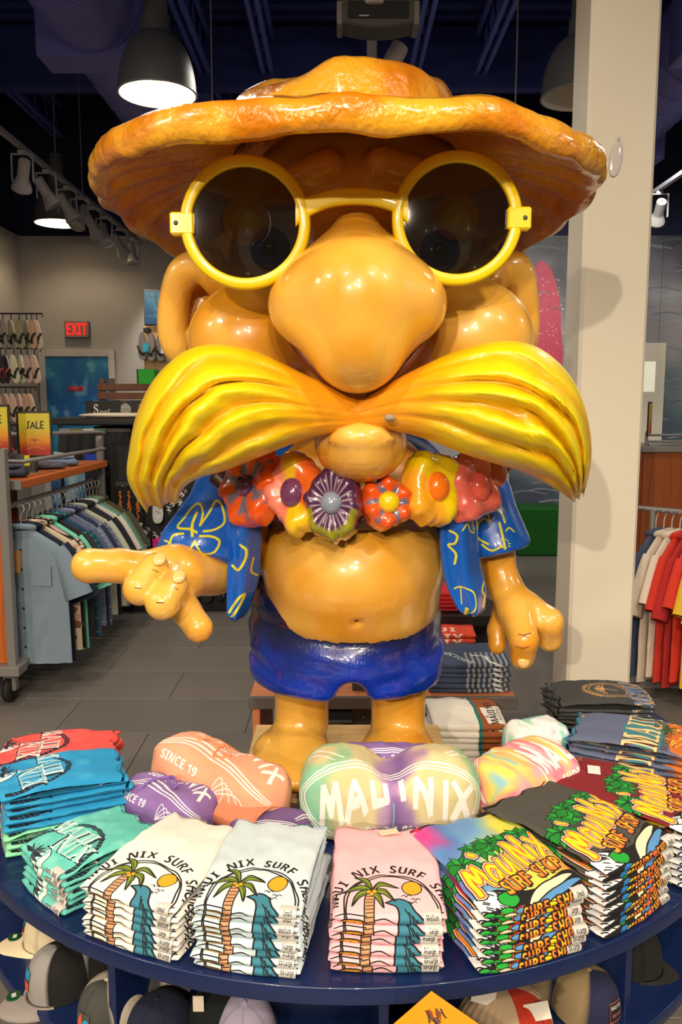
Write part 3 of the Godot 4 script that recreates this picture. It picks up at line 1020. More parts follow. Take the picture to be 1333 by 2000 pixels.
func build_clothes(s: Node3D) -> void:
	# shorts
	var sc := P(677, 1258, 2.45)
	var hem: float = P(680, 1368, 2.24).y
	var front_top: float = P(690, 1236, 2.16).y
	var side_top: float = P(500, 1118, 2.45).y
	var crotch: float = P(685, 1335, 2.2).y
	var fold := func(p: Vector3) -> float:
		var y := p.y - 0.7 * (p.x - sc.x) * (p.x - sc.x) + 0.10 * (p.x - sc.x)
		var q := nz.get_noise_3d(p.x * 2.2, y * 9.0, p.z * 2.0)
		return 0.019 * q + 0.005 * sin(y * 70.0 + 7.0 * nz.get_noise_3d(p.x * 2.0, p.y * 2.0, p.z * 2.0 + 4.0)) * smoothstep(-0.3, 0.4, nz.get_noise_3d(p.x * 3.0 + 9.0, p.y * 3.0, p.z * 3.0))
	var m := nets(func(p):
		var q: Vector3 = p - sc
		var taper := 1.0 + 0.06 * smoothstep(0.2, -0.15, q.y) - 0.10 * smoothstep(-0.08, -0.2, q.y)
		var r := Vector2(q.x / (0.287 * taper), q.z / (0.262 * taper)).length()
		var d: float = (r - 1.0) * 0.27 + fold.call(p)
		d = smax(d, hem - p.y, 0.05)
		# the gap between the legs
		var gap := Vector2(q.x - 0.012, maxf(p.y - crotch + 0.03, 0.0)).length() - 0.03 - 0.25 * maxf(crotch - p.y, 0.0)
		d = smax(d, -gap, 0.03)
		# the waist dips below the belly in front and climbs at the sides
		var x := clampf(absf(q.x - 0.01) / 0.29, 0.0, 1.1)
		var rim := lerpf(front_top, side_top, pow(x, 2.1))
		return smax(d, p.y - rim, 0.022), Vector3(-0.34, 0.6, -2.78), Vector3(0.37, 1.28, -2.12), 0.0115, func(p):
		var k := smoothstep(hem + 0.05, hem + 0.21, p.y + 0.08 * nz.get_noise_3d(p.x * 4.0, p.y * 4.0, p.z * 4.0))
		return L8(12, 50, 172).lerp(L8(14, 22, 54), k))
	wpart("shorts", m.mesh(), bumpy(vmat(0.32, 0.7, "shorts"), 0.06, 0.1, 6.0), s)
	# shirt: two sleeves and two open front panels, painted with hibiscus outlines
	var blue := C8(10, 92, 196)
	var yel := C8(226, 214, 60)
	var lo := Vector2(P(320, 1230, 2.3).x, P(320, 1230, 2.3).y)
	var hi := Vector2(P(1030, 900, 2.3).x, P(1030, 900, 2.3).y)
	var uvat := func(p: Vector3) -> Vector2: return Vector2((p.x - lo.x) / (hi.x - lo.x), (hi.y - p.y) / (hi.y - lo.y))
	var pic := Pic.new(1280, 640, blue)
	var fl := func(pts: Array, wd := 0.012, d := 2.22):
		pic.line(spline(pts.map(func(q): return uvat.call(P(q[0], q[1], d))), pts.size() * 4), wd, yel)
	var at := func(ox: float, oy: float, pts: Array) -> Array: return pts.map(func(q): return [ox + q[0], oy + q[1]])
	# left sleeve flower
	fl.call([[396, 1022], [398, 1000], [388, 985], [374, 992], [362, 1010], [352, 1026], [378, 1028], [392, 1034]])
	fl.call([[396, 1022], [410, 1000], [420, 980], [432, 988], [440, 1018], [424, 1030], [404, 1032]])
	fl.call([[398, 1040], [420, 1042], [434, 1052], [426, 1070], [406, 1074], [396, 1062], [390, 1050]])
	fl.call([[390, 1048], [372, 1074], [352, 1072], [340, 1056], [346, 1040], [366, 1036]])
	fl.call([[384, 1040], [381, 1020], [386, 1000]], 0.016)
	fl.call([[326, 1052], [336, 1054], [336, 1066], [330, 1072]], 0.01)
	# left panel
	fl.call([[470, 1062], [482, 1072], [480, 1092], [466, 1112], [454, 1104]], 0.014, 2.2)
	fl.call([[448, 1196], [466, 1168], [478, 1160], [470, 1180], [452, 1206]], 0.014, 2.2)
	fl.call([[494, 1092], [490, 1118], [500, 1130]], 0.009, 2.2)
	# right sleeve
	fl.call([[964, 1072], [944, 1060], [946, 1036], [958, 1022], [968, 1028], [966, 1004], [976, 1000], [992, 1008], [1000, 1030]])
	fl.call([[990, 1074], [970, 1084], [952, 1074]])
	fl.call([[988, 1030], [993, 1058], [996, 1080]], 0.014)
	for k in 14:
		var a := k * 0.7
		pic.oval(uvat.call(P(992 + cos(a) * (8 + k % 4 * 2), 1066 + sin(a) * 8, 2.25)), Vector2(0.0022, 0.0044), yel)
	fl.call([[1000, 1046], [1008, 1040], [1018, 1048]], 0.009)
	fl.call([[926, 958], [932, 976], [944, 968], [956, 974], [964, 960], [956, 944]], 0.009)
	fl.call([[912, 996], [920, 1014], [926, 1036]], 0.009)
	fl.call([[918, 990], [930, 1012], [934, 1036]], 0.009)
	fl.call([[934, 1034], [938, 1012], [948, 998], [952, 1010], [946, 1026], [936, 1034]], 0.009)
	fl.call([[898, 1030], [908, 1018], [916, 1034], [926, 1040]], 0.009)
	# right panel
	fl.call([[876, 1034], [890, 1042], [886, 1058], [874, 1062], [888, 1078], [886, 1098]], 0.012, 2.2)
	fl.call([[886, 1146], [900, 1142], [922, 1152], [926, 1180], [912, 1196]], 0.009, 2.2)
	fl.call([[898, 1144], [900, 1176]], 0.006, 2.2)
	fl.call([[906, 1206], [910, 1184]], 0.018, 2.2)
	fl.call([[950, 1140], [944, 1156], [950, 1168], [946, 1188]], 0.012, 2.2)
	var sm := tmat(pic.done(), 0.34)
	sm.clearcoat_enabled = true
	sm.clearcoat = 0.7
	sm.clearcoat_roughness = 0.08
	bumpy_uv(sm)
	var ls := [cap(P(500, 935, 2.42), P(455, 965, 2.38), 0.09, 0.11, 0.03), cap(P(455, 965, 2.38), P(392, 1075, 2.26), 0.10, 0.118, 0.03)]
	var ld := (P(392, 1075, 2.26) - P(452, 965, 2.38)).normalized()
	ld = (ld + Vector3(0.12, -0.45, 0.0)).normalized()
	var l0 := P(384, 1088, 2.2)
	m = nets(func(p): return smax(field(ls, p), (p - l0).dot(ld), 0.012), Vector3(-0.64, 1.0, -2.62), Vector3(-0.14, 1.5, -2.05), 0.011, func(p): return Color.WHITE, uvat)
	wpart("shirt_sleeve", m.mesh(), sm, s)
	var rs := [cap(P(915, 935, 2.45), P(935, 965, 2.43), 0.08, 0.09, 0.03), cap(P(935, 965, 2.43), P(972, 1068, 2.38), 0.09, 0.098, 0.03)]
	var rd := (Vector3(0.25, -1.0, 0.1)).normalized()
	var r0 := P(985, 1082, 2.3)
	m = nets(func(p): return smax(field(rs, p), (p - r0).dot(rd), 0.012), Vector3(0.24, 1.02, -2.66), Vector3(0.62, 1.5, -2.18), 0.011, func(p): return Color.WHITE, uvat)
	wpart("shirt_sleeve", m.mesh(), sm, s)
	# back of the shirt round the torso, then the two hanging panels
	for pn in [[[[472, 960], [478, 1020], [478, 1080], [474, 1140], [462, 1205]], [30, 34, 32, 30, 18], 2.24], [[[900, 990], [896, 1050], [902, 1110], [912, 1150], [922, 1195]], [36, 38, 38, 38, 26], 2.22]]:
		var ctr: Array = pn[0].map(func(q): return Vector2(q[0], q[1]))
		var wd: Array = pn[1].map(func(q): return float(q))
		m = M.new()
		var fn := func(u: float, w: float) -> Vector3:
			var x := clampf(w * 1.06 - 0.03, 0.0, 1.0)
			var shut := sqrt(clampf(minf(w, 1.0 - w) * 14.0, 0.0, 1.0))
			var q: Vector2 = pick(ctr, x)
			var hw: float = pick(wd, x) * shut
			var a := u * TAU
			return P(q.x + cos(a) * hw, q.y + (1.0 - shut) * (8.0 if w > 0.5 else -8.0), pn[2] + 0.02 * cos(a * 1.0)) + Vector3(0, 0, sin(a) * 0.05 * shut + 0.012 * sin(cos(a) * 5.0 + 1.0))
		m.sheet(fn, 32, 26, true, false, true)
		for k in m.v.size():
			m.t[k] = uvat.call(m.v[k])
		wpart("shirt_panel", m.mesh(), sm, s)
	m = nets(func(p): return smax(field([ell(P(690, 1010, 2.52), Vector3(0.345, 0.32, 0.25), 0.02)], p), -(P(0, 0, 2.36).z - p.z), 0.02), Vector3(-0.36, 0.9, -2.82), Vector3(0.42, 1.55, -2.3), 0.016, func(p): return Color.WHITE, uvat)
	wpart("shirt_back", m.mesh(), sm, s)
func bumpy_uv(m: StandardMaterial3D) -> void:
	m.texture_repeat = true
func smax(a: float, b: float, k: float) -> float:
	var h := maxf(k - absf(a - b), 0.0) / k
	return maxf(a, b) + h * h * k * 0.25

func build_lei(s: Node3D) -> void:
	# [px, py, half width, half height, distance, lobes, petal, second tone, centre, tilt, kind]
	var list := [
		[955, 925, 34, 26, 2.24, 5, [226, 96, 52], [232, 120, 70], [200, 110, 60], 0.3],
		[924, 952, 66, 72, 2.18, 4, [226, 104, 92], [236, 136, 108], [216, 92, 74], 0.5],
		[490, 950, 74, 82, 2.17, 6, [230, 88, 20], [104, 104, 128], [84, 44, 92], -0.4],
		[578, 964, 66, 82, 2.10, 4, [232, 104, 38], [240, 132, 110], [110, 58, 96], 0.55],
		[846, 952, 60, 80, 2.12, 4, [232, 204, 20], [240, 170, 40], [240, 118, 16], -0.25],
		[756, 982, 53, 54, 2.08, 6, [232, 86, 16], [110, 108, 132], [232, 196, 20], 0.1],
		[650, 984, 58, 78, 2.05, 8, [74, 34, 74], [96, 56, 84], [128, 140, 160], 0.0]]
	for k in list.size():
		var e: Array = list[k]
		var c := P(e[0], e[1], e[4])
		var rx := mm(e[2], e[4])
		var ry := mm(e[3], e[4])
		var n: int = e[5]
		var yaw: float = clampf((e[0] - 700) / 320.0, -0.8, 0.8)
		var bas := Basis(Vector3.UP, yaw) * Basis(Vector3.RIGHT, -0.2)
		var fn := func(u: float, w: float) -> Vector3:
			var a: float = u * TAU
			var x := w * 2.0
			var lobe := 1.0 + 0.16 * nz.get_noise_2d(sin(a) * 1.3 + k * 3.0, cos(a) * 1.3) + (0.025 if n > 5 else 0.07) * cos(a * n + e[9] * n + k)
			var r := 0.0
			var z := 0.0
			if x < 1.0:                     # the face, cupped, with a lip near the rim
				r = x * 0.94
				z = 0.022 + 0.03 * x * x - 0.04 * pow(x, 6.0) + 0.009 * cos(a * n + e[9] * n + k) * x * x
			else:                           # round the rim to the back
				var b := (x - 1.0)
				r = 0.94 + 0.06 * sin(b * PI) if b < 0.5 else lerpf(1.0, 0.3, (b - 0.5) * 2.0)
				z = lerpf(0.012, -0.035, minf(b * 2.0, 1.0)) + 0.009 * cos(a * n + e[9] * n + k) * (1.0 - minf(b * 2.0, 1.0))
			var q := Vector2(sin(a) * rx, cos(a) * ry) * r * (lerpf(1.0, lobe, minf(r, 1.0)))
			q = q.rotated(e[9] * 0.6)
			return c + bas * Vector3(q.x, q.y, z)
		var col := func(u: float, w: float) -> Color:
			var a: float = u * TAU
			var x := w * 2.0
			var p1 := L8(e[6][0], e[6][1], e[6][2])
			var p2 := L8(e[7][0], e[7][1], e[7][2])
			var star := cos(a * n + e[9] * n + k + PI)
			var f := 0.0
			if n == 6:
				f = smoothstep(-0.1, 0.6, star - (x - 0.55) * 2.2 + 1.3 * nz.get_noise_2d(sin(a) * x * 3.0 + k, cos(a) * x * 3.0))
			elif n == 8:
				f = 0.6 * smoothstep(0.72, 0.9, cos(a * 22.0)) * smoothstep(0.3, 0.42, x) * (1.0 - smoothstep(0.72, 0.85, x))
				p2 = L8(206, 188, 200)
				if cos(a) < -0.2:
					p1 = p1.lerp(L8(150, 150, 20), smoothstep(0.72, 0.8, x) * (1.0 - smoothstep(0.95, 1.05, x)))
			else:
				f = smoothstep(-0.2, 0.7, sin(a + k) + 0.4 * star) * smoothstep(0.2, 0.6, x)
				if k == 3:
					p1 = p1.lerp(L8(236, 190, 20), smoothstep(0.1, 0.7, cos(a * 2.0)))
			if x < 0.4:
				f = maxf(f, 0.6 * (1.0 - x / 0.4))
			return p1.lerp(p2, clampf(f, 0.0, 1.0))
		var m := M.new()
		m.sheet(fn, 88, 26, true, false, true, col)
		var f := wpart("lei_flower", m.mesh(), vmat(0.28, 0.8, "lei"), s)
		var ctr := M.new()
		var cr := mm(22.0 if n > 5 else 24.0, e[4])
		ctr.ball(c + bas * Vector3(0, 0, 0.026), Vector3(cr, cr * (1.0 if n > 5 else 1.25), cr * 0.8), 18, 10, bas)
		obj("flower_center", ctr.mesh(), mat(C8(e[8][0], e[8][1], e[8][2]), 0.2, 0.0, 0.8), f)
	# the dark strand that the flowers sit on
	var st := M.new()
	var pts := []
	for q in [[425, 930, 2.3], [480, 975, 2.24], [570, 1005, 2.17], [650, 1015, 2.13], [760, 1010, 2.14], [850, 985, 2.2], [930, 950, 2.26], [985, 905, 2.36]]:
		pts.append(P(q[0], q[1], q[2]))
	st.tube(spline(pts, 40), 0.03, 10)
	wpart("lei_strand", st.mesh(), mat(C8(60, 28, 20), 0.4), s)

# ---------- folded shirts ----------
func shirt_mesh(w: float, l: float, t: float, sd: float, lift := 0.0) -> ArrayMesh:
	var m := M.new()
	var per := l * 2.0 + t * PI
	var fn := func(u: float, k: float) -> Vector3:
		var X := sin((u - 0.5) * PI)
		var th := t * 0.5 * pow(maxf(1.0 - pow(absf(X), 10.0), 0.0), 0.5)
		# along the outline: top from the collar to the front lip, round it, back underneath
		var z := 0.0
		var y := 0.0
		if k < 0.5:
			z = -l * (1.0 - pow(k / 0.5, 0.8))
			y = th
		elif k < 0.66:
			var b := (k - 0.5) / 0.16 * PI
			z = t * 0.5 * sin(b)
			y = th * cos(b)
		elif k < 0.92:
			z = -l * (k - 0.66) / 0.26
			y = -th
		else:
			var b := (k - 0.92) / 0.08 * PI
			z = -l - t * 0.5 * sin(b)
			y = -th * cos(b)
		var n := nz.get_noise_3d(X * 0.9 + sd * 7.0, z * 9.0, sd * 3.0)
		var n2 := nz.get_noise_3d(X * 2.2 + sd * 7.0, z * 14.0, 4.0)
		var up := 0.0
		if k < 0.5:
			up = lift * sin(clampf(-z / l, 0.0, 1.0) * PI) + 0.004 * n2 * minf(-z / l * 6.0, 1.0) + 0.0025 * n
		z += 0.006 * n * smoothstep(0.3, 0.6, k) - 0.010 * X * X * smoothstep(0.3, 0.5, k) + (0.006 * sin(X * 9.0 + sd * 5.0) if k > 0.9 or k < 0.02 else 0.0)
		y += up + 0.0012 * n
		return Vector3(X * w * 0.5 + 0.003 * nz.get_noise_2d(z * 12.0, sd * 5.0), y, z)
	m.sheet(fn, 20, 40, true if false else false, true, true)
	for q in m.v.size():            # the picture runs down the top, over the lip and on underneath
		var k: float = m.t[q].y
		var X := sin((m.t[q].x - 0.5) * PI)
		var arc := 0.0
		if k < 0.5:
			arc = l * pow(k / 0.5, 0.8)
		elif k < 0.66:
			arc = l + (k - 0.5) / 0.16 * PI * t * 0.5
		elif k < 0.92:
			arc = l + PI * t * 0.5 + l * (k - 0.66) / 0.26
		else:
			arc = 0.0
		m.t[q] = Vector2(X * 0.5 + 0.5, arc / (l * 1.3))
	return m.mesh()
func sticker_mesh(t: float) -> ArrayMesh:       # a clear size strip wrapped over the lip
	var m := M.new()
	m.sheet(func(u, k):
		var b: float = lerpf(-0.15, 0.85, k) * PI
		var r := t * 0.5 + 0.0012
		return Vector3((u - 0.5) * 0.032, cos(b) * r if b > 0.0 else r, sin(b) * r if b > 0.0 else b * 0.02), 6, 8, false, false, false)
	return m.mesh()
var sticker_mats := {}
func sticker_mat(s: String) -> StandardMaterial3D:
	if not sticker_mats.has(s):
		var pic := Pic.new(128, 64, C8(206, 204, 200))
		text(pic, s, Vector2(0.5, 0.5), 0.42, C8(20, 20, 22), 0.0, "Droid Sans Bold", 0.9)
		var m := tmat(pic.done(), 0.15)
		sticker_mats[s] = m
	return sticker_mats[s]
const NTH := ["topmost", "second from the top", "third from the top", "fourth from the top", "fifth from the top", "sixth from the top", "seventh from the top", "eighth from the top", "ninth from the top", "tenth from the top", "eleventh from the top", "twelfth from the top", "thirteenth from the top"]
func shirt_stack(front: Vector3, yaw: float, w: float, l: float, t: float, looks: Array, says: String, kind: String, seed_at: float) -> Node3D:
	# looks: from the bottom up, [material, size words]; says: what the label calls one shirt of it
	var bas := Basis(Vector3.UP, yaw)
	var variants := []
	var n := looks.size()
	var last: Node3D
	for k in 4:
		variants.append(shirt_mesh(w, l, t, seed_at + k * 0.37))
	var top := shirt_mesh(w, l, t, seed_at + 5.0, 0.012)
	var stick := sticker_mesh(t)
	for k in n:
		var o := thing("folded_shirt", "%s, %s" % [says, NTH[n - 1 - k] if n - 1 - k < n - 1 else "at the very bottom"], "T-shirt", Vector3.ZERO, kind)
		o.basis = bas * Basis(Vector3.UP, rng.randf_range(-0.035, 0.035))
		var off := bas * Vector3(rng.randf_range(-0.004, 0.004), 0, rng.randf_range(-0.007, 0.004) - t * 0.5)
		o.position = front + off + Vector3.UP * (t * (k + 0.5) * 0.97 + 0.001)
		last = o
		obj("folded_cloth", top if k == n - 1 else variants[(k * 7 + int(seed_at * 10)) % 4], looks[k][0], o)
		if looks[k][1] != "":
			obj("size_sticker", stick, sticker_mat(looks[k][1]), o, Vector3(w * rng.randf_range(0.37, 0.39), 0, 0.0005 - 0.010 * 0.4))
	return last

# ---------- prints ----------
func pal(k: int) -> Color:
	return [C8(24, 22, 22), C8(126, 148, 40), C8(240, 164, 34), C8(58, 128, 152), C8(206, 152, 112), C8(250, 248, 244)][k]
func palm_print(base: Color) -> ImageTexture:
	var pic := Pic.new(512, 896, base)
	pic.im.fill(base)
	var ink := pal(0)
	var asp := 512.0 / 896.0
	var c := Vector2(0.52, 0.74)
	# shop name round the scene
	arctext(pic, "MAUI NIX SURF SHOP", c, 0.294, -1.56, 1.56, 0.08, ink, "Droid Sans Bold")
	# border: two wobbly rings
	for r in [0.243, 0.231]:
		var ps := []
		for k in 64:
			var a := k * TAU / 64.0
			var rr: float = r + 0.004 * sin(a * 7.0 + r * 90.0)
			ps.append(c + Vector2(sin(a) * rr / asp, -cos(a) * rr))
		pic.line(ps, 0.008, ink, true)
	# sun
	pic.oval(Vector2(0.72, 0.60), Vector2(0.095, 0.055), ink)
	pic.oval(Vector2(0.72, 0.60), Vector2(0.085, 0.049), pal(2))
	# birds
	for b in [Vector2(0.66, 0.665), Vector2(0.74, 0.69), Vector2(0.7, 0.712)]:
		pic.line(spline([b + Vector2(-0.04, -0.008), b + Vector2(-0.015, -0.014), b, b + Vector2(0.02, -0.014), b + Vector2(0.045, -0.006)], 10), 0.005, ink)
	# trunk
	var tr: Array = spline([Vector2(0.36, 0.62), Vector2(0.33, 0.69), Vector2(0.32, 0.77), Vector2(0.33, 0.86), Vector2(0.36, 0.99)], 14)
	pic.line(tr, 0.055, ink)
	pic.line(tr, 0.042, pal(4))
	for q in tr:
		pic.line([q + Vector2(-0.032, 0.004), q + Vector2(0.032, -0.002)], 0.005, ink)
	# wave, teal with stripes
	var wv := PackedVector2Array(spline([Vector2(0.47, 0.70), Vector2(0.58, 0.675), Vector2(0.67, 0.70), Vector2(0.72, 0.76), Vector2(0.78, 0.80), Vector2(0.84, 0.84), Vector2(0.84, 1.0), Vector2(0.46, 1.0), Vector2(0.54, 0.88), Vector2(0.58, 0.80), Vector2(0.56, 0.73), Vector2(0.47, 0.70)], 44))
	pic.shape(wv, pal(3), ink, 0.009)
	for k in 5:
		pic.line(spline([Vector2(0.63 + k * 0.035, 0.745 + k * 0.02), Vector2(0.68 + k * 0.035, 0.82 + k * 0.02), Vector2(0.64 + k * 0.04, 1.0)], 8), 0.006, ink)
	pic.line(spline([Vector2(0.42, 0.86), Vector2(0.5, 0.85), Vector2(0.58, 0.84)], 6), 0.008, ink)
	pic.shape(PackedVector2Array([Vector2(0.5, 0.93), Vector2(0.56, 0.9), Vector2(0.54, 0.96)]), pal(5), ink, 0.004)
	for k in 4:
		pic.line(spline([Vector2(0.02, 0.80 + k * 0.035), Vector2(0.12, 0.785 + k * 0.035), Vector2(0.30, 0.79 + k * 0.035)], 8), 0.006, ink)
		pic.line(spline([Vector2(0.36, 0.81 + k * 0.035), Vector2(0.46, 0.80 + k * 0.035), Vector2(0.56, 0.83 + k * 0.035)], 8), 0.006, ink)
		pic.line([Vector2(0.86, 0.80 + k * 0.035), Vector2(0.97, 0.77 + k * 0.04)], 0.008, ink)
	# boulder with dots at the trunk's foot
	pic.shape(PackedVector2Array(spline([Vector2(0.07, 0.845), Vector2(0.1, 0.815), Vector2(0.24, 0.81), Vector2(0.29, 0.83), Vector2(0.29, 0.86), Vector2(0.07, 0.86)], 20)), pal(2), ink, 0.008)
	for k in 5:
		pic.oval(Vector2(0.12 + k * 0.035, 0.828 + 0.012 * (k % 2)), Vector2(0.008, 0.005), ink)
	pic.line(spline([Vector2(0.06, 0.9), Vector2(0.1, 0.88), Vector2(0.28, 0.885)], 8), 0.007, ink)
	# fronds
	for f in [[Vector2(0.36, 0.62), Vector2(0.30, 0.55), Vector2(0.20, 0.53)], [Vector2(0.36, 0.62), Vector2(0.26, 0.60), Vector2(0.08, 0.645)], [Vector2(0.36, 0.62), Vector2(0.25, 0.65), Vector2(0.17, 0.735)],
			[Vector2(0.36, 0.62), Vector2(0.44, 0.565), Vector2(0.6, 0.60)], [Vector2(0.36, 0.62), Vector2(0.47, 0.62), Vector2(0.56, 0.69)], [Vector2(0.36, 0.62), Vector2(0.42, 0.66), Vector2(0.45, 0.735)]]:
		var ax: Array = spline(f, 10)
		var up := PackedVector2Array()
		var dn := PackedVector2Array()
		for k in ax.size():
			var x := k / 10.0
			var e: Vector2 = (f[2] - f[0]).normalized()
			var o := Vector2(-e.y, e.x) * 0.036 * sin(PI * pow(x, 0.8) * 0.97 + 0.08)
			o.y *= asp
			up.append(ax[k] + o)
			dn.append(ax[k] - o * 0.6)
		dn.reverse()
		up.append_array(dn)
		pic.shape(up, pal(1), ink, 0.007)
		pic.line(ax, 0.004, ink)
	for q in [Vector2(0.33, 0.625), Vector2(0.38, 0.622), Vector2(0.355, 0.637)]:
		pic.oval(q, Vector2(0.026, 0.014), ink)
		pic.oval(q, Vector2(0.021, 0.011), pal(2))
	return pic.done()

func scribble(pic: Pic, at: Vector2, sx: Vector2, sy: Vector2, lines: Array, wd: float, cols: Array) -> void:     # fat outlined brush letters
	for k in cols.size():
		for l in lines:
			var q := []
			for p in l:
				q.append(at + sx * p[0] + sy * p[1])
			if q.size() > 2:
				q = spline(q, q.size() * 4)
			pic.line(q, wd * cols[k][1], cols[k][0])
			pic.oval(q[0], Vector2(wd * cols[k][1] * 0.5 * pic.h / pic.w, wd * cols[k][1] * 0.5), cols[k][0])
			pic.oval(q[-1], Vector2(wd * cols[k][1] * 0.5 * pic.h / pic.w, wd * cols[k][1] * 0.5), cols[k][0])
func graffiti_print(base: Color, tie := false) -> ImageTexture:
	var pic := Pic.new(512, 704, base)
	if tie:
		var cs := [C8(226, 70, 150), C8(92, 130, 196), C8(120, 170, 206), C8(226, 214, 84), C8(200, 210, 90), C8(236, 130, 60)]
		for y in 12:
			for x in 10:
				var k: float = x * 0.36 + y * 0.22 + 0.9 * nz.get_noise_2d(x * 0.22, y * 0.22)
				k = clampf(k, 0.0, 4.99)
				pic.im.fill_rect(Rect2i(int(x * pic.w / 10.0), int(y * pic.h / 12.0), pic.w / 10 + 1, pic.h / 12 + 1), cs[int(k)].lerp(cs[int(k) + 1], fposmod(k, 1.0)))
		pic.soft(10)
	var ink := C8(18, 16, 18)
	var green := C8(30, 160, 52)
	# palm tops above the letters
	for c in [Vector2(0.36, 0.33), Vector2(0.52, 0.29), Vector2(0.84, 0.27), Vector2(0.12, 0.43), Vector2(0.68, 0.3)]:
		for k in 9:
			var a := k * 0.7 - 2.6
			var e := Vector2(cos(a) * 0.19, sin(a) * 0.1 + 0.02)
			var o := Vector2(-e.y, e.x * 0.5) * 0.4
			pic.shape(PackedVector2Array([c, c + e * 0.5 + o, c + e, c + e * 0.45 - o]), green if k % 2 else C8(18, 128, 44), ink, 0.005)
	var yel := C8(244, 216, 28)
	var org := C8(238, 104, 50)
	var cream := C8(250, 234, 200)
	# surf, bush and boards under the letters
	pic.poly(PackedVector2Array(spline([Vector2(0.0, 0.70), Vector2(0.2, 0.66), Vector2(0.5, 0.70), Vector2(1.0, 0.64), Vector2(1.0, 1.0), Vector2(0.0, 1.0)], 24)), ink)
	pic.poly(PackedVector2Array(spline([Vector2(0.0, 0.68), Vector2(0.12, 0.66), Vector2(0.3, 0.71), Vector2(0.34, 0.74), Vector2(0.26, 0.77), Vector2(0.0, 0.78), Vector2(0.0, 0.68)], 24)), C8(232, 236, 240))
	for k in 40:
		var q := Vector2(0.0 + rng.randf() * 0.32, 0.67 + rng.randf() * 0.2)
		pic.line([q, q + Vector2(0.04, 0.02)], 0.008, ink)
	pic.shape(PackedVector2Array(spline([Vector2(0.18, 0.70), Vector2(0.3, 0.68), Vector2(0.35, 0.74), Vector2(0.26, 0.78), Vector2(0.18, 0.75), Vector2(0.18, 0.70)], 20)), green, ink, 0.007)
	pic.oval(Vector2(0.25, 0.805), Vector2(0.06, 0.022), C8(36, 116, 190))
	pic.shape(PackedVector2Array([Vector2(0.3, 0.83), Vector2(0.44, 0.80), Vector2(0.45, 0.82), Vector2(0.32, 0.85)]), C8(228, 66, 36), ink, 0.005)
	pic.shape(PackedVector2Array(spline([Vector2(0.38, 0.79), Vector2(0.54, 0.70), Vector2(0.8, 0.655), Vector2(0.95, 0.67), Vector2(0.76, 0.72), Vector2(0.52, 0.78), Vector2(0.38, 0.79)], 30)), C8(240, 226, 190), ink, 0.008)
	pic.shape(PackedVector2Array(spline([Vector2(0.44, 0.80), Vector2(0.64, 0.735), Vector2(0.9, 0.70), Vector2(0.99, 0.715), Vector2(0.82, 0.755), Vector2(0.58, 0.795), Vector2(0.44, 0.80)], 30)), C8(86, 146, 206), ink, 0.008)
	for k in 70:
		var q := Vector2(rng.randf(), 0.79 + rng.randf() * 0.12)
		var cc: Color = [org, yel, cream, green, C8(86, 146, 206), C8(228, 66, 36), yel][k % 7]
		pic.shape(PackedVector2Array(spline([q + Vector2(-0.06, -0.004), q + Vector2(0.0, -0.016), q + Vector2(0.06, -0.003), q + Vector2(0.02, 0.014), q + Vector2(-0.04, 0.01)], 10)), cc, ink, 0.004)
	# the shop's name in fat brush letters, rising
	var cols := [[ink, 1.7], [cream, 1.38], [org, 1.12], [yel, 0.62]]
	var sx := Vector2(0.21, -0.055)
	var sy := Vector2(0.02, 0.17)
	scribble(pic, Vector2(0.05, 0.50), sx, sy, [[[0.0, 1.0], [0.15, 0.0], [0.4, 0.6], [0.62, 0.0], [0.85, 0.95]]], 0.046, cols)
	scribble(pic, Vector2(0.26, 0.465), sx * 0.8, sy, [[[0.65, 0.35], [0.25, 0.2], [0.05, 0.65], [0.3, 0.95], [0.65, 0.5], [0.8, 0.95]]], 0.038, cols)
	scribble(pic, Vector2(0.42, 0.425), sx * 0.75, sy, [[[0.1, 0.2], [0.05, 0.75], [0.35, 0.95], [0.7, 0.2], [0.75, 0.9]]], 0.038, cols)
	scribble(pic, Vector2(0.56, 0.39), sx * 0.5, sy, [[[0.1, 0.25], [0.25, 0.95]]], 0.038, cols)
	scribble(pic, Vector2(0.25, 0.385), sx * 0.6, sy, [[[0.0, -0.1], [0.15, 0.05]]], 0.04, cols)
	scribble(pic, Vector2(0.62, 0.33), sx, sy * 1.2, [[[0.05, 1.0], [0.0, 0.0], [0.55, 0.95], [0.6, -0.05]]], 0.046, cols)
	scribble(pic, Vector2(0.79, 0.34), sx * 0.4, sy, [[[0.1, 0.3], [0.25, 1.0]]], 0.036, cols)
	scribble(pic, Vector2(0.85, 0.31), sx * 0.7, sy, [[[0.0, 0.1], [0.8, 1.05]], [[0.8, 0.05], [0.0, 1.05]]], 0.038, cols)
	# SURF SHOP below, and again where the next fold shows
	for row in 3:
		for k in 9:
			var ch := "SURF SHOP"[k]
			var p := [Vector2(0.32 + k * 0.074, 0.66 - k * 0.013), Vector2(0.36 + k * 0.064, 0.825 - k * 0.003), Vector2(0.3 + k * 0.07, 0.885 - k * 0.003)][row] as Vector2
			for q in 6:
				letter(pic, ch, p + Vector2(cos(q * 1.05) * 0.012, sin(q * 1.05) * 0.009), 0.13 if row == 0 else 0.085, -0.1, ink, "Droid Sans Bold", 0.95)
			letter(pic, ch, p, 0.127 if row == 0 else 0.083, -0.1, org, "Droid Sans Bold", 1.0)
			letter(pic, ch, p + Vector2(-0.003, -0.004), 0.115 if row == 0 else 0.074, -0.1, yel.lerp(org, 0.3 + 0.4 * (k % 2)), "Droid Sans Bold", 0.8)
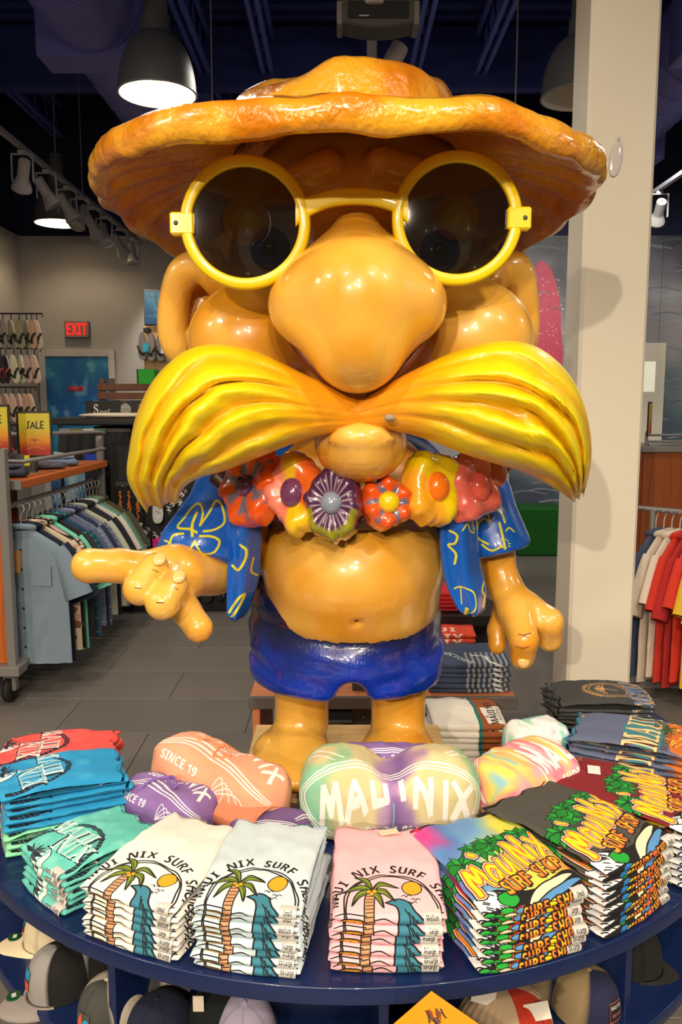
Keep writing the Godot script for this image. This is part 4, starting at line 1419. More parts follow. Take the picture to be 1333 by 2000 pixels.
	for k in 40:
		var q := Vector2(rng.randf(), 0.9 + rng.randf() * 0.1)
		var cc: Color = [org, yel, C8(240, 240, 240), green, C8(86, 146, 206), C8(228, 66, 36), org][rng.randi() % 7]
		pic.shape(PackedVector2Array([q + Vector2(-0.04, -0.008), q + Vector2(0.0, -0.02), q + Vector2(0.05, -0.004), q + Vector2(0.02, 0.018), q + Vector2(-0.03, 0.012)]), cc, ink, 0.004)
	return pic.done()
func line_print(base: Color, tie: Color) -> ImageTexture:       # dark line drawing: MAUI NIX over a board and palm
	var pic := Pic.new(448, 640, base)
	for k in 60:
		pic.im.fill_rect(Rect2i(rng.randi() % pic.w, int(pic.h * (0.1 + rng.randf() * 0.9)), 130, 120), base.lerp(tie, rng.randf()))
	pic.soft(16)
	var ink := base.darkened(0.72).lerp(C8(18, 24, 50), 0.6)
	var pale := C8(226, 236, 228)
	# heavy arch
	var arch := []
	for k in 33:
		var a := lerpf(-1.75, 1.75, k / 32.0)
		arch.append(Vector2(0.5 + sin(a) * 0.46, 0.68 - cos(a) * 0.36 + 0.006 * sin(k * 2.6)))
	pic.line(arch, 0.035, ink)
	for k in range(1, 32):
		pic.line([arch[k] + Vector2(-0.02, 0.01), arch[k] + Vector2(0.02, -0.008)], 0.004, base)
	arctext(pic, "The Original", Vector2(0.52, 0.74), 0.35, 0.15, 0.75, 0.04, ink.lerp(base, 0.4), "Droid Serif")
	# letters
	for wd in [["MAUI", 0.34, 0.45, 0.21], ["NIX", 0.64, 0.57, 0.24]]:
		text(pic, wd[0], Vector2(wd[1] + 0.008, wd[2] + 0.006), wd[3], ink, -0.05, "Droid Serif Bold", 1.0)
		text(pic, wd[0], Vector2(wd[1], wd[2]), wd[3] * 0.97, pale, -0.05, "Droid Serif Bold", 0.9)
		text(pic, wd[0], Vector2(wd[1] + 0.002, wd[2] + 0.002), wd[3] * 0.9, base.lerp(pale, 0.4), -0.05, "Droid Serif Bold", 0.8)
	# board and palm
	pic.shape(PackedVector2Array(spline([Vector2(0.42, 0.66), Vector2(0.55, 0.72), Vector2(0.6, 0.85), Vector2(0.56, 0.99), Vector2(0.44, 0.99), Vector2(0.38, 0.82), Vector2(0.42, 0.66)], 30)), pale, ink, 0.007)
	pic.line(spline([Vector2(0.45, 0.69), Vector2(0.5, 0.84), Vector2(0.5, 0.99)], 10), 0.018, base)
	for k in 9:
		var a := -2.9 + k * 0.42
		var c := Vector2(0.3, 0.76)
		var e := Vector2(cos(a) * 0.2, sin(a) * 0.12 + 0.03)
		pic.shape(PackedVector2Array([c, c + e * 0.5 + Vector2(0.015, 0.02), c + e, c + e * 0.5 - Vector2(0.02, 0.012)]), ink.lerp(pale, 0.15 * (k % 3)), ink, 0.004)
	for k in 4:
		pic.line([Vector2(0.13, 0.84 + k * 0.035), Vector2(0.3, 0.86 + k * 0.03)], 0.008, ink if k % 2 else pale)
	pic.oval(Vector2(0.24, 0.92), Vector2(0.1, 0.05), ink.lerp(base, 0.3))
	pic.oval(Vector2(0.24, 0.92), Vector2(0.07, 0.032), pale)
	# sparkly dashes
	for k in 6:
		var q := Vector2(0.68 + k * 0.045, 0.8)
		pic.shape(PackedVector2Array([q, q + Vector2(0.03, -0.004), q + Vector2(0.026, 0.05), q + Vector2(-0.004, 0.054)]), C8(206, 196, 190), ink, 0.005)
	pic.line([Vector2(0.04, 0.985), Vector2(0.96, 0.985)], 0.012, ink)
	return pic.done()
func scenic_print(base: Color, dark: bool) -> ImageTexture:      # MAUI in sunset letters over a painted shore
	var pic := Pic.new(448, 640, base)
	var tan := C8(236, 206, 150)
	var ink := C8(92, 44, 24)
	if dark:
		var gold := C8(206, 156, 92)
		for r in [0.3, 0.275, 0.23]:
			var ps := []
			for k in 36:
				ps.append(Vector2(0.5 + cos(k * TAU / 36) * r, 0.44 + sin(k * TAU / 36) * r * 0.7))
			pic.line(ps, 0.008, gold, true)
		for k in 9:
			var a := -2.9 + k * 0.36
			pic.line(spline([Vector2(0.5, 0.41), Vector2(0.5 + cos(a) * 0.11, 0.41 + sin(a) * 0.08), Vector2(0.5 + cos(a) * 0.19, 0.43 + sin(a) * 0.07)], 8), 0.01, gold)
		pic.line([Vector2(0.5, 0.41), Vector2(0.52, 0.52)], 0.012, gold)
		for k in 60:
			var q := Vector2(rng.randf(), 0.6 + rng.randf() * 0.4)
			pic.line(spline([q, q + Vector2(0.03, -0.04), q + Vector2(0.05, 0.02)], 6), 0.01, [gold, C8(70, 112, 160), C8(40, 66, 96)][k % 3])
		arctext(pic, "MAUI NIX", Vector2(0.5, 0.46), 0.215, -1.1, 1.1, 0.06, gold, "Droid Serif Bold")
		text(pic, "MAUI", Vector2(0.5, 0.68), 0.24, gold, 0.0, "Droid Serif Bold", 1.2)
		text(pic, "MAUI", Vector2(0.503, 0.682), 0.225, C8(70, 112, 160), 0.0, "Droid Serif Bold", 1.12)
		text(pic, "SURF SHOP", Vector2(0.5, 0.8), 0.09, C8(226, 190, 140), 0.0, "Droid Serif Bold", 1.2)
	else:
		pic.oval(Vector2(0.5, 0.47), Vector2(0.52, 0.16), C8(60, 128, 140))
		pic.poly(PackedVector2Array(spline([Vector2(0.04, 0.66), Vector2(0.4, 0.6), Vector2(0.96, 0.62), Vector2(0.98, 0.9), Vector2(0.04, 0.92), Vector2(0.04, 0.66)], 30)), C8(206, 110, 40))
		for k in 40:
			var q := Vector2(0.06 + rng.randf() * 0.86, 0.64 + rng.randf() * 0.2)
			pic.line([q, q + Vector2(0.12, rng.randf() * 0.04)], 0.012, [C8(240, 150, 44), C8(178, 78, 40), C8(244, 190, 80)][k % 3])
		pic.poly(PackedVector2Array(spline([Vector2(0.02, 0.84), Vector2(0.3, 0.8), Vector2(0.6, 0.86), Vector2(0.98, 0.82), Vector2(1.0, 1.0), Vector2(0.0, 1.0)], 24)), C8(40, 160, 190))
		pic.line(spline([Vector2(0.02, 0.84), Vector2(0.3, 0.8), Vector2(0.6, 0.86), Vector2(0.98, 0.82)], 20), 0.03, C8(230, 240, 240))
		for k in 8:
			var a := k * 0.8
			pic.line([Vector2(0.7, 0.6), Vector2(0.7 + cos(a) * 0.14, 0.6 + sin(a) * 0.08)], 0.018, C8(52, 90, 44))
		text(pic, "MAUI", Vector2(0.5, 0.45), 0.34, ink, 0.0, "Droid Serif Bold", 0.84)
		text(pic, "MAUI", Vector2(0.5, 0.45), 0.33, tan, 0.0, "Droid Serif Bold", 0.78)
		text(pic, "SURF SHOP", Vector2(0.42, 0.61), 0.075, C8(60, 40, 30), 0.0, "Droid Serif Bold", 1.3)
		text(pic, "NIX", Vector2(0.8, 0.55), 0.1, C8(90, 60, 30), 0.0, "Droid Serif Bold", 1.0)
		for k in 4:
			pic.oval(Vector2(0.25 + k * 0.06, 0.93), Vector2(0.03, 0.018), [C8(244, 200, 40), C8(220, 70, 40)][k % 2])
	return pic.done()

func build_stacks() -> void:
	var T := 0.5
	var sizes := ["XX-Large", "XX-Large", "X-Large", "X-Large", "Large", "Medium", "Small", "Small", "Small"]
	var run := func(t: Texture2D, n: int, big: int) -> Array:
		var m := tmat(t, 0.92)
		var out := []
		for k in n:
			out.append([m, sizes[clampi(k + big, 0, 8)] if big >= 0 else ""])
		return out
	shirt_stack(Vector3(-0.415, T, -1.452), -0.40, 0.222, 0.30, 0.0165, run.call(palm_print(C8(240, 236, 228)), 7, 1), "white T-shirt with palm and sun print, white stack", "white palm print T-shirts", 0.3)
	shirt_stack(Vector3(-0.178, T, -1.393), -0.14, 0.205, 0.30, 0.0172, run.call(palm_print(C8(204, 222, 232)), 8, 0), "pale blue T-shirt with palm and sun print, blue stack", "pale blue palm print T-shirts", 1.3)
	var pk := shirt_stack(Vector3(0.086, T, -1.386), 0.0, 0.212, 0.30, 0.0205, run.call(palm_print(C8(246, 188, 198)), 6, 0), "pink T-shirt with palm and sun print, pink stack", "pink palm print T-shirts", 2.3)
	obj("neck_label", boxm(Vector3(0.01, 0.021, -0.27), Vector3(0.042, 0.0015, 0.02), 0.0, Basis(Vector3.UP, 0.3)), mat(C8(214, 206, 176), 0.7), pk)
	shirt_stack(Vector3(0.372, T, -1.415), 0.36, 0.232, 0.31, 0.0195, run.call(graffiti_print(C8(120, 150, 200), true), 7, 0), "tie-dye T-shirt with yellow bubble lettering, tie-dye stack", "tie-dye bubble letter T-shirts", 3.3)
	shirt_stack(Vector3(0.617, T, -1.55), 0.68, 0.232, 0.32, 0.017, run.call(graffiti_print(C8(74, 72, 68)), 9, 0), "charcoal T-shirt with yellow bubble lettering, charcoal stack", "charcoal bubble letter T-shirts", 4.3)
	var mr := shirt_stack(Vector3(0.83, T, -1.735), 0.89, 0.232, 0.33, 0.018, run.call(graffiti_print(C8(128, 24, 34)), 8, 0), "maroon T-shirt with yellow bubble lettering, maroon stack", "maroon bubble letter T-shirts", 5.3)
	obj("neck_label", boxm(Vector3(0.03, 0.02, -0.27), Vector3(0.045, 0.0015, 0.03), 0.0, Basis(Vector3.UP, 0.4)), mat(C8(232, 230, 226), 0.7), mr)
	shirt_stack(Vector3(-0.64, T, -1.615), -0.72, 0.185, 0.235, 0.0165, run.call(line_print(C8(92, 190, 180), C8(120, 206, 196)), 6, 3), "teal T-shirt with dark line drawing, teal stack", "teal line drawing T-shirts", 6.3)
	var mint := line_print(C8(124, 214, 164), C8(140, 222, 176))
	var blu := line_print(C8(28, 140, 194), C8(50, 156, 204))
	var mb := Vector3(-0.785, T, -1.775)
	var yawm := -1.16
	var fc := mb - Basis(Vector3.UP, yawm).x * 0.1
	shirt_stack(fc, yawm, 0.2, 0.25, 0.0195, run.call(mint, 3, -1), "mint green T-shirt under the bright blue shirts", "mint green line drawing T-shirts", 7.3)
	shirt_stack(fc + Vector3.UP * 0.058, yawm, 0.2, 0.27, 0.0195, run.call(blu, 5, -1), "bright blue T-shirt stacked on mint green shirts", "bright blue line drawing T-shirts", 8.3)
	var rb := Vector3(-0.92, T, -2.05)
	shirt_stack(rb - Basis(Vector3.UP, -1.38).x * 0.1, -1.38, 0.2, 0.29, 0.018, run.call(line_print(C8(222, 76, 72), C8(230, 92, 86)), 6, -1), "coral red T-shirt with line drawing, red stack", "coral red line drawing T-shirts", 9.3)
	var yw := 1.117
	var fr := Vector3(0.645, T, -2.16) + Basis(Vector3.UP, yw).z * 0.3 + Basis(Vector3.UP, yw).x * 0.11
	shirt_stack(fr, yw, 0.22, 0.3, 0.0175, run.call(scenic_print(C8(94, 104, 136), false), 8, -1), "slate blue T-shirt with tan lettering, slate stack", "slate blue sunset T-shirts", 10.3)
	fr = Vector3(0.715, T, -2.53) + Basis(Vector3.UP, 1.5).z * 0.3 + Basis(Vector3.UP, 1.5).x * 0.11
	shirt_stack(fr, 1.5, 0.22, 0.3, 0.0165, run.call(scenic_print(C8(62, 62, 62), true), 6, -1), "dark grey T-shirt with gold emblem by the column", "dark grey gold emblem T-shirts", 11.3)

# ---------- rolled hoodies ----------
func deco(pic: Pic, s: String, at: Vector2, sx: Vector2, sy: Vector2, wd: float, col: Color, gap := 1.25) -> void:    # angular display capitals drawn with straight strokes
	var x := 0.0
	for ch in s:
		var ls := []
		match ch:
			"M": ls = [[Vector2(0, 1), Vector2(0.2, 0), Vector2(0.5, 0.75), Vector2(0.8, 0), Vector2(1, 1)]]
			"A": ls = [[Vector2(0.05, 1), Vector2(0.5, 0.05), Vector2(0.95, 1)], [Vector2(0.3, 0.72), Vector2(0.6, 0.72)]]
			"U": ls = [[Vector2(0.15, 0), Vector2(0.15, 0.9), Vector2(0.8, 0.9), Vector2(0.8, 0)]]
			"I": ls = [[Vector2(0.35, 0), Vector2(0.35, 1)]]
			"N": ls = [[Vector2(0.1, 1), Vector2(0.1, 0.0), Vector2(0.85, 1), Vector2(0.85, 0)]]
			"X": ls = [[Vector2(0, 0), Vector2(0.9, 1)], [Vector2(0.9, 0), Vector2(0, 1)]]
		strokes(pic, ls, at + sx * x, sx, sy, wd, col)
		x += 0.75 if ch == "I" else gap
func hoodie_pic(cols: Array, seed_at: float, blotch: bool, mode := 0) -> ImageTexture:
	var pic := Pic.new(640, 640, cols[0])
	if blotch:
		for y in 24:
			for x in 24:
				var k: float = ((0.5 + 0.9 * nz.get_noise_3d(x * 0.11, y * 0.11, seed_at)) if absf(seed_at - 3.0) > 0.1 else (0.95 - absf(x / 23.0 - 0.5) * 1.7 + 0.6 * nz.get_noise_3d(x * 0.12, y * 0.12, 2.0))) * (cols.size() - 1)
				k = clampf(k, 0.0, cols.size() - 1.001)
				pic.im.fill_rect(Rect2i(int(x * pic.w / 24.0), int(y * pic.h / 24.0), pic.w / 24 + 1, pic.h / 24 + 1), cols[int(k)].lerp(cols[int(k) + 1], smoothstep(0.2, 0.8, fposmod(k, 1.0))))
		pic.soft(24)
	var wh := C8(240, 238, 232)
	if mode == 0:       # the whole mark: a big oval of three lines with the name across it
		for r in [0.0, 0.018, 0.036]:
			var ps := []
			for k in 48:
				var a := k * TAU / 48
				ps.append(Vector2(0.5 + cos(a) * (0.50 - r), 0.69 + sin(a) * (0.17 - r)))
			pic.line(ps, 0.008, wh, true)
		for q in [[0.03, 0.44, 0.2, 0.53], [0.05, 0.42, 0.25, 0.51], [0.8, 0.5, 0.98, 0.43], [0.82, 0.515, 0.98, 0.45]]:
			pic.line([Vector2(q[0], q[1]), Vector2(q[2], q[3])], 0.008, wh)
		deco(pic, "MAUI", Vector2(0.12, 0.66), Vector2(0.105, -0.018), Vector2(0.012, 0.1), 0.028, wh)
		deco(pic, "NIX", Vector2(0.62, 0.605), Vector2(0.105, 0.018), Vector2(-0.004, 0.1), 0.028, wh)
		text(pic, "SURF SHOP", Vector2(0.55, 0.78), 0.06, wh, 0.0, "Droid Sans Bold", 1.2)
	elif mode == 2:
		for k in 3:
			pic.line(spline([Vector2(0.02, 0.36 + k * 0.022), Vector2(0.3, 0.33 + k * 0.022), Vector2(0.42, 0.5 + k * 0.02), Vector2(0.36, 0.8)], 18), 0.009, wh)
		deco(pic, "MAU", Vector2(0.46, 0.46), Vector2(0.13, 0.0), Vector2(0.0, 0.12), 0.03, wh)
		text(pic, "SURF", Vector2(0.72, 0.66), 0.085, wh, 0.0, "Droid Sans Bold", 1.2)
	else:
		for k in 3:
			pic.line(spline([Vector2(0.05, 0.52 + k * 0.02), Vector2(0.35, 0.46 + k * 0.02), Vector2(0.65, 0.5 + k * 0.02), Vector2(0.98, 0.6 + k * 0.02)], 16), 0.008, wh)
		text(pic, "SURF SHOP", Vector2(0.42, 0.42), 0.075, wh, 0.08, "Droid Sans Bold", 1.1)
		text(pic, "SINCE 19", Vector2(0.32, 0.62), 0.075, wh, 0.05, "Droid Sans Bold", 1.0)
		deco(pic, "NIX", Vector2(0.68, 0.36), Vector2(0.09, 0.02), Vector2(-0.02, 0.07), 0.02, wh)
		for k in 4:
			pic.line(spline([Vector2(0.62, 0.7), Vector2(0.66 + k * 0.05, 0.6 + k * 0.02), Vector2(0.72 + k * 0.05, 0.68 + k * 0.02), Vector2(0.64, 0.74)], 12), 0.006, wh)
	return pic.done()
func bundle(o: Node3D, called: String, l: float, ry: float, rz: float, m: Material, sd: float, dent := 0.0, turns := 0.0) -> MeshInstance3D:     # a cushion-like roll lying along x on y = 0
	var g := M.new()
	var fn := func(u: float, w: float) -> Vector3:
		var a := u * TAU
		var X := sin((w - 0.5) * PI)
		var f := pow(maxf(1.0 - pow(absf(X), 7.0), 0.0), 0.5)
		var ca := cos(a)
		var sa := sin(a)
		var y := signf(ca) * pow(absf(ca), 0.7) * ry * f
		var z := signf(sa) * pow(absf(sa), 0.7) * rz * f
		if ca > 0.0:
			y -= dent * exp(-X * X * 18.0) * ca * ry
		var n := nz.get_noise_3d(X * 1.3 + sd, ca * 1.1, sa * 1.1 + sd)
		var n2 := nz.get_noise_3d(X * 3.2 + sd, ca * 2.4 + sd, sa * 2.4)
		y *= 1.0 + 0.10 * n + 0.05 * n2
		z *= 1.0 + 0.10 * n + 0.05 * n2
		y = maxf(y, -ry * 0.82)
		return Vector3(X * l * 0.5 + turns * z * 0.2, y + ry * 0.82, z)
	g.sheet(fn, 44, 34, true, false, true)
	for q in g.v.size():          # picture: x along the roll, v from behind over the top to the front
		g.t[q] = Vector2((sin((g.t[q].y - 0.5) * PI) + 1.0) * 0.5, fposmod(g.t[q].x + 0.47, 1.0))
	# front of the roll (z > 0) must carry the lower half of the picture
	return obj(called, g.mesh(), m, o)
func build_hoodies() -> void:
	var lav := [C8(134, 104, 170)]
	var cord := mat(C8(120, 150, 176), 0.8)
	# tie-dye, the big one
	var o := thing("hoodie", "large rolled tie-dye hoodie in cream, lilac and green with white lettering", "hoodie", Vector3(0.12, 0.5, -1.935), "rolled hoodies on the table")
	o.rotation.y = 0.0
	bundle(o, "rolled_body", 0.45, 0.112, 0.10, tmat(hoodie_pic([C8(136, 196, 166), C8(150, 190, 150), C8(206, 196, 148), C8(216, 200, 158), C8(168, 136, 180), C8(132, 100, 164)], 3.0, true), 0.95), 2.0, 0.42)
	var dc := M.new()
	dc.tube(spline([Vector3(-0.005, 0.13, 0.05), Vector3(0.003, 0.125, 0.085), Vector3(0.006, 0.09, 0.104), Vector3(0.004, 0.05, 0.104)], 14), 0.0032, 8)
	obj("drawstring", dc.mesh(), cord, o)
	o = thing("hoodie", "lavender rolled hoodie lying behind the large tie-dye one, white letters showing", "hoodie", Vector3(0.12, 0.5, -2.065), "rolled hoodies on the table")
	bundle(o, "rolled_body", 0.30, 0.088, 0.05, tmat(hoodie_pic(lav, 1.0, false), 0.95), 5.0)
	# peach
	var peach := tmat(hoodie_pic([C8(232, 160, 128)], 1.0, false, 1), 0.95)
	o = thing("hoodie", "peach orange rolled hoodie with white printing and orange drawstring", "hoodie", Vector3(-0.32, 0.508, -2.02), "rolled hoodies on the table")
	o.rotation = Vector3(0, -0.62, -0.08)
	bundle(o, "rolled_body", 0.42, 0.086, 0.088, peach, 7.0, 0.12)
	var sleeve := M.new()
	var sp := []
	for k in 40:
		var a := k * 0.42
		var r := 0.018 + 0.0013 * k
		sp.append(Vector3(0.15, 0.055 + sin(a) * r * 0.7, 0.06 + cos(a) * r))
	sleeve.sheet(func(u, w):
		var q: Vector3 = pick(sp, u)
		return q + Vector3((w - 0.5) * 0.12, 0, 0), 80, 2, false, false, false)
	obj("rolled_sleeve", sleeve.mesh(), mat(C8(206, 124, 92), 0.95), o)
	var bow := M.new()
	for q in [[0.0, 0.05, 0.015], [0.0, -0.05, 0.01]]:
		bow.tube(spline([Vector3(-0.03, 0.142, -0.03), Vector3(-0.03 + q[1] * 0.6, 0.165, -0.02), Vector3(-0.03 + q[1] * 1.2, 0.152, 0.0), Vector3(-0.03 + q[1] * 0.5, 0.146, 0.02), Vector3(-0.03, 0.144, -0.025)], 24), 0.004, 7)
	obj("drawstring", bow.mesh(), mat(C8(240, 140, 96), 0.8), o)
	# lavender ones on the other side
	var lm := tmat(hoodie_pic([C8(132, 102, 164)], 1.0, false, 1), 0.95)
	o = thing("hoodie", "lavender purple rolled hoodie with white printing, between blue shirts and peach hoodie", "hoodie", Vector3(-0.435, 0.5, -1.92), "rolled hoodies on the table")
	o.rotation = Vector3(0, -0.5, 0)
	bundle(o, "rolled_body", 0.27, 0.066, 0.075, lm, 9.0, 0.1)
	var dl := M.new()
	dl.tube(spline([Vector3(0.0, 0.128, -0.02), Vector3(-0.03, 0.128, 0.01), Vector3(-0.045, 0.108, 0.05), Vector3(-0.04, 0.07, 0.076)], 16), 0.004, 7)
	dl.tube(spline([Vector3(0.0, 0.13, -0.02), Vector3(0.03, 0.14, 0.0), Vector3(0.05, 0.13, 0.02), Vector3(0.01, 0.132, 0.0)], 16), 0.004, 7)
	obj("drawstring", dl.mesh(), mat(C8(126, 92, 170), 0.8), o)
	o = thing("hoodie", "dark lavender rolled hoodie wedged under the peach one, beside the tie-dye hoodie", "hoodie", Vector3(-0.17, 0.5, -1.85), "rolled hoodies on the table")
	bundle(o, "rolled_body", 0.2, 0.042, 0.06, tmat(hoodie_pic([C8(112, 84, 136)], 1.0, false), 0.95), 11.0)
	# rainbow
	var rain := [C8(120, 170, 214), C8(70, 120, 190), C8(236, 226, 220), C8(232, 130, 150), C8(238, 160, 170), C8(240, 180, 130), C8(236, 214, 110), C8(150, 200, 216)]
	o = thing("hoodie", "rainbow pastel tie-dye rolled hoodie with white lettering, beside slate blue shirts", "hoodie", Vector3(0.475, 0.5, -1.98), "rolled hoodies on the table")
	o.rotation = Vector3(0.0, 0.62, 0.1)
	bundle(o, "rolled_body", 0.26, 0.1, 0.115, tmat(hoodie_pic(rain, 8.0, true, 2), 0.95), 3.0, 0.05)
	o = thing("hoodie", "pale rainbow hoodie roll lying behind the rainbow tie-dye one", "hoodie", Vector3(0.57, 0.5, -2.28), "rolled hoodies on the table")
	o.rotation.y = 0.3
	bundle(o, "rolled_body", 0.19, 0.075, 0.07, tmat(hoodie_pic([C8(214, 226, 240), C8(150, 200, 220), C8(160, 220, 190), C8(240, 236, 240), C8(240, 200, 210)], 5.0, true), 0.95), 15.0)

# ---------- lamps ----------
func pendant(rim: Vector3, r: float, hgt: float, label: String, e: float, on := true) -> void:
	var o := thing("pendant_lamp", label, "pendant lamp", rim, "pendant lamps over the shop floor")
	var dark := mat(C8(92, 94, 98), 0.5)
	var m := M.new()
	var prof := []
	for k in 15:
		var a := k / 14.0 * PI / 2
		prof.append(Vector2(lerpf(r, r * 0.26, 0.0) * cos(a * 0.86) , hgt * sin(a) ))
	prof[14] = Vector2(r * 0.25, hgt)
	m.lathe(Vector3.ZERO, prof, 40)
	obj("shade", m.mesh(), dark, o)
	m = M.new()
	m.lathe(Vector3.ZERO, prof.map(func(q): return Vector2(q.x - 0.006, q.y - 0.004)), 40)
	obj("reflector", m.mesh(), mat(C8(236, 232, 222), 0.5), o)
	m = M.new()
	var rimp := []
	for k in 41:
		rimp.append(Vector3(sin(k * TAU / 40) * r, 0, cos(k * TAU / 40) * r))
	m.tube(rimp, 0.006, 8, true)
	obj("rim", m.mesh(), mat(C8(128, 128, 128), 0.4), o)
	m = M.new()
	m.lathe(Vector3(0, hgt, 0), [Vector2(r * 0.37, -0.012), Vector2(r * 0.37, 0.0), Vector2(r * 0.37, 0.0), Vector2(r * 0.35, 0.09), Vector2(r * 0.31, 0.095), Vector2(r * 0.31, 0.095), Vector2(r * 0.27, 0.3), Vector2(r * 0.1, 0.31), Vector2(0.0, 0.31)], 24)
	obj("neck", m.mesh(), dark, o)
	m = M.new()
	for k in 10:
		var a := k * TAU / 10
		m.ball(Vector3(sin(a) * r * 0.275, hgt + 0.26, cos(a) * r * 0.275), Vector3.ONE * 0.007, 6, 4)
	var vents := obj("vent_hole", m.mesh(), mat(C8(14, 14, 16), 0.9), o)
	vents.set_meta("kind", "stuff")
	m = M.new()
	m.tube([Vector3(0, hgt + 0.3, 0), Vector3(0, (DECK - rim.y - hgt) * 0.6 + hgt, 0), Vector3(0, DECK - rim.y - 0.04, 0)], 0.006, 6)
	obj("cord", m.mesh(), mat(C8(150, 150, 150), 0.6), o)
	m = M.new()
	m.ball(Vector3(0, hgt * 0.42, 0), Vector3(0.055, 0.075, 0.055), 16, 10)
	obj("bulb", m.mesh(), glow(C8(255, 232, 196), 1.6) if on else mat(C8(200, 200, 196), 0.3), o)
	if on:
		omni("pendant_light", rim + Vector3(0, hgt * 0.42, 0), C8(255, 228, 188), e, 0.05)
func spot_head(at: Vector3, aim: Vector3, label: String, lit: bool) -> void:
	var o := thing("track_spotlight", label, "spotlight", at, "spotlights on the ceiling tracks")
	var grey := mat(C8(150, 148, 150), 0.45)
	var m := M.new()
	m.box(Vector3(0, -0.012, 0), Vector3(0.05, 0.024, 0.03), 0.003)
	for s in [-1, 1]:
		m.box(Vector3(s * 0.07, -0.11, 0), Vector3(0.008, 0.18, 0.022), 0.002)
	m.box(Vector3(0, -0.025, 0), Vector3(0.148, 0.008, 0.022), 0.002)
	obj("yoke", m.mesh(), grey, o)
	var bas := Basis.looking_at(aim.normalized(), Vector3.UP if absf(aim.normalized().y) < 0.95 else Vector3.RIGHT) * Basis(Vector3.RIGHT, -PI / 2)
	m = M.new()
	m.lathe(Vector3(0, -0.17, 0), [Vector2(0.0, -0.12), Vector2(0.035, -0.12), Vector2(0.038, -0.11), Vector2(0.038, 0.0), Vector2(0.045, 0.02), Vector2(0.066, 0.075), Vector2(0.068, 0.09), Vector2(0.062, 0.09), Vector2(0.055, 0.07), Vector2(0.0, 0.062)], 20, bas)
	obj("lamp_head", m.mesh(), grey, o)
	m = M.new()
	m.lathe(Vector3(0, -0.17, 0), [Vector2(0.0, 0.08), Vector2(0.03, 0.078), Vector2(0.056, 0.07)], 18, bas)
	obj("lamp_lens", m.mesh(), glow(C8(240, 244, 255), 2.2) if lit else mat(C8(180, 178, 176), 0.25), o)
	if lit:
		spot("track_light", at + Vector3(0, -0.17, 0) + aim.normalized() * 0.1, at + aim * 3.0, C8(255, 240, 220), 1.2, 40.0, 0.05)
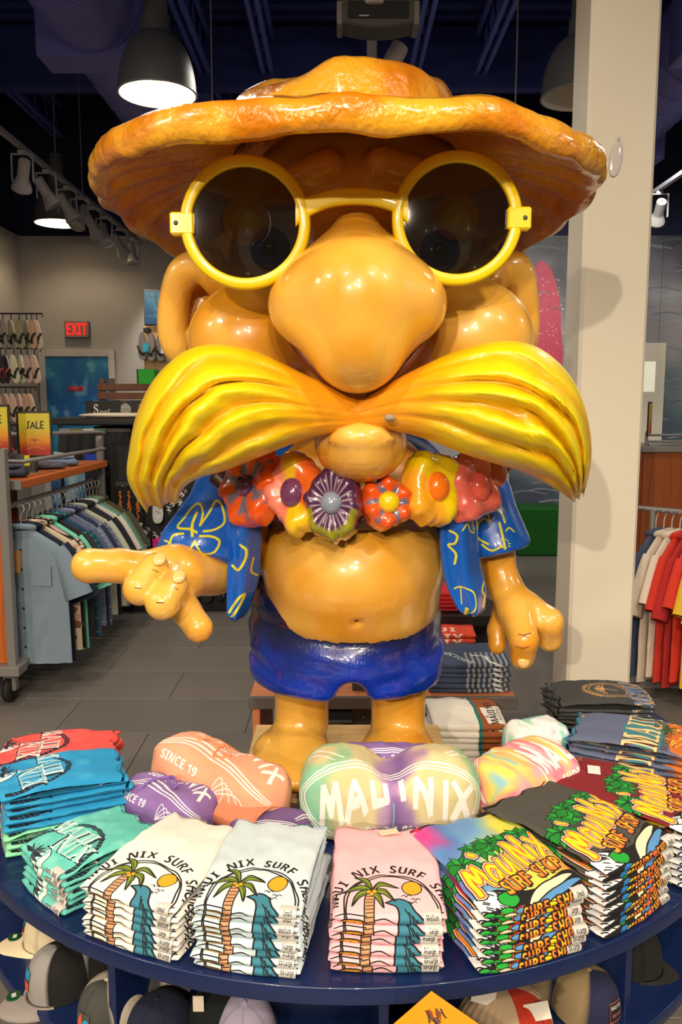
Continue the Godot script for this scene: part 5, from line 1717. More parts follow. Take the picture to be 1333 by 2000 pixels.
func build_lamps() -> void:
	pendant(P(308, 184, 5.0), 0.222, 0.33, "large dark pendant lamp glowing white inside, hanging before the ceiling duct", 0.9)
	pendant(P(114, 436, 8.2), 0.222, 0.33, "dark pendant lamp hanging lower behind the track spotlights", 0.7)
	pendant(P(1134, 190, 5.0), 0.222, 0.33, "unlit dark pendant lamp half hidden behind the white column", 0.0, false)
	for q in [[415, 200, 6.0], [1007, 215, 6.0]]:
		var m := M.new()
		var b := P(q[0], q[1], q[2])
		m.tube([Vector3(b.x, DECK - 0.03, b.z), Vector3(b.x, 3.4, b.z), Vector3(b.x, 3.0, b.z)], 0.006, 6)
		tag(obj("electric_cable", m.mesh(), mat(C8(150, 150, 154), 0.6)), "thin pale cord hanging from the ceiling %s" % ("between lamp and hat" if q[0] < 600 else "between hat and column"), "cord")
	# tracks
	var trk := mat(C8(118, 118, 128), 0.4)
	var h := 3.22
	for q in [[-2.12, -3.4, -8.95, 1], [2.52, -4.5, -8.95, 2]]:
		var m := M.new()
		m.box(Vector3(q[0], h + 0.02, (q[1] + q[2]) / 2), Vector3(0.036, 0.034, q[1] - q[2]), 0.003)
		var t := obj("light_track", m.mesh(), trk)
		tag(t, "grey ceiling track carrying a row of spotlights" if q[3] == 1 else "grey ceiling track seen past the white column", "light track")
		m = M.new()
		for k in 4:
			var z: float = lerpf(q[1] - 0.3, q[2] + 0.3, k / 3.0)
			m.tube([Vector3(q[0], h + 0.03, z), Vector3(q[0], DECK - 0.05, z)], 0.004, 5)
		obj("suspension_rod", m.mesh(), trk, t).set_meta("kind", "stuff")
	var order := ["first", "second", "third", "fourth", "fifth", "sixth", "seventh", "eighth"]
	var zs := [-5.7, -6.15, -6.6, -6.9, -7.25, -7.6, -8.1, -8.6]
	var aims := [Vector3(-0.45, -0.9, -0.75), Vector3(0.5, -0.9, -0.2), Vector3(0.5, -0.9, -0.2), Vector3(-0.2, -0.8, 0.5), Vector3(0.35, -0.85, -0.75), Vector3(0.3, -0.8, 0.4), Vector3(0.35, -0.75, -0.5), Vector3(0.2, -1, 0.3)]
	for k in 8:
		var lit := k in [0, 4, 6]
		spot_head(Vector3(-2.12, h, zs[k]), aims[k], "%s grey track spotlight, counted along the track from the near end, %s" % ["lit" if lit else "unlit", order[k]], lit)
	spot_head(Vector3(2.52, h, -6.75), Vector3(0.12, -0.6, -0.8), "lit track spotlight just past the white column", true)
	spot_head(Vector3(2.52, h, -5.9), Vector3(0.4, -0.9, 0.2), "unlit track spotlight by the picture's edge beyond the column", false)
	# loudspeaker and track spot above the hat
	var s := thing("loudspeaker", "dark curved loudspeaker hanging from the ceiling above the hat", "loudspeaker", P(738, 30, 4.4))
	var m := M.new()
	var out := PackedVector2Array()
	for k in 13:
		out.append(Vector2(lerpf(-0.19, 0.19, k / 12.0), -0.09 + 0.028 * (1.0 - cos((k / 12.0 - 0.5) * PI)) ))
	out.append(Vector2(0.185, 0.06))
	out.append(Vector2(-0.185, 0.06))
	m.slab(out, 0.16, Vector3.ZERO, Basis(), 0.008)
	obj("cabinet", m.mesh(), mat(C8(66, 62, 58), 0.6), s)
	obj("grille", boxm(Vector3(0, -0.01, 0.082), Vector3(0.30, 0.08, 0.012), 0.003), mat(C8(34, 33, 34), 0.9), s)
	obj("badge", boxm(Vector3(-0.07, -0.04, 0.09), Vector3(0.05, 0.006, 0.003), 0.001), mat(C8(170, 170, 170), 0.4), s)
	for x in [-0.19, 0.19]:
		obj("end_cap", boxm(Vector3(x, -0.02, 0.0), Vector3(0.03, 0.11, 0.165), 0.006), mat(C8(120, 112, 104), 0.6), s)
	m = M.new()
	m.tube([Vector3(0, 0.05, -0.05), Vector3(0, DECK - s.position.y - 0.04, -0.05)], 0.015, 8)
	obj("bracket", m.mesh(), mat(C8(70, 70, 74), 0.5), s)
	m = M.new()
	m.lathe(Vector3(-0.02, 0.07, 0.09), [Vector2(0.0, 0.05), Vector2(0.05, 0.04), Vector2(0.05, -0.04), Vector2(0.04, -0.055), Vector2(0.0, -0.06)], 20)
	obj("sensor", m.mesh(), mat(C8(220, 214, 206), 0.5), s)
	var t := thing("track_spotlight", "white cylinder spotlight on a stem behind the top of the hat", "spotlight", P(727, 60, 4.8), "spotlights on the ceiling tracks")
	m = M.new()
	m.box(Vector3(0, -0.16, 0), Vector3(0.055, 0.36, 0.05), 0.004)
	m.tube([Vector3(0, 0, 0), Vector3(0, DECK - t.position.y - 0.04, 0)], 0.02, 8)
	obj("stem", m.mesh(), mat(C8(176, 176, 182), 0.5), t)
	m = M.new()
	var bas := Basis(Vector3.FORWARD, 0.5)
	m.lathe(Vector3(0.11, -0.17, 0.02), [Vector2(0.0, 0.1), Vector2(0.045, 0.1), Vector2(0.05, 0.09), Vector2(0.05, -0.1), Vector2(0.045, -0.11), Vector2(0.0, -0.11)], 20, bas)
	obj("lamp_head", m.mesh(), mat(C8(190, 186, 182), 0.5), t)
	# ducts
	var dm := mat(C8(96, 98, 176), 0.55)
	for q in [[-1.5, 3.95, 0.3, "round spiral blue duct running under the ceiling above the large pendant lamp"], [2.45, 4.0, 0.32, "round blue duct under the ceiling past the white column"]]:
		var d := thing("air_duct", q[3], "duct", Vector3(q[0], q[1], -6.0))
		m = M.new()
		m.tube([Vector3(0, 0, 3.2), Vector3(0, 0, 0), Vector3(0, 0, -2.9)], q[2], 32)
		obj("pipe", m.mesh(), dm, d)
		for k in 20:
			var rp := []
			for j in 25:
				rp.append(Vector3(sin(j * TAU / 24) * q[2], cos(j * TAU / 24) * q[2], 2.9 - k * 0.29 - j * 0.29 / 24))
			m = M.new()
			m.tube(rp, 0.007, 5, false, false)
			obj("spiral_seam", m.mesh(), dm, d)
		for k in 2:
			m = M.new()
			m.box(Vector3(0, 0, 0.6 - k * 2.2), Vector3(q[2] * 2.3, q[2] * 2.1, 0.28), 0.01)
			obj("collar", m.mesh(), dm, d)
		for k in 3:
			m = M.new()
			m.tube([Vector3(0, q[2], 2.4 - k * 2.4), Vector3(0, DECK - q[1] - 0.03, 2.4 - k * 2.4)], 0.008, 5)
			obj("hanger_rod", m.mesh(), dm, d)

# ---------- back wall ----------
func wave_pic(w: int, h: int, stops: Array, foam: Color, n: int) -> Pic:
	var pic := Pic.new(w, h, stops[0])
	for y in 40:
		for x in 30:
			var k: float = (y / 39.0 + 0.25 * nz.get_noise_2d(x * 0.05, y * 0.07)) * (stops.size() - 1)
			k = clampf(k, 0.0, stops.size() - 1.001)
			var c: Color = stops[int(k)].lerp(stops[int(k) + 1], fposmod(k, 1.0))
			c = c.lerp(foam, clampf(nz.get_noise_2d(x * 0.07 + 40.0, y * 0.12) * 1.4 - 0.2, 0.0, 0.7))
			pic.im.fill_rect(Rect2i(int(x * pic.w / 30.0), int(y * pic.h / 40.0), pic.w / 30 + 1, pic.h / 40 + 1), c)
	pic.soft(30)
	for k in n:
		var q := Vector2(rng.randf(), rng.randf())
		pic.line(spline([q, q + Vector2(0.05, -0.008), q + Vector2(0.12, 0.004)], 5), 0.002 + rng.randf() * 0.003, stops[rng.randi() % stops.size()].lerp(foam, rng.randf() * 0.5))
	return pic
func build_back() -> void:
	var zb := BACK + 0.003
	var D := -zb
	# the ocean-print door
	var tl := P(90, 697, D)
	var tr := P(213, 697, D)
	var w := tr.x - tl.x
	var cx := (tl.x + tr.x) / 2
	var frame := mat(C8(186, 184, 182), 0.6)
	var m := M.new()
	for s in [-1, 1]:
		m.box(Vector3(cx + s * (w / 2 + 0.035), (tl.y + 0.07) / 2, zb + 0.02), Vector3(0.07, tl.y + 0.07, 0.05), 0.004)
	m.box(Vector3(cx, tl.y + 0.035, zb + 0.02), Vector3(w, 0.07, 0.05), 0.004)
	var d := struct("door_1", m.mesh(), frame)
	d.set_meta("label", "door covered with a blue ocean print below the exit sign")
	var oc := wave_pic(256, 640, [C8(20, 108, 150), C8(12, 84, 150), C8(10, 96, 170), C8(24, 140, 190), C8(150, 190, 214), C8(70, 130, 180), C8(30, 70, 130), C8(26, 60, 120)], C8(210, 226, 236), 12)
	obj("door_leaf", boxm(Vector3(cx, tl.y / 2, zb + 0.015), Vector3(w, tl.y, 0.03), 0.002), null, d)
	var leaf := d.get_child(0) as MeshInstance3D
	leaf.material_override = tmat(oc.done(), 0.5)
	var pl := P(150, 759, D)
	var pp := Pic.new(128, 40, C8(176, 30, 50))
	text(pp, "EMPLOYEES", Vector2(0.5, 0.34), 0.3, C8(226, 190, 196))
	text(pp, "ONLY", Vector2(0.5, 0.7), 0.3, C8(226, 190, 196))
	obj("door_plate", boxm(pl + Vector3(0, 0, 0.035), Vector3(0.155, 0.05, 0.008), 0.001), tmat(pp.done(), 0.4), d)
	# exit sign
	var e := thing("exit_sign", "grey exit sign with glowing red EXIT letters on the back wall", "exit sign", P(153, 644, D) + Vector3(0, 0, 0.035))
	obj("housing", boxm(Vector3.ZERO, Vector3(0.262, 0.178, 0.06), 0.006), mat(C8(128, 112, 112), 0.5), e)
	var tm := TextMesh.new()
	var f := SystemFont.new()
	f.font_names = PackedStringArray(["Droid Sans"])
	f.font_weight = 700
	tm.font = f
	tm.text = "EXIT"
	tm.font_size = 64
	tm.pixel_size = 0.00235
	tm.depth = 0.006
	var lt := obj("lit_lettering", tm, glow(C8(255, 40, 30), 1.0), e, Vector3(0, -0.002, 0.033))
	lt.scale = Vector3(0.72, 1.15, 1)
	omni("exit_sign_light", e.position + Vector3(0, 0, 0.08), C8(255, 60, 40), 0.0008, 0.1)
	# white light-switch plate etc. are hidden; the slat panel with flip-flops and the wave picture
	var g := thing("sandal_stand", "tan wood wall panel with black pegs holding grey flip-flops", "display panel", Vector3(P(330, 690, 8.2).x, 0, -8.25))
	var y0 := P(300, 636, 8.2).y
	obj("board", boxm(Vector3(0.06, y0 / 2, 0), Vector3(0.62, y0, 0.06), 0.004), tmat(wood_pic(C8(206, 168, 116), C8(176, 134, 84)), 0.6), g)
	var px := 0
	for q in [[287, 676], [322, 678]]:
		var c := P(q[0], q[1], 8.1)
		obj("peg", boxm(c + Vector3(0, 0.15, -0.04) - g.position, Vector3(0.05, 0.045, 0.13), 0.004), mat(C8(30, 30, 32), 0.5), g)
		sandal(c + Vector3(-0.042, 0, 0), Basis(Vector3.UP, 0.15), C8(126, 120, 116), C8(40, 40, 44), "grey flip-flop with black strap hanging under the wave picture, %s" % ["nearer the door, first", "nearer the ear, first"][px], "grey flip-flops on the panel")
		sandal(c + Vector3(0.046, -0.01, 0.012), Basis(Vector3.UP, -0.15), C8(134, 128, 122), C8(40, 40, 44), "grey flip-flop with black strap hanging under the wave picture, %s" % ["nearer the door, second", "nearer the ear, second"][px], "grey flip-flops on the panel")
		obj("price_tag", boxm(c + Vector3(0.0, -0.02, 0.05) - g.position, Vector3(0.055, 0.085, 0.003), 0.0), mat(C8(40, 170, 196) if px == 0 else C8(232, 232, 236), 0.6), g)
		px += 1
	var wp := thing("wave_picture", "framed picture of a curling blue wave above the flip-flop panel", "picture", P(330, 601, 8.15))
	var pw := wave_pic(200, 200, [C8(20, 90, 110), C8(16, 100, 130), C8(20, 80, 130), C8(30, 90, 140)], C8(90, 150, 176), 30)
	pw.poly(PackedVector2Array(spline([Vector2(0.45, 0.3), Vector2(0.6, 0.12), Vector2(0.85, 0.1), Vector2(1.0, 0.2), Vector2(1.0, 0.75), Vector2(0.7, 0.7), Vector2(0.5, 0.55), Vector2(0.45, 0.3)], 30)), C8(40, 110, 196))
	pw.poly(PackedVector2Array(spline([Vector2(0.5, 0.52), Vector2(0.6, 0.42), Vector2(0.8, 0.4), Vector2(1.0, 0.45), Vector2(1.0, 0.75), Vector2(0.7, 0.68), Vector2(0.5, 0.52)], 24)), C8(52, 48, 60))
	for k in 22:
		pw.line(spline([Vector2(0.02 + k * 0.03, 0.05), Vector2(0.1 + k * 0.02, 0.4), Vector2(0.3 + k * 0.03, 0.95)], 8), 0.008, C8(110, 170, 196).lerp(C8(20, 80, 120), rng.randf()))
	obj("canvas", boxm(Vector3.ZERO, Vector3(0.46, 0.32, 0.03), 0.002), tmat(pw.done(), 0.5), wp)
	obj("picture_frame", boxm(Vector3(0, 0, -0.012), Vector3(0.485, 0.345, 0.03), 0.004), mat(C8(70, 56, 44), 0.5), wp)
	# mural on the far wall behind the column
	var mx0 := P(1000, 700, D).x
	var mp := wave_pic(640, 640, [C8(70, 70, 78), C8(112, 112, 120), C8(140, 138, 142), C8(150, 150, 154), C8(86, 110, 116), C8(72, 84, 100), C8(82, 92, 108), C8(70, 82, 100), C8(78, 88, 104)], C8(176, 180, 186), 220)
	for k in 260:
		var q := Vector2(0.02 + rng.randf() * 0.16, 0.16 + rng.randf() * 0.5)
		pic_dot(mp, q, [C8(226, 226, 228), C8(200, 202, 206), C8(120, 120, 120)][k % 3])
	var at := func(px2: float, py: float) -> Vector2:
		var q := P(px2, py, D)
		return Vector2((q.x - mx0) / (SIDE_R - mx0), 1.0 - q.y / WALL_H)
	mp.poly(PackedVector2Array(spline([at.call(1060, 508), at.call(1078, 530), at.call(1092, 580), at.call(1096, 640), at.call(1094, 720), at.call(1030, 720), at.call(1026, 640), at.call(1034, 560), at.call(1046, 518), at.call(1060, 508)], 40)), C8(200, 60, 92))
	for k in 90:
		pic_dot(mp, at.call(1030 + rng.randf() * 62, 520 + rng.randf() * 170), C8(236, 170, 184))
	for k in 6:
		pic_dot(mp, at.call(1034 + rng.randf() * 55, 540 + rng.randf() * 80), C8(110, 96, 100), 3.0)
	var mu := thing("wall_mural", "grey ocean mural with a pink surfboard on the wall behind the column", "mural", Vector3((mx0 + SIDE_R) / 2, WALL_H / 2, zb))
	for k in 4:
		var pw2 := (SIDE_R - mx0) / 4
		var pm := M.new()
		pm.box(Vector3(-(SIDE_R - mx0) / 2 + pw2 * (k + 0.5), 0, 0.006), Vector3(pw2 - 0.004, WALL_H, 0.012), 0.0)
		for q in pm.v.size():
			pm.t[q] = Vector2(pm.v[q].x / (SIDE_R - mx0) + 0.5, 0.5 - pm.v[q].y / WALL_H)
		if k == 0:
			mats["mural"] = tmat(mp.done(), 0.5)
		obj("mural_panel", pm.mesh(), mats["mural"], mu)
	# white doorway in the mural, and the white jamb beside the sculpture's sleeve
	var q1 := P(1268, 785, D - 0.05)
	m = M.new()
	m.box(Vector3(q1.x, 1.1, zb + 0.05), Vector3(0.3, 2.2, 0.06), 0.004)
	var d2 := struct("door_2", m.mesh(), mat(C8(222, 216, 200), 0.6))
	var wz := P(1266, 736, D - 0.09)
	obj("window_pane", boxm(Vector3(wz.x - 0.02, wz.y, zb + 0.083), Vector3(0.2, 0.32, 0.01), 0.0), glow(C8(240, 236, 214), 0.55), d2)
	var q2 := P(985, 960, D - 0.1)
	m = M.new()
	m.box(Vector3(q2.x - 0.16, 1.1, zb + 0.06), Vector3(0.36, 2.2, 0.12), 0.004)
	var d3 := struct("door_3", m.mesh(), mat(C8(214, 206, 190), 0.6))
	obj("door_edge", boxm(Vector3(q2.x + 0.032, 1.1, zb + 0.125), Vector3(0.025, 2.2, 0.02), 0.002), mat(C8(176, 166, 150), 0.6), d3)
	# green turf cube
	var c := P(1012, 1080, 8.3)
	var tc := thing("turf_cube", "green artificial turf covered cube seat with a white tag panel", "seat", Vector3(c.x + 0.24, 0, -8.5))
	var green := bumpy(mat(C8(14, 96, 22), 0.95), 0.08, 1.0, 6.0)
	obj("turf_cover", boxm(Vector3(0, 0.25, 0), Vector3(0.48, 0.5, 0.45), 0.02), green, tc)
	obj("side_board", boxm(Vector3(-0.235, 0.25, 0.0), Vector3(0.03, 0.46, 0.4), 0.003, Basis()), mat(C8(30, 90, 50), 0.6), tc)
	obj("tag_panel", boxm(Vector3(-0.21, 0.2, 0.222), Vector3(0.05, 0.2, 0.012), 0.002), mat(C8(222, 222, 220), 0.6), tc)
func pic_dot(pic: Pic, q: Vector2, c: Color, k := 1.0) -> void:
	var r := (0.0012 + rng.randf() * 0.0024) * k
	pic.poly(PackedVector2Array([q + Vector2(-r, 0), q + Vector2(0, -r), q + Vector2(r, 0.2 * r), q + Vector2(0, r)]), c)

func sandal(at: Vector3, bas: Basis, sole: Color, strap: Color, label: String, grp: String, pale := Color(0, 0, 0, 0)) -> void:    # hangs toe down, sole towards -z
	var o := thing("flip_flop", label, "flip-flop", at, grp)
	o.basis = bas
	var out := PackedVector2Array()
	for k in 28:
		var a := k * TAU / 28
		var y := cos(a) * 0.135
		out.append(Vector2(sin(a) * (0.046 - 0.010 * (y / 0.135) - 0.006 * cos(y * 22.0)), y))
	var key := "sole %s" % sole.to_html()
	if not mats.has("sandal mesh"):
		var m := M.new()
		m.slab(out, 0.012, Vector3(0, 0, 0.006), Basis(), 0.003)
		mats["sandal mesh"] = m.mesh()
		m = M.new()
		m.slab(out, 0.012, Vector3(0, 0, -0.0062), Basis(), 0.002)
		mats["sandal under"] = m.mesh()
		m = M.new()
		for s in [-1.0, 1.0]:
			m.tube(spline([Vector3(s * 0.044, 0.0, 0.006), Vector3(s * 0.036, -0.03, 0.036), Vector3(s * 0.012, -0.065, 0.03), Vector3(0, -0.085, 0.01)], 10), [0.011, 0.011, 0.011, 0.01, 0.01, 0.009, 0.009, 0.008, 0.007, 0.006, 0.005], 8)
		mats["sandal strap"] = m.mesh()
	obj("footbed", mats["sandal mesh"], mat(sole, 0.8), o)
	obj("outsole", mats["sandal under"], mat(pale if pale.a > 0.0 else sole.darkened(0.25), 0.8), o)
	obj("strap", mats["sandal strap"], mat(strap, 0.6), o)
func build_sandals() -> void:
	# three rails reach out from the left wall, each with a row of flip-flops
	var rows := [[668, 612, [[8, 0], [24, 1], [40, 1], [54, 1], [64, 3], [74, 4]]], [742, 680, [[4, 5], [14, 5], [30, 2], [44, 2], [56, 6], [70, 4]]], [810, 756, [[2, 6], [14, 3], [28, 4], [40, 4], [52, 3], [62, 4]]], [852, 830, [[12, 5], [24, 7], [34, 5]]]]
	var cols := [C8(168, 162, 146), C8(164, 158, 124), C8(240, 234, 202), C8(226, 182, 150), C8(240, 204, 180), C8(62, 60, 62), C8(220, 186, 176), C8(190, 40, 44)]
	var words := ["grey", "olive khaki", "cream", "tan", "peach", "black", "dusty pink", "red"]
	var rown := ["top", "second", "third", "lowest"]
	var nth := ["first", "second", "third", "fourth", "fifth", "sixth"]
	for r in rows.size():
		var row: Array = rows[r]
		var d := 7.7
		var a := P(row[2][-1][0] - 14, row[1], d)
		var m := M.new()
		m.tube([Vector3(SIDE_L, a.y, a.z - 0.02), Vector3(a.x + 0.1, a.y, a.z - 0.02), Vector3(a.x + 0.1, a.y - 0.03, a.z - 0.02)], 0.008, 6)
		tag(obj("display_rail", m.mesh(), mat(C8(36, 34, 34), 0.5)), "%s black rail of flip-flops on the side wall" % rown[r], "rail", "black flip-flop rails")
		for k in row[2].size():
			var q: Array = row[2][k]
			var p := P(q[0], row[0], d + 0.04 * (k % 2) - 0.02)
			p.y = a.y - 0.19
			var hk := M.new()
			hk.tube([Vector3(p.x, a.y + 0.005, p.z), Vector3(p.x, p.y + 0.13, p.z)], 0.005, 5)
			tag(obj("display_hook", hk.mesh(), mat(C8(30, 30, 32), 0.5)), "small black hook, %s along the %s flip-flop rail" % [nth[k], rown[r]], "hook", "black flip-flop hooks")
			sandal(p, Basis(Vector3.UP, -0.75 + 0.2 * (k % 3)) * Basis(Vector3.FORWARD, -0.16), cols[q[1]], C8(34, 32, 32) if q[1] != 5 else C8(190, 70, 70), "%s flip-flop, %s along the %s wall rail" % [words[q[1]], nth[k], rown[r]], "flip-flops on the wall rails", C8(226, 224, 222) if k % 2 else Color(0, 0, 0, 0))

# ---------- caps ----------
func cap_hat(at: Vector3, turn: Basis, front: Color, side: Color, brim: Color, label: String, mesh_back := false, extras := "") -> Node3D:
	var o := thing("baseball_cap", label, "cap", at, "caps")
	o.basis = turn.scaled(Vector3.ONE * (0.8 if at.z > -3.0 else 1.0))
	var m := M.new()
	var fn := func(u: float, w: float) -> Vector3:
		var a := u * TAU
		var b := w * PI / 2
		var sq := 1.0 - 0.012 * absf(cos(a * 3.0))
		var f := pow(sin(b), 0.8)
		var y := 0.125 * pow(cos(b), 0.72) * (1.0 + 0.1 * cos(a) * sin(b))
		return Vector3(sin(a) * 0.083 * f * sq, y, cos(a) * 0.098 * f * sq)
	m.sheet(fn, 48, 14, true, false, true, func(u, w):
		var a := absf(fposmod(u + 0.5, 1.0) - 0.5) * TAU
		var c := front.srgb_to_linear() if a < 1.02 else side.srgb_to_linear()
		if mesh_back and a > 1.02 and (int(w * 28) % 2 == 0):
			c = c * 0.8
		if absf(fposmod(u * 6.0 + 0.5, 1.0) - 0.5) < 0.045:
			c = c * 0.75
		return c)
	obj("crown", m.mesh(), vmat(0.95), o)
	m = M.new()
	var bf := func(u: float, w: float) -> Vector3:
		var a := (u - 0.5) * 2.3
		var s := absf(fposmod(w * 2.0, 2.0) - 1.0)      # out on top, back below
		var top := w < 0.5
		var r := 1.0 - s
		var ext := 0.085 * pow(cos(a / 2.3 * PI), 0.55)
		var x := sin(a) * (0.083 + 0.012 * r)
		var z := cos(a) * 0.096 + ext * r
		return Vector3(x, 0.004 - 0.25 * x * x * 8.0 * r - 0.006 * r + (0.002 if top else -0.002), z)
	m.sheet(bf, 26, 14, false, true, true)
	obj("brim", m.mesh(), mat(brim, 0.95), o)
	m = M.new()
	m.ball(Vector3(0, 0.126, 0), Vector3(0.008, 0.005, 0.008), 10, 6)
	obj("button", m.mesh(), mat(side, 0.9), o)
	if "sticker" in extras:
		m = M.new()
		m.lathe(Vector3(-0.03, 0.0035, 0.13), [Vector2(0, 0.003), Vector2(0.02, 0.0025), Vector2(0.021, 0)], 20)
		obj("sticker", m.mesh(), mat(C8(22, 74, 46), 0.4), o)
		obj("sticker_print", boxm(Vector3(-0.03, 0.0068, 0.13), Vector3(0.016, 0.001, 0.012), 0.0), mat(C8(196, 210, 200), 0.5), o)
	if "patch" in extras:
		var pp := Pic.new(96, 64, C8(20, 24, 40))
		if "text" in extras:
			text(pp, "MAUI NIX", Vector2(0.5, 0.3), 0.26, C8(226, 216, 200))
			text(pp, "SURF SHOP", Vector2(0.5, 0.68), 0.2, C8(196, 120, 100))
			pp.line([Vector2(0.03, 0.05), Vector2(0.97, 0.05), Vector2(0.97, 0.95), Vector2(0.03, 0.95)], 0.05, C8(176, 84, 70), true)
		elif "wave" in extras:
			pp = Pic.new(96, 64, front)
			pp.poly(PackedVector2Array(spline([Vector2(0.05, 0.9), Vector2(0.2, 0.3), Vector2(0.35, 0.1), Vector2(0.45, 0.5), Vector2(0.4, 0.95)], 20)), C8(226, 90, 50))
			pp.poly(PackedVector2Array(spline([Vector2(0.4, 0.95), Vector2(0.5, 0.5), Vector2(0.75, 0.3), Vector2(0.95, 0.4), Vector2(0.8, 0.55), Vector2(0.9, 0.95)], 20)), C8(36, 150, 200))
			pp.line([Vector2(0.05, 0.93), Vector2(0.95, 0.93)], 0.06, C8(236, 234, 230))
		else:
			pp.poly(PackedVector2Array([Vector2(0, 0), Vector2(1, 0), Vector2(1, 0.5), Vector2(0, 0.5)]), C8(40, 140, 180))
			pp.poly(PackedVector2Array([Vector2(0, 0.6), Vector2(1, 0.6), Vector2(1, 1), Vector2(0, 1)]), C8(222, 82, 36))
		m = M.new()
		m.sheet(func(u, w):
			var a: float = (u - 0.5) * 0.62
			var p: Vector3 = fn.call(a / TAU, lerpf(0.62, 0.9, w))
			return p * 1.02 + Vector3(0, 0.001, 0.002), 10, 6, false, false, false)
		obj("patch", m.mesh(), tmat(pp.done(), 0.8), o)
	return o
func build_caps() -> void:
	var yaw := func(deg: float, tilt := 0.0, roll := 0.0) -> Basis: return Basis(Vector3.UP, deg_to_rad(deg)) * Basis(Vector3.RIGHT, deg_to_rad(tilt)) * Basis(Vector3.FORWARD, deg_to_rad(roll))
	var H := 0.239
	cap_hat(G(112, 1835, H), yaw.call(-80, 0), C8(222, 208, 176), C8(222, 208, 176), C8(226, 212, 180), "cream cap with a green brim sticker, tucked under the table's edge", false, "sticker patch")
	var a := G(125, 1925, H)
	cap_hat(a, yaw.call(-62, 4), C8(150, 146, 144), C8(26, 26, 28), C8(146, 138, 134), "grey trucker cap with black mesh and a green brim sticker", true, "sticker patch")
	cap_hat(a + Vector3(0.075, 0.0, -0.045), yaw.call(-62, 4), C8(122, 116, 112), C8(26, 26, 28), C8(128, 120, 112), "grey trucker cap with black mesh nested behind the first trucker cap", true)
	cap_hat(a + Vector3(0.155, 0.0, -0.085), yaw.call(-62, 4), C8(196, 194, 196), C8(206, 204, 206), C8(150, 146, 146), "pale grey mesh cap behind the two black mesh trucker caps", true)
	var b := G(225, 1985, H)
	cap_hat(b, yaw.call(-35, 10), C8(70, 70, 68), C8(196, 184, 168), C8(206, 198, 186), "charcoal and cream cap with an orange and blue wave emblem", false, "patch wave")
	cap_hat(b + Vector3(0.085, 0.0, -0.09), yaw.call(-35, 10), C8(62, 62, 62), C8(190, 178, 160), C8(200, 190, 176), "charcoal and cream cap nested behind the wave emblem cap", false)
	var c := G(315, 2030, H)
	cap_hat(c, yaw.call(-25, 6), C8(22, 30, 54), C8(22, 30, 54), C8(22, 30, 54), "dark navy plain cap beside the charcoal and cream caps")
	cap_hat(c + Vector3(0.12, 0.0, -0.025), yaw.call(-20, 0), C8(20, 22, 26), C8(20, 22, 26), C8(18, 20, 24), "black cap with a paper tag, beside the navy cap")
	var tagm := boxm(Vector3.ZERO, Vector3(0.022, 0.034, 0.0015), 0.0)
	tag(obj("price_tag", tagm, mat(C8(222, 210, 190), 0.7), null, c + Vector3(0.085, 0.105, 0.03)), "small cream price tag on the black cap", "tag")
	cap_hat(G(480, 2040, H), yaw.call(180, -4), C8(176, 168, 196), C8(176, 168, 196), C8(60, 66, 110), "pale lavender cap with a navy button, under the middle of the table")
	# beanies with tags
	var bc := G(985, 2025, H)
	var o := thing("knit_beanie", "beige and red ribbed knit beanie with white paper tags", "beanie", bc)
	var m := M.new()
	m.sheet(func(u, w):
		var an: float = u * TAU
		var bb: float = w * PI / 2
		var f := pow(sin(bb), 0.7) * (1.0 + 0.025 * cos(an * 30.0))
		return Vector3(sin(an) * 0.1 * f, 0.115 * pow(cos(bb), 0.8), cos(an) * 0.09 * f), 120, 12, true, false, true, func(u, w):
		return L8(186, 52, 30) if absf(u - 0.12) < 0.09 else L8(190, 164, 134))
	obj("knit_body", m.mesh(), vmat(0.95), o)
	for q in [[-0.05, 0.118, 0.03, 0.3], [0.055, 0.098, 0.05, -0.2]]:
		obj("paper_tag", boxm(Vector3(q[0], q[1], q[2]), Vector3(0.05, 0.032, 0.0015), 0.0, Basis(Vector3.FORWARD, q[3]) * Basis(Vector3.RIGHT, -0.5)), mat(C8(226, 220, 208), 0.7), o)
	# tan striped caps, then black ones
	var t0 := G(1140, 1970, H)
	cap_hat(t0, yaw.call(38, 6), C8(34, 40, 72), C8(150, 130, 96), C8(40, 46, 80), "navy and tan cap with a surf shop patch", false, "patch text")
	cap_hat(t0 + Vector3(-0.06, 0.0, -0.075), yaw.call(38, 6), C8(30, 36, 64), C8(156, 138, 104), C8(40, 46, 80), "navy and tan cap nested behind the one with the patch", false)
	cap_hat(t0 + Vector3(-0.12, 0.0, -0.15), yaw.call(38, 6), C8(30, 36, 64), C8(146, 126, 92), C8(40, 46, 80), "navy and tan cap at the back of its nested row", false)
	var k0 := G(1225, 1880, H)
	cap_hat(k0, yaw.call(66, 2), C8(24, 23, 22), C8(24, 23, 22), C8(30, 29, 27), "black cap with its brim past the shelf's edge, beyond the navy caps")
	cap_hat(k0 + Vector3(-0.065, 0.0, -0.055), yaw.call(60, 2), C8(20, 20, 20), C8(20, 20, 20), C8(22, 22, 22), "black cap nested behind the other black cap")

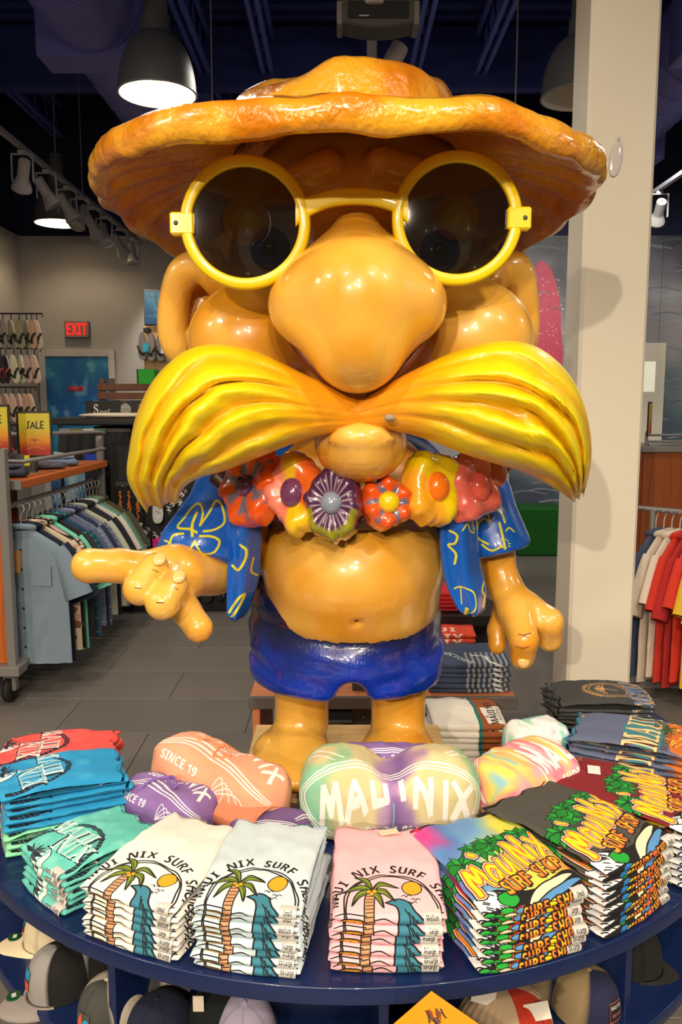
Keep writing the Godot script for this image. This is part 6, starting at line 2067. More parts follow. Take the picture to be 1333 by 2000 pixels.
# ---------- the orange card at the front ----------
func build_card() -> void:
	var c := G(843, 1948, 0.55) + Vector3(0, 0, 0.141)
	var o := thing("sign_card", "orange diamond-turned sign card with a small dark emblem at its corner", "sign", Vector3(c.x, 0, c.z))
	var pic := Pic.new(256, 256, C8(244, 150, 24))
	for k in 24:
		var q := Vector2(0.1 + rng.randf() * 0.14, 0.09 + rng.randf() * 0.14)
		pic.line([q, q + Vector2(0.05, rng.randf() * 0.05)], 0.016, [C8(90, 70, 60), C8(150, 60, 30), C8(60, 56, 60)][k % 3])
	var bas := Basis(Vector3.RIGHT, -1.5) * Basis(Vector3.FORWARD, 0.785)
	obj("card", boxm(Vector3(0, c.y, 0), Vector3(0.2, 0.2, 0.004), 0.0, bas), tmat(pic.done(), 0.5), o)
	var m := M.new()
	m.tube([Vector3(0, 0, -0.01), Vector3(0, c.y - 0.02, -0.01)], 0.006, 8)
	obj("post", m.mesh(), mat(C8(40, 40, 44), 0.4), o)
	m = M.new()
	m.lathe(Vector3.ZERO, [Vector2(0, 0.012), Vector2(0.08, 0.01), Vector2(0.085, 0.0), Vector2(0, 0)], 24)
	obj("foot_plate", m.mesh(), mat(C8(40, 40, 44), 0.4), o)

# ---------- hung shirts ----------
func garment_meshes(hw: float, l: float, sleeve: float, sd: float) -> Array:
	# body: a flattened loft from the shoulders to the hem; sleeves: tapered tubes
	var m := M.new()
	m.sheet(func(u, w):
		var a: float = u * TAU
		var y: float = -w * l
		var sh := clampf(w / 0.1, 0.0, 1.0)
		var x: float = cos(a) * lerpf(0.07, hw, pow(sh, 0.6)) * (1.0 + 0.05 * (w - 0.3))
		var dp := (0.018 + 0.012 * sh) * (1.0 + 0.5 * nz.get_noise_2d(cos(a) * 3.0 + sd, w * 4.0))
		dp += 0.008 * sin(cos(a) * 16.0 + sd * 4.0) * smoothstep(0.25, 1.0, w)
		return Vector3(x, y - 0.05 * absf(cos(a)) * sh * (1.0 - w), sin(a) * dp), 40, 16, true, false, false)
	var body := m.mesh()
	var sl := []
	for s in [-1.0, 1.0]:
		m = M.new()
		var n := 8
		var path := []
		var rad := []
		for k in n + 1:
			var x := float(k) / n
			path.append(Vector3(s * (hw * 0.76 + 0.115 * pow(x, 0.8) * sleeve), -0.105 - 0.25 * x * sleeve, 0.0))
			rad.append(lerpf(0.052, 0.08, x))
		var f := m.v.size()
		m.tube(path, rad, 14, false, false)
		for k in range(f, m.v.size()):
			m.v[k].z *= 0.42
		sl.append(m.mesh())
	var col := M.new()
	var cp := []
	for k in 17:
		var a := k * TAU / 16
		cp.append(Vector3(sin(a) * 0.066, 0.012 + 0.012 * cos(a), cos(a) * 0.03))
	col.tube(cp, 0.017, 8, true)
	return [body, sl, col.mesh()]
func hanger_mesh() -> ArrayMesh:
	var m := M.new()
	m.tube(spline([Vector3(-0.17, -0.115, 0), Vector3(-0.09, -0.06, 0), Vector3(0, 0.02, 0), Vector3(0.09, -0.06, 0), Vector3(0.17, -0.115, 0)], 14), 0.006, 6)
	m.tube(spline([Vector3(0, 0.02, 0), Vector3(0, 0.075, 0), Vector3(0.02, 0.105, 0), Vector3(0.008, 0.13, 0), Vector3(-0.018, 0.118, 0)], 12), 0.003, 6)
	return m.mesh()
func plaid(a: Color, b: Color, c: Color) -> ImageTexture:
	var pic := Pic.new(128, 256, a)
	for k in 4:
		pic.im.fill_rect(Rect2i(k * 64, 0, 26, 512), a.lerp(b, 0.8))
	for k in 8:
		pic.im.fill_rect(Rect2i(0, k * 64, 256, 24), a.lerp(b, 0.7))
		pic.im.fill_rect(Rect2i(0, k * 64 + 40, 256, 4), c)
	for k in 4:
		pic.im.fill_rect(Rect2i(k * 64 + 42, 0, 4, 512), c)
	return pic.done()
func floral(a: Color, bs: Array) -> ImageTexture:
	var pic := Pic.new(128, 256, a)
	for k in 70:
		var q := Vector2(rng.randf(), rng.randf())
		pic.poly(PackedVector2Array(spline([q, q + Vector2(0.08, -0.02), q + Vector2(0.1, 0.03), q + Vector2(0.03, 0.05), q], 14)), bs[k % bs.size()])
	return pic.done()
func hang(looks: Array, start: Vector3, step: Vector3, turn: float, hw: float, l: float, grp: String, cat: String) -> void:
	var sets := [garment_meshes(hw, l, 1.0, 1.0), garment_meshes(hw * 0.96, l * 1.03, 1.15, 2.3), garment_meshes(hw * 1.03, l * 0.97, 0.9, 3.7)]
	var hm := hanger_mesh()
	for k in looks.size():
		var g: Array = sets[k % 3]
		var p := start + step * k
		var o := thing("hanging_shirt", looks[k][1], cat, p + Vector3(0, -0.13, 0), grp)
		o.rotation.y = turn + rng.randf_range(-0.05, 0.05)
		obj("shirt_body", g[0], looks[k][0], o)
		for sv in g[1]:
			obj("sleeve", sv, looks[k][0], o)
		obj("collar", g[2], looks[k][0], o)
		if k == 0 and looks[k].size() > 2:
			for j in 6:
				var b := M.new()
				b.ball(Vector3(0.005, -0.1 - j * 0.105, 0.036), Vector3(0.007, 0.007, 0.003), 8, 5)
				obj("button", b.mesh(), mat(C8(30, 32, 40), 0.4), o)
			obj("swing_tag", boxm(Vector3(-0.02, -0.16, 0.046), Vector3(0.055, 0.12, 0.002), 0.0, Basis(Vector3.FORWARD, 0.05)), mat(C8(190, 140, 84), 0.7), o)
			obj("neck_label", boxm(Vector3(0.0, 0.0, -0.012), Vector3(0.05, 0.045, 0.002), 0.0), mat(C8(24, 26, 30), 0.7), o)
			obj("chest_pocket", boxm(Vector3(0.11, -0.24, 0.033), Vector3(0.1, 0.11, 0.003), 0.001), looks[k][0], o)
		var h := thing("hanger", "clear hanger of the %s" % " ".join(String(looks[k][1]).split(" ").slice(0, 11)), "hanger", p + Vector3(0, -0.125, 0), grp + " hangers")
		h.rotation.y = o.rotation.y
		obj("hanger_frame", hm, mat(C8(196, 196, 198), 0.2), h)
func build_left_rack() -> void:
	var rk := thing("clothes_rack", "wheeled orange and grey clothes rack with a shelf on top", "clothes rack", Vector3(-2.1, 0, -4.95))
	var steel := mat(C8(140, 138, 136), 0.4, 0.3)
	var wood := tmat(wood_pic(C8(196, 100, 36), C8(166, 78, 24)), 0.5)
	var x1 := -1.72
	wpart("end_panel", boxm(Vector3(-2.18, 0.75, -4.14), Vector3(0.9, 1.08, 0.03), 0.004), wood, rk)
	var m := M.new()
	for z in [-4.12, -5.8]:
		wpart("frame_post", boxm(Vector3(-1.705, 0.76, z), Vector3(0.045, 1.14, 0.05), 0.004), steel, rk)
		wpart("frame_post", boxm(Vector3(-2.66, 0.76, z), Vector3(0.045, 1.14, 0.05), 0.004), steel, rk)
	wpart("frame_rail", boxm(Vector3(-2.18, 1.31, -4.12), Vector3(0.96, 0.04, 0.05), 0.004), steel, rk)
	wpart("frame_rail", boxm(Vector3(-1.7, 0.185, -4.95), Vector3(0.06, 0.045, 1.75), 0.004), steel, rk)
	wpart("frame_rail", boxm(Vector3(-2.18, 0.185, -4.12), Vector3(1.05, 0.05, 0.12), 0.004), steel, rk)
	wpart("shelf_board", boxm(Vector3(-2.08, 1.135, -5.0), Vector3(0.86, 0.045, 1.55), 0.004), wood, rk)
	wpart("shelf_edge", boxm(Vector3(-1.9, 1.135, -4.21), Vector3(0.5, 0.05, 0.02), 0.003), steel, rk)
	wpart("back_board", boxm(Vector3(-2.3, 0.75, -5.0), Vector3(0.03, 0.8, 1.5), 0.003), wood, rk)
	for y in [1.26, 1.37]:
		m = M.new()
		m.tube([Vector3(-2.5, y, -4.3), Vector3(-1.68, y - 0.01, -4.3 if y < 1.3 else -5.7), Vector3(-1.66, y - 0.02, -5.75)], 0.012, 8)
		wpart("guard_rail", m.mesh(), steel, rk)
	m = M.new()
	m.tube([Vector3(-1.74, 1.02, -4.16), Vector3(-1.76, 1.015, -5.75)], 0.016, 10)
	wpart("hang_rail", m.mesh(), steel, rk)
	for z in [-4.14, -5.75]:
		m = M.new()
		m.tube([Vector3(-1.755, 0.068, z), Vector3(-1.72, 0.068, z)], 0.066, 20)
		var cst := wpart("caster_wheel", m.mesh(), mat(C8(34, 33, 33), 0.6), rk)
		obj("caster_fork", boxm(Vector3(-1.735, 0.115, z - 0.01), Vector3(0.065, 0.11, 0.05), 0.006), steel, cst)
	# shirts from the near end to the far end
	var looks := []
	var names2 := [["grey-blue short-sleeved button shirt with cardboard tag, nearest on the rack", C8(124, 144, 160)], ["navy shirt, second on the rail behind the grey-blue one", C8(24, 34, 56)], ["cream and brown floral shirt hanging third on the rack", null], ["black and pink floral shirt hanging fourth on the rack", null], ["mint green long shirt hanging between floral and green plaid shirts", C8(120, 214, 182)], ["dark charcoal shirt hidden beside the mint green one", C8(40, 42, 46)], ["green and navy plaid shirt on the rack", null], ["slate blue shirt beside the green plaid one", C8(84, 98, 128)], ["faded grey-blue plaid shirt hanging lower on the rack", null], ["navy shirt beside the faded plaid shirt", C8(34, 42, 78)], ["navy and grey striped flannel shirt on the rack", null], ["pale sage green shirt on the rack", C8(176, 182, 162)], ["black shirt beyond the sage green one", C8(26, 26, 30)], ["dark ink blue shirt beyond the black one", C8(30, 34, 50)], ["off-white shirt with folded collar far along the rack", C8(206, 198, 182)], ["teal plaid shirt near the rack's far end", null], ["olive green shirt, last but one on the rack", C8(112, 110, 82)], ["dark olive shirt at the rack's far end", C8(66, 66, 52)]]
	var pics := [floral(C8(214, 196, 166), [C8(120, 84, 60), C8(70, 84, 62), C8(196, 150, 120)]), floral(C8(34, 32, 34), [C8(206, 168, 160), C8(90, 96, 70), C8(226, 206, 190)]), plaid(C8(24, 120, 96), C8(22, 44, 96), C8(70, 190, 150)), plaid(C8(132, 138, 150), C8(98, 112, 140), C8(160, 160, 164)), plaid(C8(36, 40, 70), C8(120, 126, 146), C8(190, 192, 200)), plaid(C8(60, 130, 126), C8(90, 160, 150), C8(40, 80, 90))]
	var pi := 0
	for k in names2.size():
		var mm2: Material
		if names2[k][1] == null:
			mm2 = tmat(pics[pi], 0.95)
			pi += 1
		else:
			mm2 = mat(names2[k][1], 0.95)
		looks.append([mm2, names2[k][0]] if k else [mm2, names2[k][0], 1])
	hang(looks, Vector3(-1.69, 1.02, -4.28), Vector3(-0.0011, 0, -0.083), 0.0, 0.235, 0.72, "shirts on the orange wheeled rack", "shirt")
	# on the shelf
	var H := 1.16
	cap_hat(Vector3(-2.02, H, -4.55), Basis(Vector3.UP, 1.0), C8(30, 32, 44), C8(236, 234, 230), C8(30, 32, 44), "black and white cap lying on the orange shelf")
	cap_hat(Vector3(-1.88, H, -4.8), Basis(Vector3.UP, 0.7), C8(96, 92, 88), C8(92, 88, 84), C8(84, 80, 78), "grey cap with yellow tag on the orange shelf", false)
	tag(obj("price_tag", boxm(Vector3.ZERO, Vector3(0.03, 0.06, 0.002), 0.0), mat(C8(236, 216, 40), 0.6), null, Vector3(-1.80, H + 0.07, -4.69)), "yellow hanging tag on the grey shelf cap", "tag")
	cap_hat(Vector3(-2.16, H, -4.42), Basis(Vector3.UP, 0.5), C8(190, 184, 174), C8(190, 184, 174), C8(180, 174, 166), "pale beige cap at the near end of the orange shelf")
	var jm := [shirt_mesh(0.26, 0.3, 0.035, 1.5), shirt_mesh(0.24, 0.3, 0.03, 2.5)]
	for q in [["folded_jeans", "dark blue folded jeans on the orange shelf's near corner", C8(58, 66, 86), Vector3(-1.8, H + 0.02, -4.36), 0.5, 0], ["folded_jeans", "grey-blue folded jeans lying on the dark blue pair", C8(82, 92, 110), Vector3(-1.84, H + 0.055, -4.4), 0.7, 1], ["folded_jeans", "light blue folded jeans at the shelf's far end", C8(120, 140, 172), Vector3(-1.8, H + 0.02, -5.2), 0.4, 0], ["folded_jeans", "pale washed folded jeans on the light blue pair", C8(164, 176, 196), Vector3(-1.83, H + 0.055, -5.25), 0.6, 1], ["folded_shirt", "green folded shirt on the shelf beside the jeans", C8(58, 104, 60), Vector3(-1.97, H + 0.02, -4.32), 0.2, 1], ["folded_jeans", "grey folded trousers in the middle of the shelf", C8(94, 96, 106), Vector3(-1.78, H + 0.02, -4.95), 0.5, 1]]:
		var f := thing(q[0], q[1], "jeans" if "jeans" in q[0] else "shirt", q[3])
		f.rotation.y = q[4]
		obj("folded_cloth", jm[q[5]], mat(q[2], 0.95), f)
	# sale signs
	for k in 2:
		var c := P(68, 848, 4.75) if k == 0 else P(-16, 838, 4.5)
		var s := thing("sale_sign", "yellow to red SALE sign in a black frame on the shelf" if k == 0 else "sale sign cut off by the picture's edge, beside the other sign", "sign", c, "sale signs on the rack shelf")
		s.rotation.y = 0.12
		var pic := Pic.new(192, 256, C8(214, 190, 30))
		for y in 64:
			var x := y / 63.0
			pic.im.fill_rect(Rect2i(0, y * 8, pic.w, 8), C8(206, 190, 40).lerp(C8(226, 150, 30), smoothstep(0.35, 0.65, x)).lerp(C8(166, 40, 24), smoothstep(0.6, 0.95, x)))
		var ink := C8(24, 20, 16)
		strokes(pic, [[Vector2(0.9, 0.0), Vector2(0.5, 0.05), Vector2(0.5, 0.9), Vector2(0.1, 1.0)]], Vector2(0.24, 0.2), Vector2(0.13, 0), Vector2(0, 0.16), 0.03, ink)
		strokes(pic, [[Vector2(0.0, 1), Vector2(0.5, 0.1), Vector2(1, 1)], [Vector2(0.25, 0.7), Vector2(0.8, 0.7)]], Vector2(0.38, 0.2), Vector2(0.15, 0), Vector2(0, 0.16), 0.028, ink)
		strokes(pic, [[Vector2(0.1, 0), Vector2(0.1, 1), Vector2(0.9, 1)]], Vector2(0.56, 0.2), Vector2(0.12, 0), Vector2(0, 0.16), 0.03, ink)
		strokes(pic, [[Vector2(0.9, 0), Vector2(0.1, 0), Vector2(0.1, 1), Vector2(0.9, 1)], [Vector2(0.1, 0.5), Vector2(0.75, 0.5)]], Vector2(0.7, 0.2), Vector2(0.12, 0), Vector2(0, 0.16), 0.028, ink)
		for j in 7:
			var an := -2.9 + j * 0.42
			pic.line(spline([Vector2(0.5, 0.68), Vector2(0.5 + cos(an) * 0.12, 0.64 + sin(an) * 0.05), Vector2(0.5 + cos(an) * 0.2, 0.69 + sin(an) * 0.03)], 8), 0.01, C8(150, 90, 40))
		pic.line(spline([Vector2(0.2, 0.86), Vector2(0.5, 0.8), Vector2(0.8, 0.86)], 10), 0.016, C8(206, 120, 100))
		obj("sign_face", boxm(Vector3(0, 0, 0.004), Vector3(0.172, 0.242, 0.004), 0.0), tmat(pic.done(), 0.35), s)
		var fm := M.new()
		for q in [[0, 0.127, 0.196, 0.012], [0, -0.127, 0.196, 0.012], [-0.092, 0, 0.012, 0.266], [0.092, 0, 0.012, 0.266]]:
			fm.box(Vector3(q[0], q[1], 0), Vector3(q[2], q[3], 0.018), 0.002)
		fm.box(Vector3(0, 0, -0.004), Vector3(0.18, 0.25, 0.008))
		obj("sign_frame", fm.mesh(), mat(C8(22, 20, 20), 0.4), s)
		fm = M.new()
		fm.tube([Vector3(0, -0.13, -0.01), Vector3(0, H - c.y, -0.01)], 0.008, 8)
		obj("sign_stem", fm.mesh(), mat(C8(40, 40, 42), 0.4), s)

# ---------- dark fixture and socks behind the hand ----------
func build_dark_fixture() -> void:
	var blk := mat(C8(14, 13, 14), 0.7)
	var f := thing("black_fixture", "black shop fixture with a flat top behind the yellow moustache", "shop fixture", Vector3(P(225, 900, 6.6).x, 0, -6.6))
	var top := P(200, 822, 6.4).y
	obj("cabinet", boxm(Vector3(0.25, top / 2 - 0.02, -0.1), Vector3(0.75, top - 0.05, 0.5), 0.006), blk, f)
	obj("flat_top", boxm(Vector3(0.12, top, 0.0), Vector3(1.05, 0.05, 0.7), 0.006), mat(C8(24, 22, 22), 0.5), f)
	var s := thing("shop_sign", "black sign box with white S lettering and round lattice emblem", "sign", P(222, 795, 6.55))
	var pic := Pic.new(320, 96, C8(16, 15, 15))
	text(pic, "S", Vector2(0.2, 0.5), 0.85, C8(214, 206, 190), 0.0, "Droid Serif Bold", 0.7)
	text(pic, "urf", Vector2(0.36, 0.68), 0.42, C8(190, 182, 168), 0.0, "Droid Serif Bold")
	pic.oval(Vector2(0.76, 0.5), Vector2(0.1, 0.36), C8(206, 198, 184))
	for k in 5:
		pic.line([Vector2(0.68 + k * 0.04, 0.2), Vector2(0.68 + k * 0.04 - 0.03, 0.8)], 0.03, C8(40, 38, 36))
		pic.line([Vector2(0.66 + k * 0.04, 0.2), Vector2(0.66 + k * 0.04 + 0.04, 0.8)], 0.03, C8(40, 38, 36))
	s.position.y = top + 0.025 + 0.065
	obj("sign_box", boxm(Vector3.ZERO, Vector3(0.42, 0.13, 0.1), 0.003), tmat(pic.done(), 0.4), s)
	var b := thing("surfboard_model", "small white surfboard model lying on the black fixture", "surfboard", Vector3(P(235, 812, 6.3).x, top + 0.045, -6.3))
	var m := M.new()
	m.ball(Vector3.ZERO, Vector3(0.32, 0.02, 0.055), 24, 12)
	obj("board", m.mesh(), mat(C8(224, 214, 192), 0.3), b)
	obj("stringer", boxm(Vector3(0, 0.02, 0), Vector3(0.5, 0.002, 0.005), 0.0), mat(C8(120, 84, 50), 0.5), b)
	# brown crate on top
	var cr := thing("wooden_crate", "brown slatted wooden crate standing above the black sign", "crate", Vector3(P(250, 770, 7.2).x, 0, -7.2))
	var yb := P(250, 782, 7.2).y
	var yt := P(250, 748, 7.2).y
	var brown := tmat(wood_pic(C8(104, 64, 40), C8(76, 44, 26)), 0.7)
	for k in 2:
		obj("slat", boxm(Vector3(0.02, lerpf(yb, yt, 0.25 + 0.5 * k), 0.12), Vector3(0.5, 0.055, 0.014), 0.002), brown, cr)
		obj("slat", boxm(Vector3(0.02, lerpf(yb, yt, 0.25 + 0.5 * k), -0.12), Vector3(0.5, 0.055, 0.014), 0.002), brown, cr)
	for x in [-0.19, -0.11, 0.27]:
		obj("corner_post", boxm(Vector3(x, (yb + yt) / 2 + 0.02, 0.1), Vector3(0.045, yt - yb + 0.03, 0.03), 0.002), brown, cr)
	obj("crate_stand", boxm(Vector3(0.02, yb / 2, 0), Vector3(0.46, yb, 0.22), 0.004), blk, cr)
	var gb := thing("green_box", "bright green box on the crate beside the moustache", "box", Vector3(P(291, 735, 7.2).x, yt + 0.05, -7.2))
	obj("box_body", boxm(Vector3.ZERO, Vector3(0.14, 0.13, 0.2), 0.004), mat(C8(20, 160, 30), 0.6), gb)
	obj("box_end", boxm(Vector3(-0.075, 0, 0), Vector3(0.012, 0.13, 0.2), 0.002), mat(C8(40, 38, 40), 0.6), gb)
	# black board shorts on a bar
	m = M.new()
	var a := P(112, 828, 6.2)
	m.tube([a, a + Vector3(0.62, 0, 0)], 0.012, 8)
	m.tube([a + Vector3(0.02, 0, 0), Vector3(a.x + 0.02, 0.02, a.z)], 0.014, 8)
	m.tube([a + Vector3(0.6, 0, 0), Vector3(a.x + 0.6, 0.02, a.z)], 0.014, 8)
	tag(obj("garment_bar", m.mesh(), blk), "black garment bar in front of the ocean-print door", "rail")
	var nth := ["first", "second", "third", "fourth", "fifth"]
	for k in 5:
		var o := thing("board_shorts", "black board shorts with %s waistband hanging %s from the door side" % [["grey", "olive", "white", "green", "dark"][k], nth[k]], "shorts", a + Vector3(0.1 + k * 0.09, -0.02, 0.01 * (k % 2)), "black board shorts on the bar")
		o.rotation.y = 0.5
		m = M.new()
		m.sheet(func(u, w):
			var an: float = u * TAU
			return Vector3(cos(an) * (0.085 + 0.03 * w) , -0.04 - 0.24 * w, sin(an) * (0.018 + 0.008 * sin(cos(an) * 9.0))), 24, 8, true, false, false)
		obj("shorts_body", m.mesh(), mat([C8(30, 30, 30), C8(18, 18, 18), C8(24, 24, 26), C8(20, 26, 24), C8(14, 14, 14)][k], 0.8), o)
		obj("waistband", boxm(Vector3(0, -0.03, 0), Vector3(0.175, 0.03, 0.04), 0.004), mat([C8(120, 120, 120), C8(110, 104, 50), C8(190, 186, 176), C8(50, 84, 60), C8(60, 56, 54)][k], 0.8), o)
	var bl := thing("blue_packet", "bright blue packet by the shelf's far end", "packet", P(178, 900, 6.1))
	obj("packet", boxm(Vector3.ZERO, Vector3(0.1, 0.1, 0.03), 0.004), mat(C8(24, 60, 170), 0.5), bl)
	obj("packet_card", boxm(Vector3(0, -0.22, -0.005), Vector3(0.1, 0.36, 0.015), 0.002), mat(C8(36, 38, 52), 0.6), bl)
	# sock wall
	var pn := P(335, 1000, 6.0)
	var w := thing("sock_stand", "tall black panel of hanging socks behind the hand", "display panel", Vector3(pn.x, 0, -6.02))
	obj("panel", boxm(Vector3(0.05, 0.62, -0.02), Vector3(1.0, 1.24, 0.04), 0.004), blk, w)
	var sout := PackedVector2Array(spline([Vector2(-0.035, 0.15), Vector2(0.035, 0.15), Vector2(0.034, 0.0), Vector2(0.036, -0.09), Vector2(0.02, -0.15), Vector2(-0.02, -0.155), Vector2(-0.036, -0.1), Vector2(-0.034, 0.0), Vector2(-0.035, 0.15)], 26).slice(0, 26))
	m = M.new()
	m.slab(sout, 0.016, Vector3.ZERO, Basis(), 0.005)
	var sm := m.mesh()
	var st := Pic.new(96, 256, C8(18, 17, 18))
	for k in 6:
		letter(st, "STANCE"[k], Vector2(0.5, 0.2 + k * 0.11), 0.17, 0.35, C8(226, 120, 30), "Droid Sans Bold", 1.3)
	st.im.fill_rect(Rect2i(0, 440, 192, 72), C8(206, 204, 202))
	var stm := tmat(st.done(), 0.9)
	for k in 3:
		var o := thing("sock_pair", "black sock with orange capital lettering, %s of three" % ["nearest the shirts", "middle", "nearest the moustache"][k], "socks", P(236 + k * 17, 990, 5.95), "black and orange lettered socks")
		o.rotation.y = -0.15
		obj("sock", sm, stm, o)
		obj("hook_card", boxm(Vector3(0, 0.165, 0), Vector3(0.07, 0.04, 0.004), 0.0), mat(C8(60, 58, 58), 0.7), o)
		obj("peg", boxm(Vector3(0, 0.17, -0.04), Vector3(0.008, 0.008, 0.09), 0.0), mat(C8(60, 58, 58), 0.7), o)
	var pats := []
	for k in 4:
		var pc := Pic.new(64, 160, [C8(20, 20, 22), C8(34, 34, 36), C8(24, 22, 24), C8(190, 188, 184)][k])
		for j in 16:
			var q := Vector2(rng.randf() * 0.9, rng.randf() * 0.8)
			pc.line([q, q + Vector2(0.3, 0.03), q + Vector2(0.1, 0.1)], 0.035, [C8(220, 218, 214), C8(200, 200, 196), C8(150, 150, 150), C8(40, 40, 44)][(k + j) % 4])
		if k == 2:
			pc.poly(PackedVector2Array([Vector2(0, 0.3), Vector2(1, 0.2), Vector2(1, 0.5), Vector2(0, 0.6)]), C8(214, 40, 130))
			pc.poly(PackedVector2Array([Vector2(0.2, 0.45), Vector2(1, 0.5), Vector2(0.8, 0.7)]), C8(40, 150, 200))
		pats.append(tmat(pc.done(), 0.9))
	var words := ["black sock with white marks", "dark grey sock with white marks", "black sock with pink and blue patch", "pale sock with dark marks"]
	var rowsn := ["upper", "middle", "lower"]
	var cn := ["first", "second", "third", "fourth", "fifth", "sixth", "seventh", "eighth", "ninth"]
	for r in 3:
		for k in 9:
			if r == 0 and k < 3:
				continue
			var kind := (k * 5 + r * 3) % 4
			if kind == 2 and k != 3:
				kind = 0
			var o := thing("sock_pair", "%s, %s along the %s row of the black panel" % [words[kind], cn[k], rowsn[r]], "socks", P(236 + k * 24, 985 + r * 78 + (k % 2) * 4, 5.95), "patterned socks on the black panel")
			o.scale = Vector3(1.1, 0.8, 1)
			obj("sock", sm, pats[kind], o)
			obj("peg", boxm(Vector3(0, 0.14, -0.04), Vector3(0.008, 0.008, 0.09), 0.0), mat(C8(60, 58, 58), 0.7), o)

# ---------- the tiered display behind the sculpture ----------
func build_tier() -> void:
	var t := thing("tier_display", "low tiered shop display with grey-edged wood shelves behind the sculpture", "display stand", Vector3(0.16, 0, -3.45))
	var wood := tmat(wood_pic(C8(206, 128, 84), C8(178, 104, 64)), 0.5)
	var steel := mat(C8(96, 90, 86), 0.5)
	wpart("shelf_board", boxm(Vector3(0.165, 0.39, -3.44), Vector3(1.05, 0.035, 0.66), 0.003), wood, t)
	wpart("shelf_edge", boxm(Vector3(0.165, 0.385, -3.1), Vector3(1.06, 0.05, 0.02), 0.003), steel, t)
	wpart("upper_shelf", boxm(Vector3(0.35, 0.585, -3.75), Vector3(0.75, 0.05, 0.34), 0.004), mat(C8(20, 18, 18), 0.5), t)
	wpart("side_panel", boxm(Vector3(-0.335, 0.19, -3.4), Vector3(0.03, 0.36, 0.6), 0.003), wood, t)
	wpart("center_post", boxm(Vector3(0.09, 0.28, -3.2), Vector3(0.09, 0.56, 0.06), 0.004), mat(C8(70, 68, 68), 0.5), t)
	for y in [0.12, 0.3]:
		var m := M.new()
		m.ball(Vector3(0.09, y, -3.168), Vector3(0.006, 0.006, 0.004), 8, 5)
		wpart("screw", m.mesh(), mat(C8(180, 176, 170), 0.3, 0.6), t)
	wpart("bottom_shelf", boxm(Vector3(0.3, 0.075, -3.12), Vector3(1.2, 0.03, 0.72), 0.004), wood, t)
	wpart("back_panel", boxm(Vector3(0.3, 0.3, -3.9), Vector3(0.9, 0.6, 0.03), 0.003), mat(C8(30, 28, 28), 0.6), t)
	# navy and red folded shirts on the shelf
	var nv := Pic.new(320, 448, C8(58, 70, 96))
	for k in 8:
		nv.im.fill_rect(Rect2i(300 + k * 42, 420, 18, 480), C8(150, 152, 150))
	nv.line(spline([Vector2(0.55, 0.55), Vector2(0.7, 0.6), Vector2(0.75, 0.75), Vector2(0.95, 0.86)], 14), 0.025, C8(214, 216, 214))
	text(nv, "VICTORIA", Vector2(0.38, 0.62), 0.08, C8(190, 196, 200), 0.9)
	text(nv, "SURF", Vector2(0.6, 0.95), 0.07, C8(190, 196, 200))
	var nm := tmat(nv.done(), 0.95)
	var looks := []
	for k in 6:
		looks.append([nm, ""])
	shirt_stack(Vector3(0.51, 0.408, -3.13), 0.0, 0.33, 0.27, 0.021, looks, "navy T-shirt with grey stripes on the tiered display", "navy striped T-shirts", 12.3)
	var rp := Pic.new(192, 256, C8(206, 66, 40))
	text(rp, "MAUI", Vector2(0.4, 0.6), 0.2, C8(230, 200, 180))
	text(rp, "NIX", Vector2(0.6, 0.85), 0.2, C8(230, 200, 180))
	var rm := tmat(rp.done(), 0.95)
	var l2 := []
	for k in 7:
		l2.append([rm, ""])
	shirt_stack(Vector3(0.42, 0.408, -3.45), 0.0, 0.33, 0.2, 0.022, l2, "orange-red T-shirt behind the navy stack on the tiered display", "orange-red T-shirts", 13.3)
	var l3 := []
	for k in 5:
		l3.append([mat(C8(196, 36, 44), 0.95), ""])
	shirt_stack(Vector3(0.45, 0.612, -3.63), 0.0, 0.3, 0.24, 0.018, l3, "bright red T-shirt on the black upper shelf", "bright red T-shirts", 14.3)
	# white shirts and brown-banded towels on the bottom shelf
	var wp := Pic.new(384, 448, C8(224, 218, 206))
	wp.im.fill_rect(Rect2i(470, 0, 40, 896), C8(40, 110, 104))
	wp.im.fill_rect(Rect2i(510, 0, 258, 896), C8(150, 80, 36))
	for k in 30:
		wp.line([Vector2(0.68, k / 30.0), Vector2(0.98, k / 30.0 + 0.01)], 0.006, C8(120, 60, 26))
	wp.poly(PackedVector2Array([Vector2(0.7, 0.4), Vector2(0.98, 0.36), Vector2(0.98, 0.78), Vector2(0.74, 0.76)]), C8(232, 226, 216))
	text(wp, "MAUI NIX", Vector2(0.84, 0.5), 0.12, C8(30, 26, 26), -PI / 2)
	text(wp, "Surf Shop", Vector2(0.93, 0.56), 0.06, C8(30, 26, 26), -PI / 2, "Droid Serif")
	text(wp, "19", Vector2(0.76, 0.62), 0.05, C8(30, 26, 26), -PI / 2)
	var wm := tmat(wp.done(), 0.95)
	var l4 := []
	for k in 13:
		l4.append([wm, ""])
	shirt_stack(Vector3(0.465, 0.093, -2.80), 0.0, 0.27, 0.27, 0.025, l4, "white and brown folded beach towel beside the sculpture's feet", "white and brown towels", 15.3)
	for k in 2:
		var o := thing("folded_shirt", ["dark red folded shirt in the shadow between the sculpture's legs", "mustard folded cloth between the sculpture's legs"][k], "T-shirt", Vector3(-0.1 + 0.05 * k, 0.11 + 0.07 * k, -3.15 + 0.06 * k))
		obj("folded_cloth", shirt_mesh(0.26, 0.25, 0.05, 17.0 + k), mat([C8(110, 30, 24), C8(150, 116, 50)][k], 0.95), o)

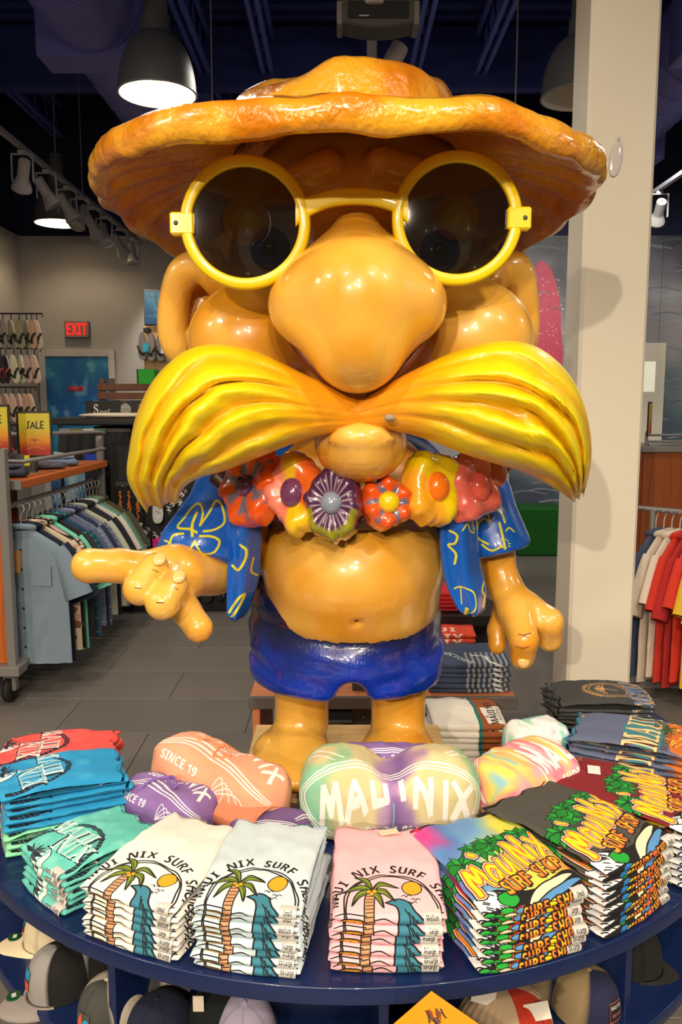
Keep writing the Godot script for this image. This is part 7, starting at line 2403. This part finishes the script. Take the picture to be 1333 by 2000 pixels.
# ---------- right side: counter and rack ----------
func build_right() -> void:
	var c := thing("service_counter", "wood panelled counter with grey edge past the white column", "counter", Vector3(3.3, 0, -6.75))
	var wood := tmat(wood_pic(C8(150, 78, 34), C8(120, 58, 24)), 0.45)
	var steel := mat(C8(140, 136, 132), 0.4, 0.3)
	for k in 3:
		obj("front_panel", boxm(Vector3(-0.62 + k * 0.62, 0.68, 0.32), Vector3(0.612, 1.0, 0.03), 0.003), wood, c)
	obj("counter_top", boxm(Vector3(0, 1.2, 0), Vector3(1.9, 0.045, 0.72), 0.004), steel, c)
	obj("end_panel", boxm(Vector3(-0.925, 0.66, 0), Vector3(0.03, 1.04, 0.62), 0.003), wood, c)
	obj("kick_base", boxm(Vector3(0, 0.08, 0), Vector3(1.8, 0.16, 0.6), 0.004), mat(C8(40, 36, 34), 0.6), c)
	for y in [0.06, 0.11]:
		var m := M.new()
		m.tube([Vector3(-0.9, 1.2 + y, 0.3), Vector3(0.9, 1.2 + y, 0.3)], 0.01, 8)
		obj("guard_rail", m.mesh(), steel, c)
	for x in [-0.9, 0.0, 0.9]:
		obj("rail_post", boxm(Vector3(x, 1.27, 0.3), Vector3(0.02, 0.14, 0.02), 0.002), steel, c)
	for k in 2:
		obj("shelf_bracket", boxm(Vector3(-0.22, 0.98 - k * 0.2, 0.45), Vector3(0.2, 0.03, 0.2), 0.004), steel, c)
	var s := thing("sale_sign", "narrow yellow and orange framed sign standing on the counter, seen nearly edge-on", "sign", P(1270, 818, 6.5))
	s.rotation.y = 1.1
	var pic := Pic.new(64, 128, C8(230, 190, 40))
	for y in 32:
		pic.im.fill_rect(Rect2i(0, y * 8, 128, 8), C8(226, 200, 50).lerp(C8(220, 90, 40), smoothstep(0.4, 0.9, y / 31.0)))
	pic.oval(Vector2(0.5, 0.75), Vector2(0.3, 0.14), C8(226, 120, 90))
	obj("sign_face", boxm(Vector3(0, 0, 0.005), Vector3(0.16, 0.24, 0.004), 0.0), tmat(pic.done(), 0.4), s)
	obj("sign_frame", boxm(Vector3(0, 0, -0.003), Vector3(0.185, 0.265, 0.012), 0.002), mat(C8(26, 22, 22), 0.4), s)
	var sy: float = s.position.y
	obj("sign_stem", boxm(Vector3(0, (1.222 - sy - 0.13) / 2.0 - 0.065, -0.003), Vector3(0.016, maxf(sy - 0.13 - 1.222, 0.01), 0.012), 0.001), mat(C8(26, 22, 22), 0.4), s)
	# rack of bright shirts running towards the camera
	var r := thing("round_rack", "chrome garment rail carrying white, red and yellow shirts", "clothes rack", Vector3(1.95, 0, -4.1))
	var dirv := Vector3(0.72, 0, 0.69)
	var m := M.new()
	var a := Vector3(1.62, 0.99, -4.42)
	var b := a + dirv * 1.3
	m.tube([a, b], 0.014, 8)
	m.tube([b, Vector3(b.x, 0.03, b.z)], 0.016, 8)
	m.tube([a + dirv * 0.08, Vector3(a.x + 0.06, 0.03, a.z + 0.06)], 0.016, 8)
	m.box(Vector3(b.x, 0.02, b.z), Vector3(0.5, 0.04, 0.06), 0.004)
	m.box(Vector3(a.x + 0.06, 0.02, a.z + 0.06), Vector3(0.4, 0.04, 0.06), 0.004)
	wpart("rail_frame", m.mesh(), steel, r)
	var cols := [["blue denim jacket hanging at the far end of the bright shirt rail", C8(64, 76, 104)], ["off-white shirt, first of the pale ones on the bright rail", C8(208, 192, 176)], ["off-white shirt next to the scarlet ones", C8(222, 206, 190)], ["scarlet shirt beside the off-white ones", C8(206, 52, 36)], ["deep red shirt between two scarlet ones", C8(176, 40, 38)], ["scarlet shirt beside the yellow ones", C8(214, 58, 40)], ["yellow shirt next to scarlet on the bright rail", C8(226, 184, 50)], ["golden yellow shirt before the pale blue one", C8(232, 192, 60)], ["pale blue shirt on the bright rail", C8(140, 176, 206)], ["sky blue shirt last before the picture's edge", C8(120, 164, 206)]]
	var looks := []
	for k in cols:
		looks.append([mat(k[1], 0.95), k[0]])
	hang(looks, a + dirv * 0.1, dirv * 0.043, 0.82, 0.23, 0.74, "bright shirts on the chrome rail", "shirt")

func build_all() -> void:
	build_lamps()
	build_back()
	build_sandals()
	build_caps()
	build_card()
	build_left_rack()
	build_dark_fixture()
	build_tier()
	build_right()
	# clear plastic tag stuck on the column
	var o := thing("clear_tag", "small clear plastic leaf-shaped tag stuck on the white column", "tag", P(1204, 310, 3.09))
	var m := M.new()
	m.ball(Vector3.ZERO, Vector3(0.024, 0.062, 0.006), 16, 12, Basis(Vector3.FORWARD, 0.12))
	obj("tag_body", m.mesh(), mat(C8(214, 208, 206), 0.1, 0.0, 0.6), o)
	m = M.new()
	m.ball(Vector3(0.008, 0.066, 0), Vector3(0.006, 0.008, 0.004), 8, 6)
	obj("tag_loop", m.mesh(), mat(C8(190, 186, 184), 0.2), o)
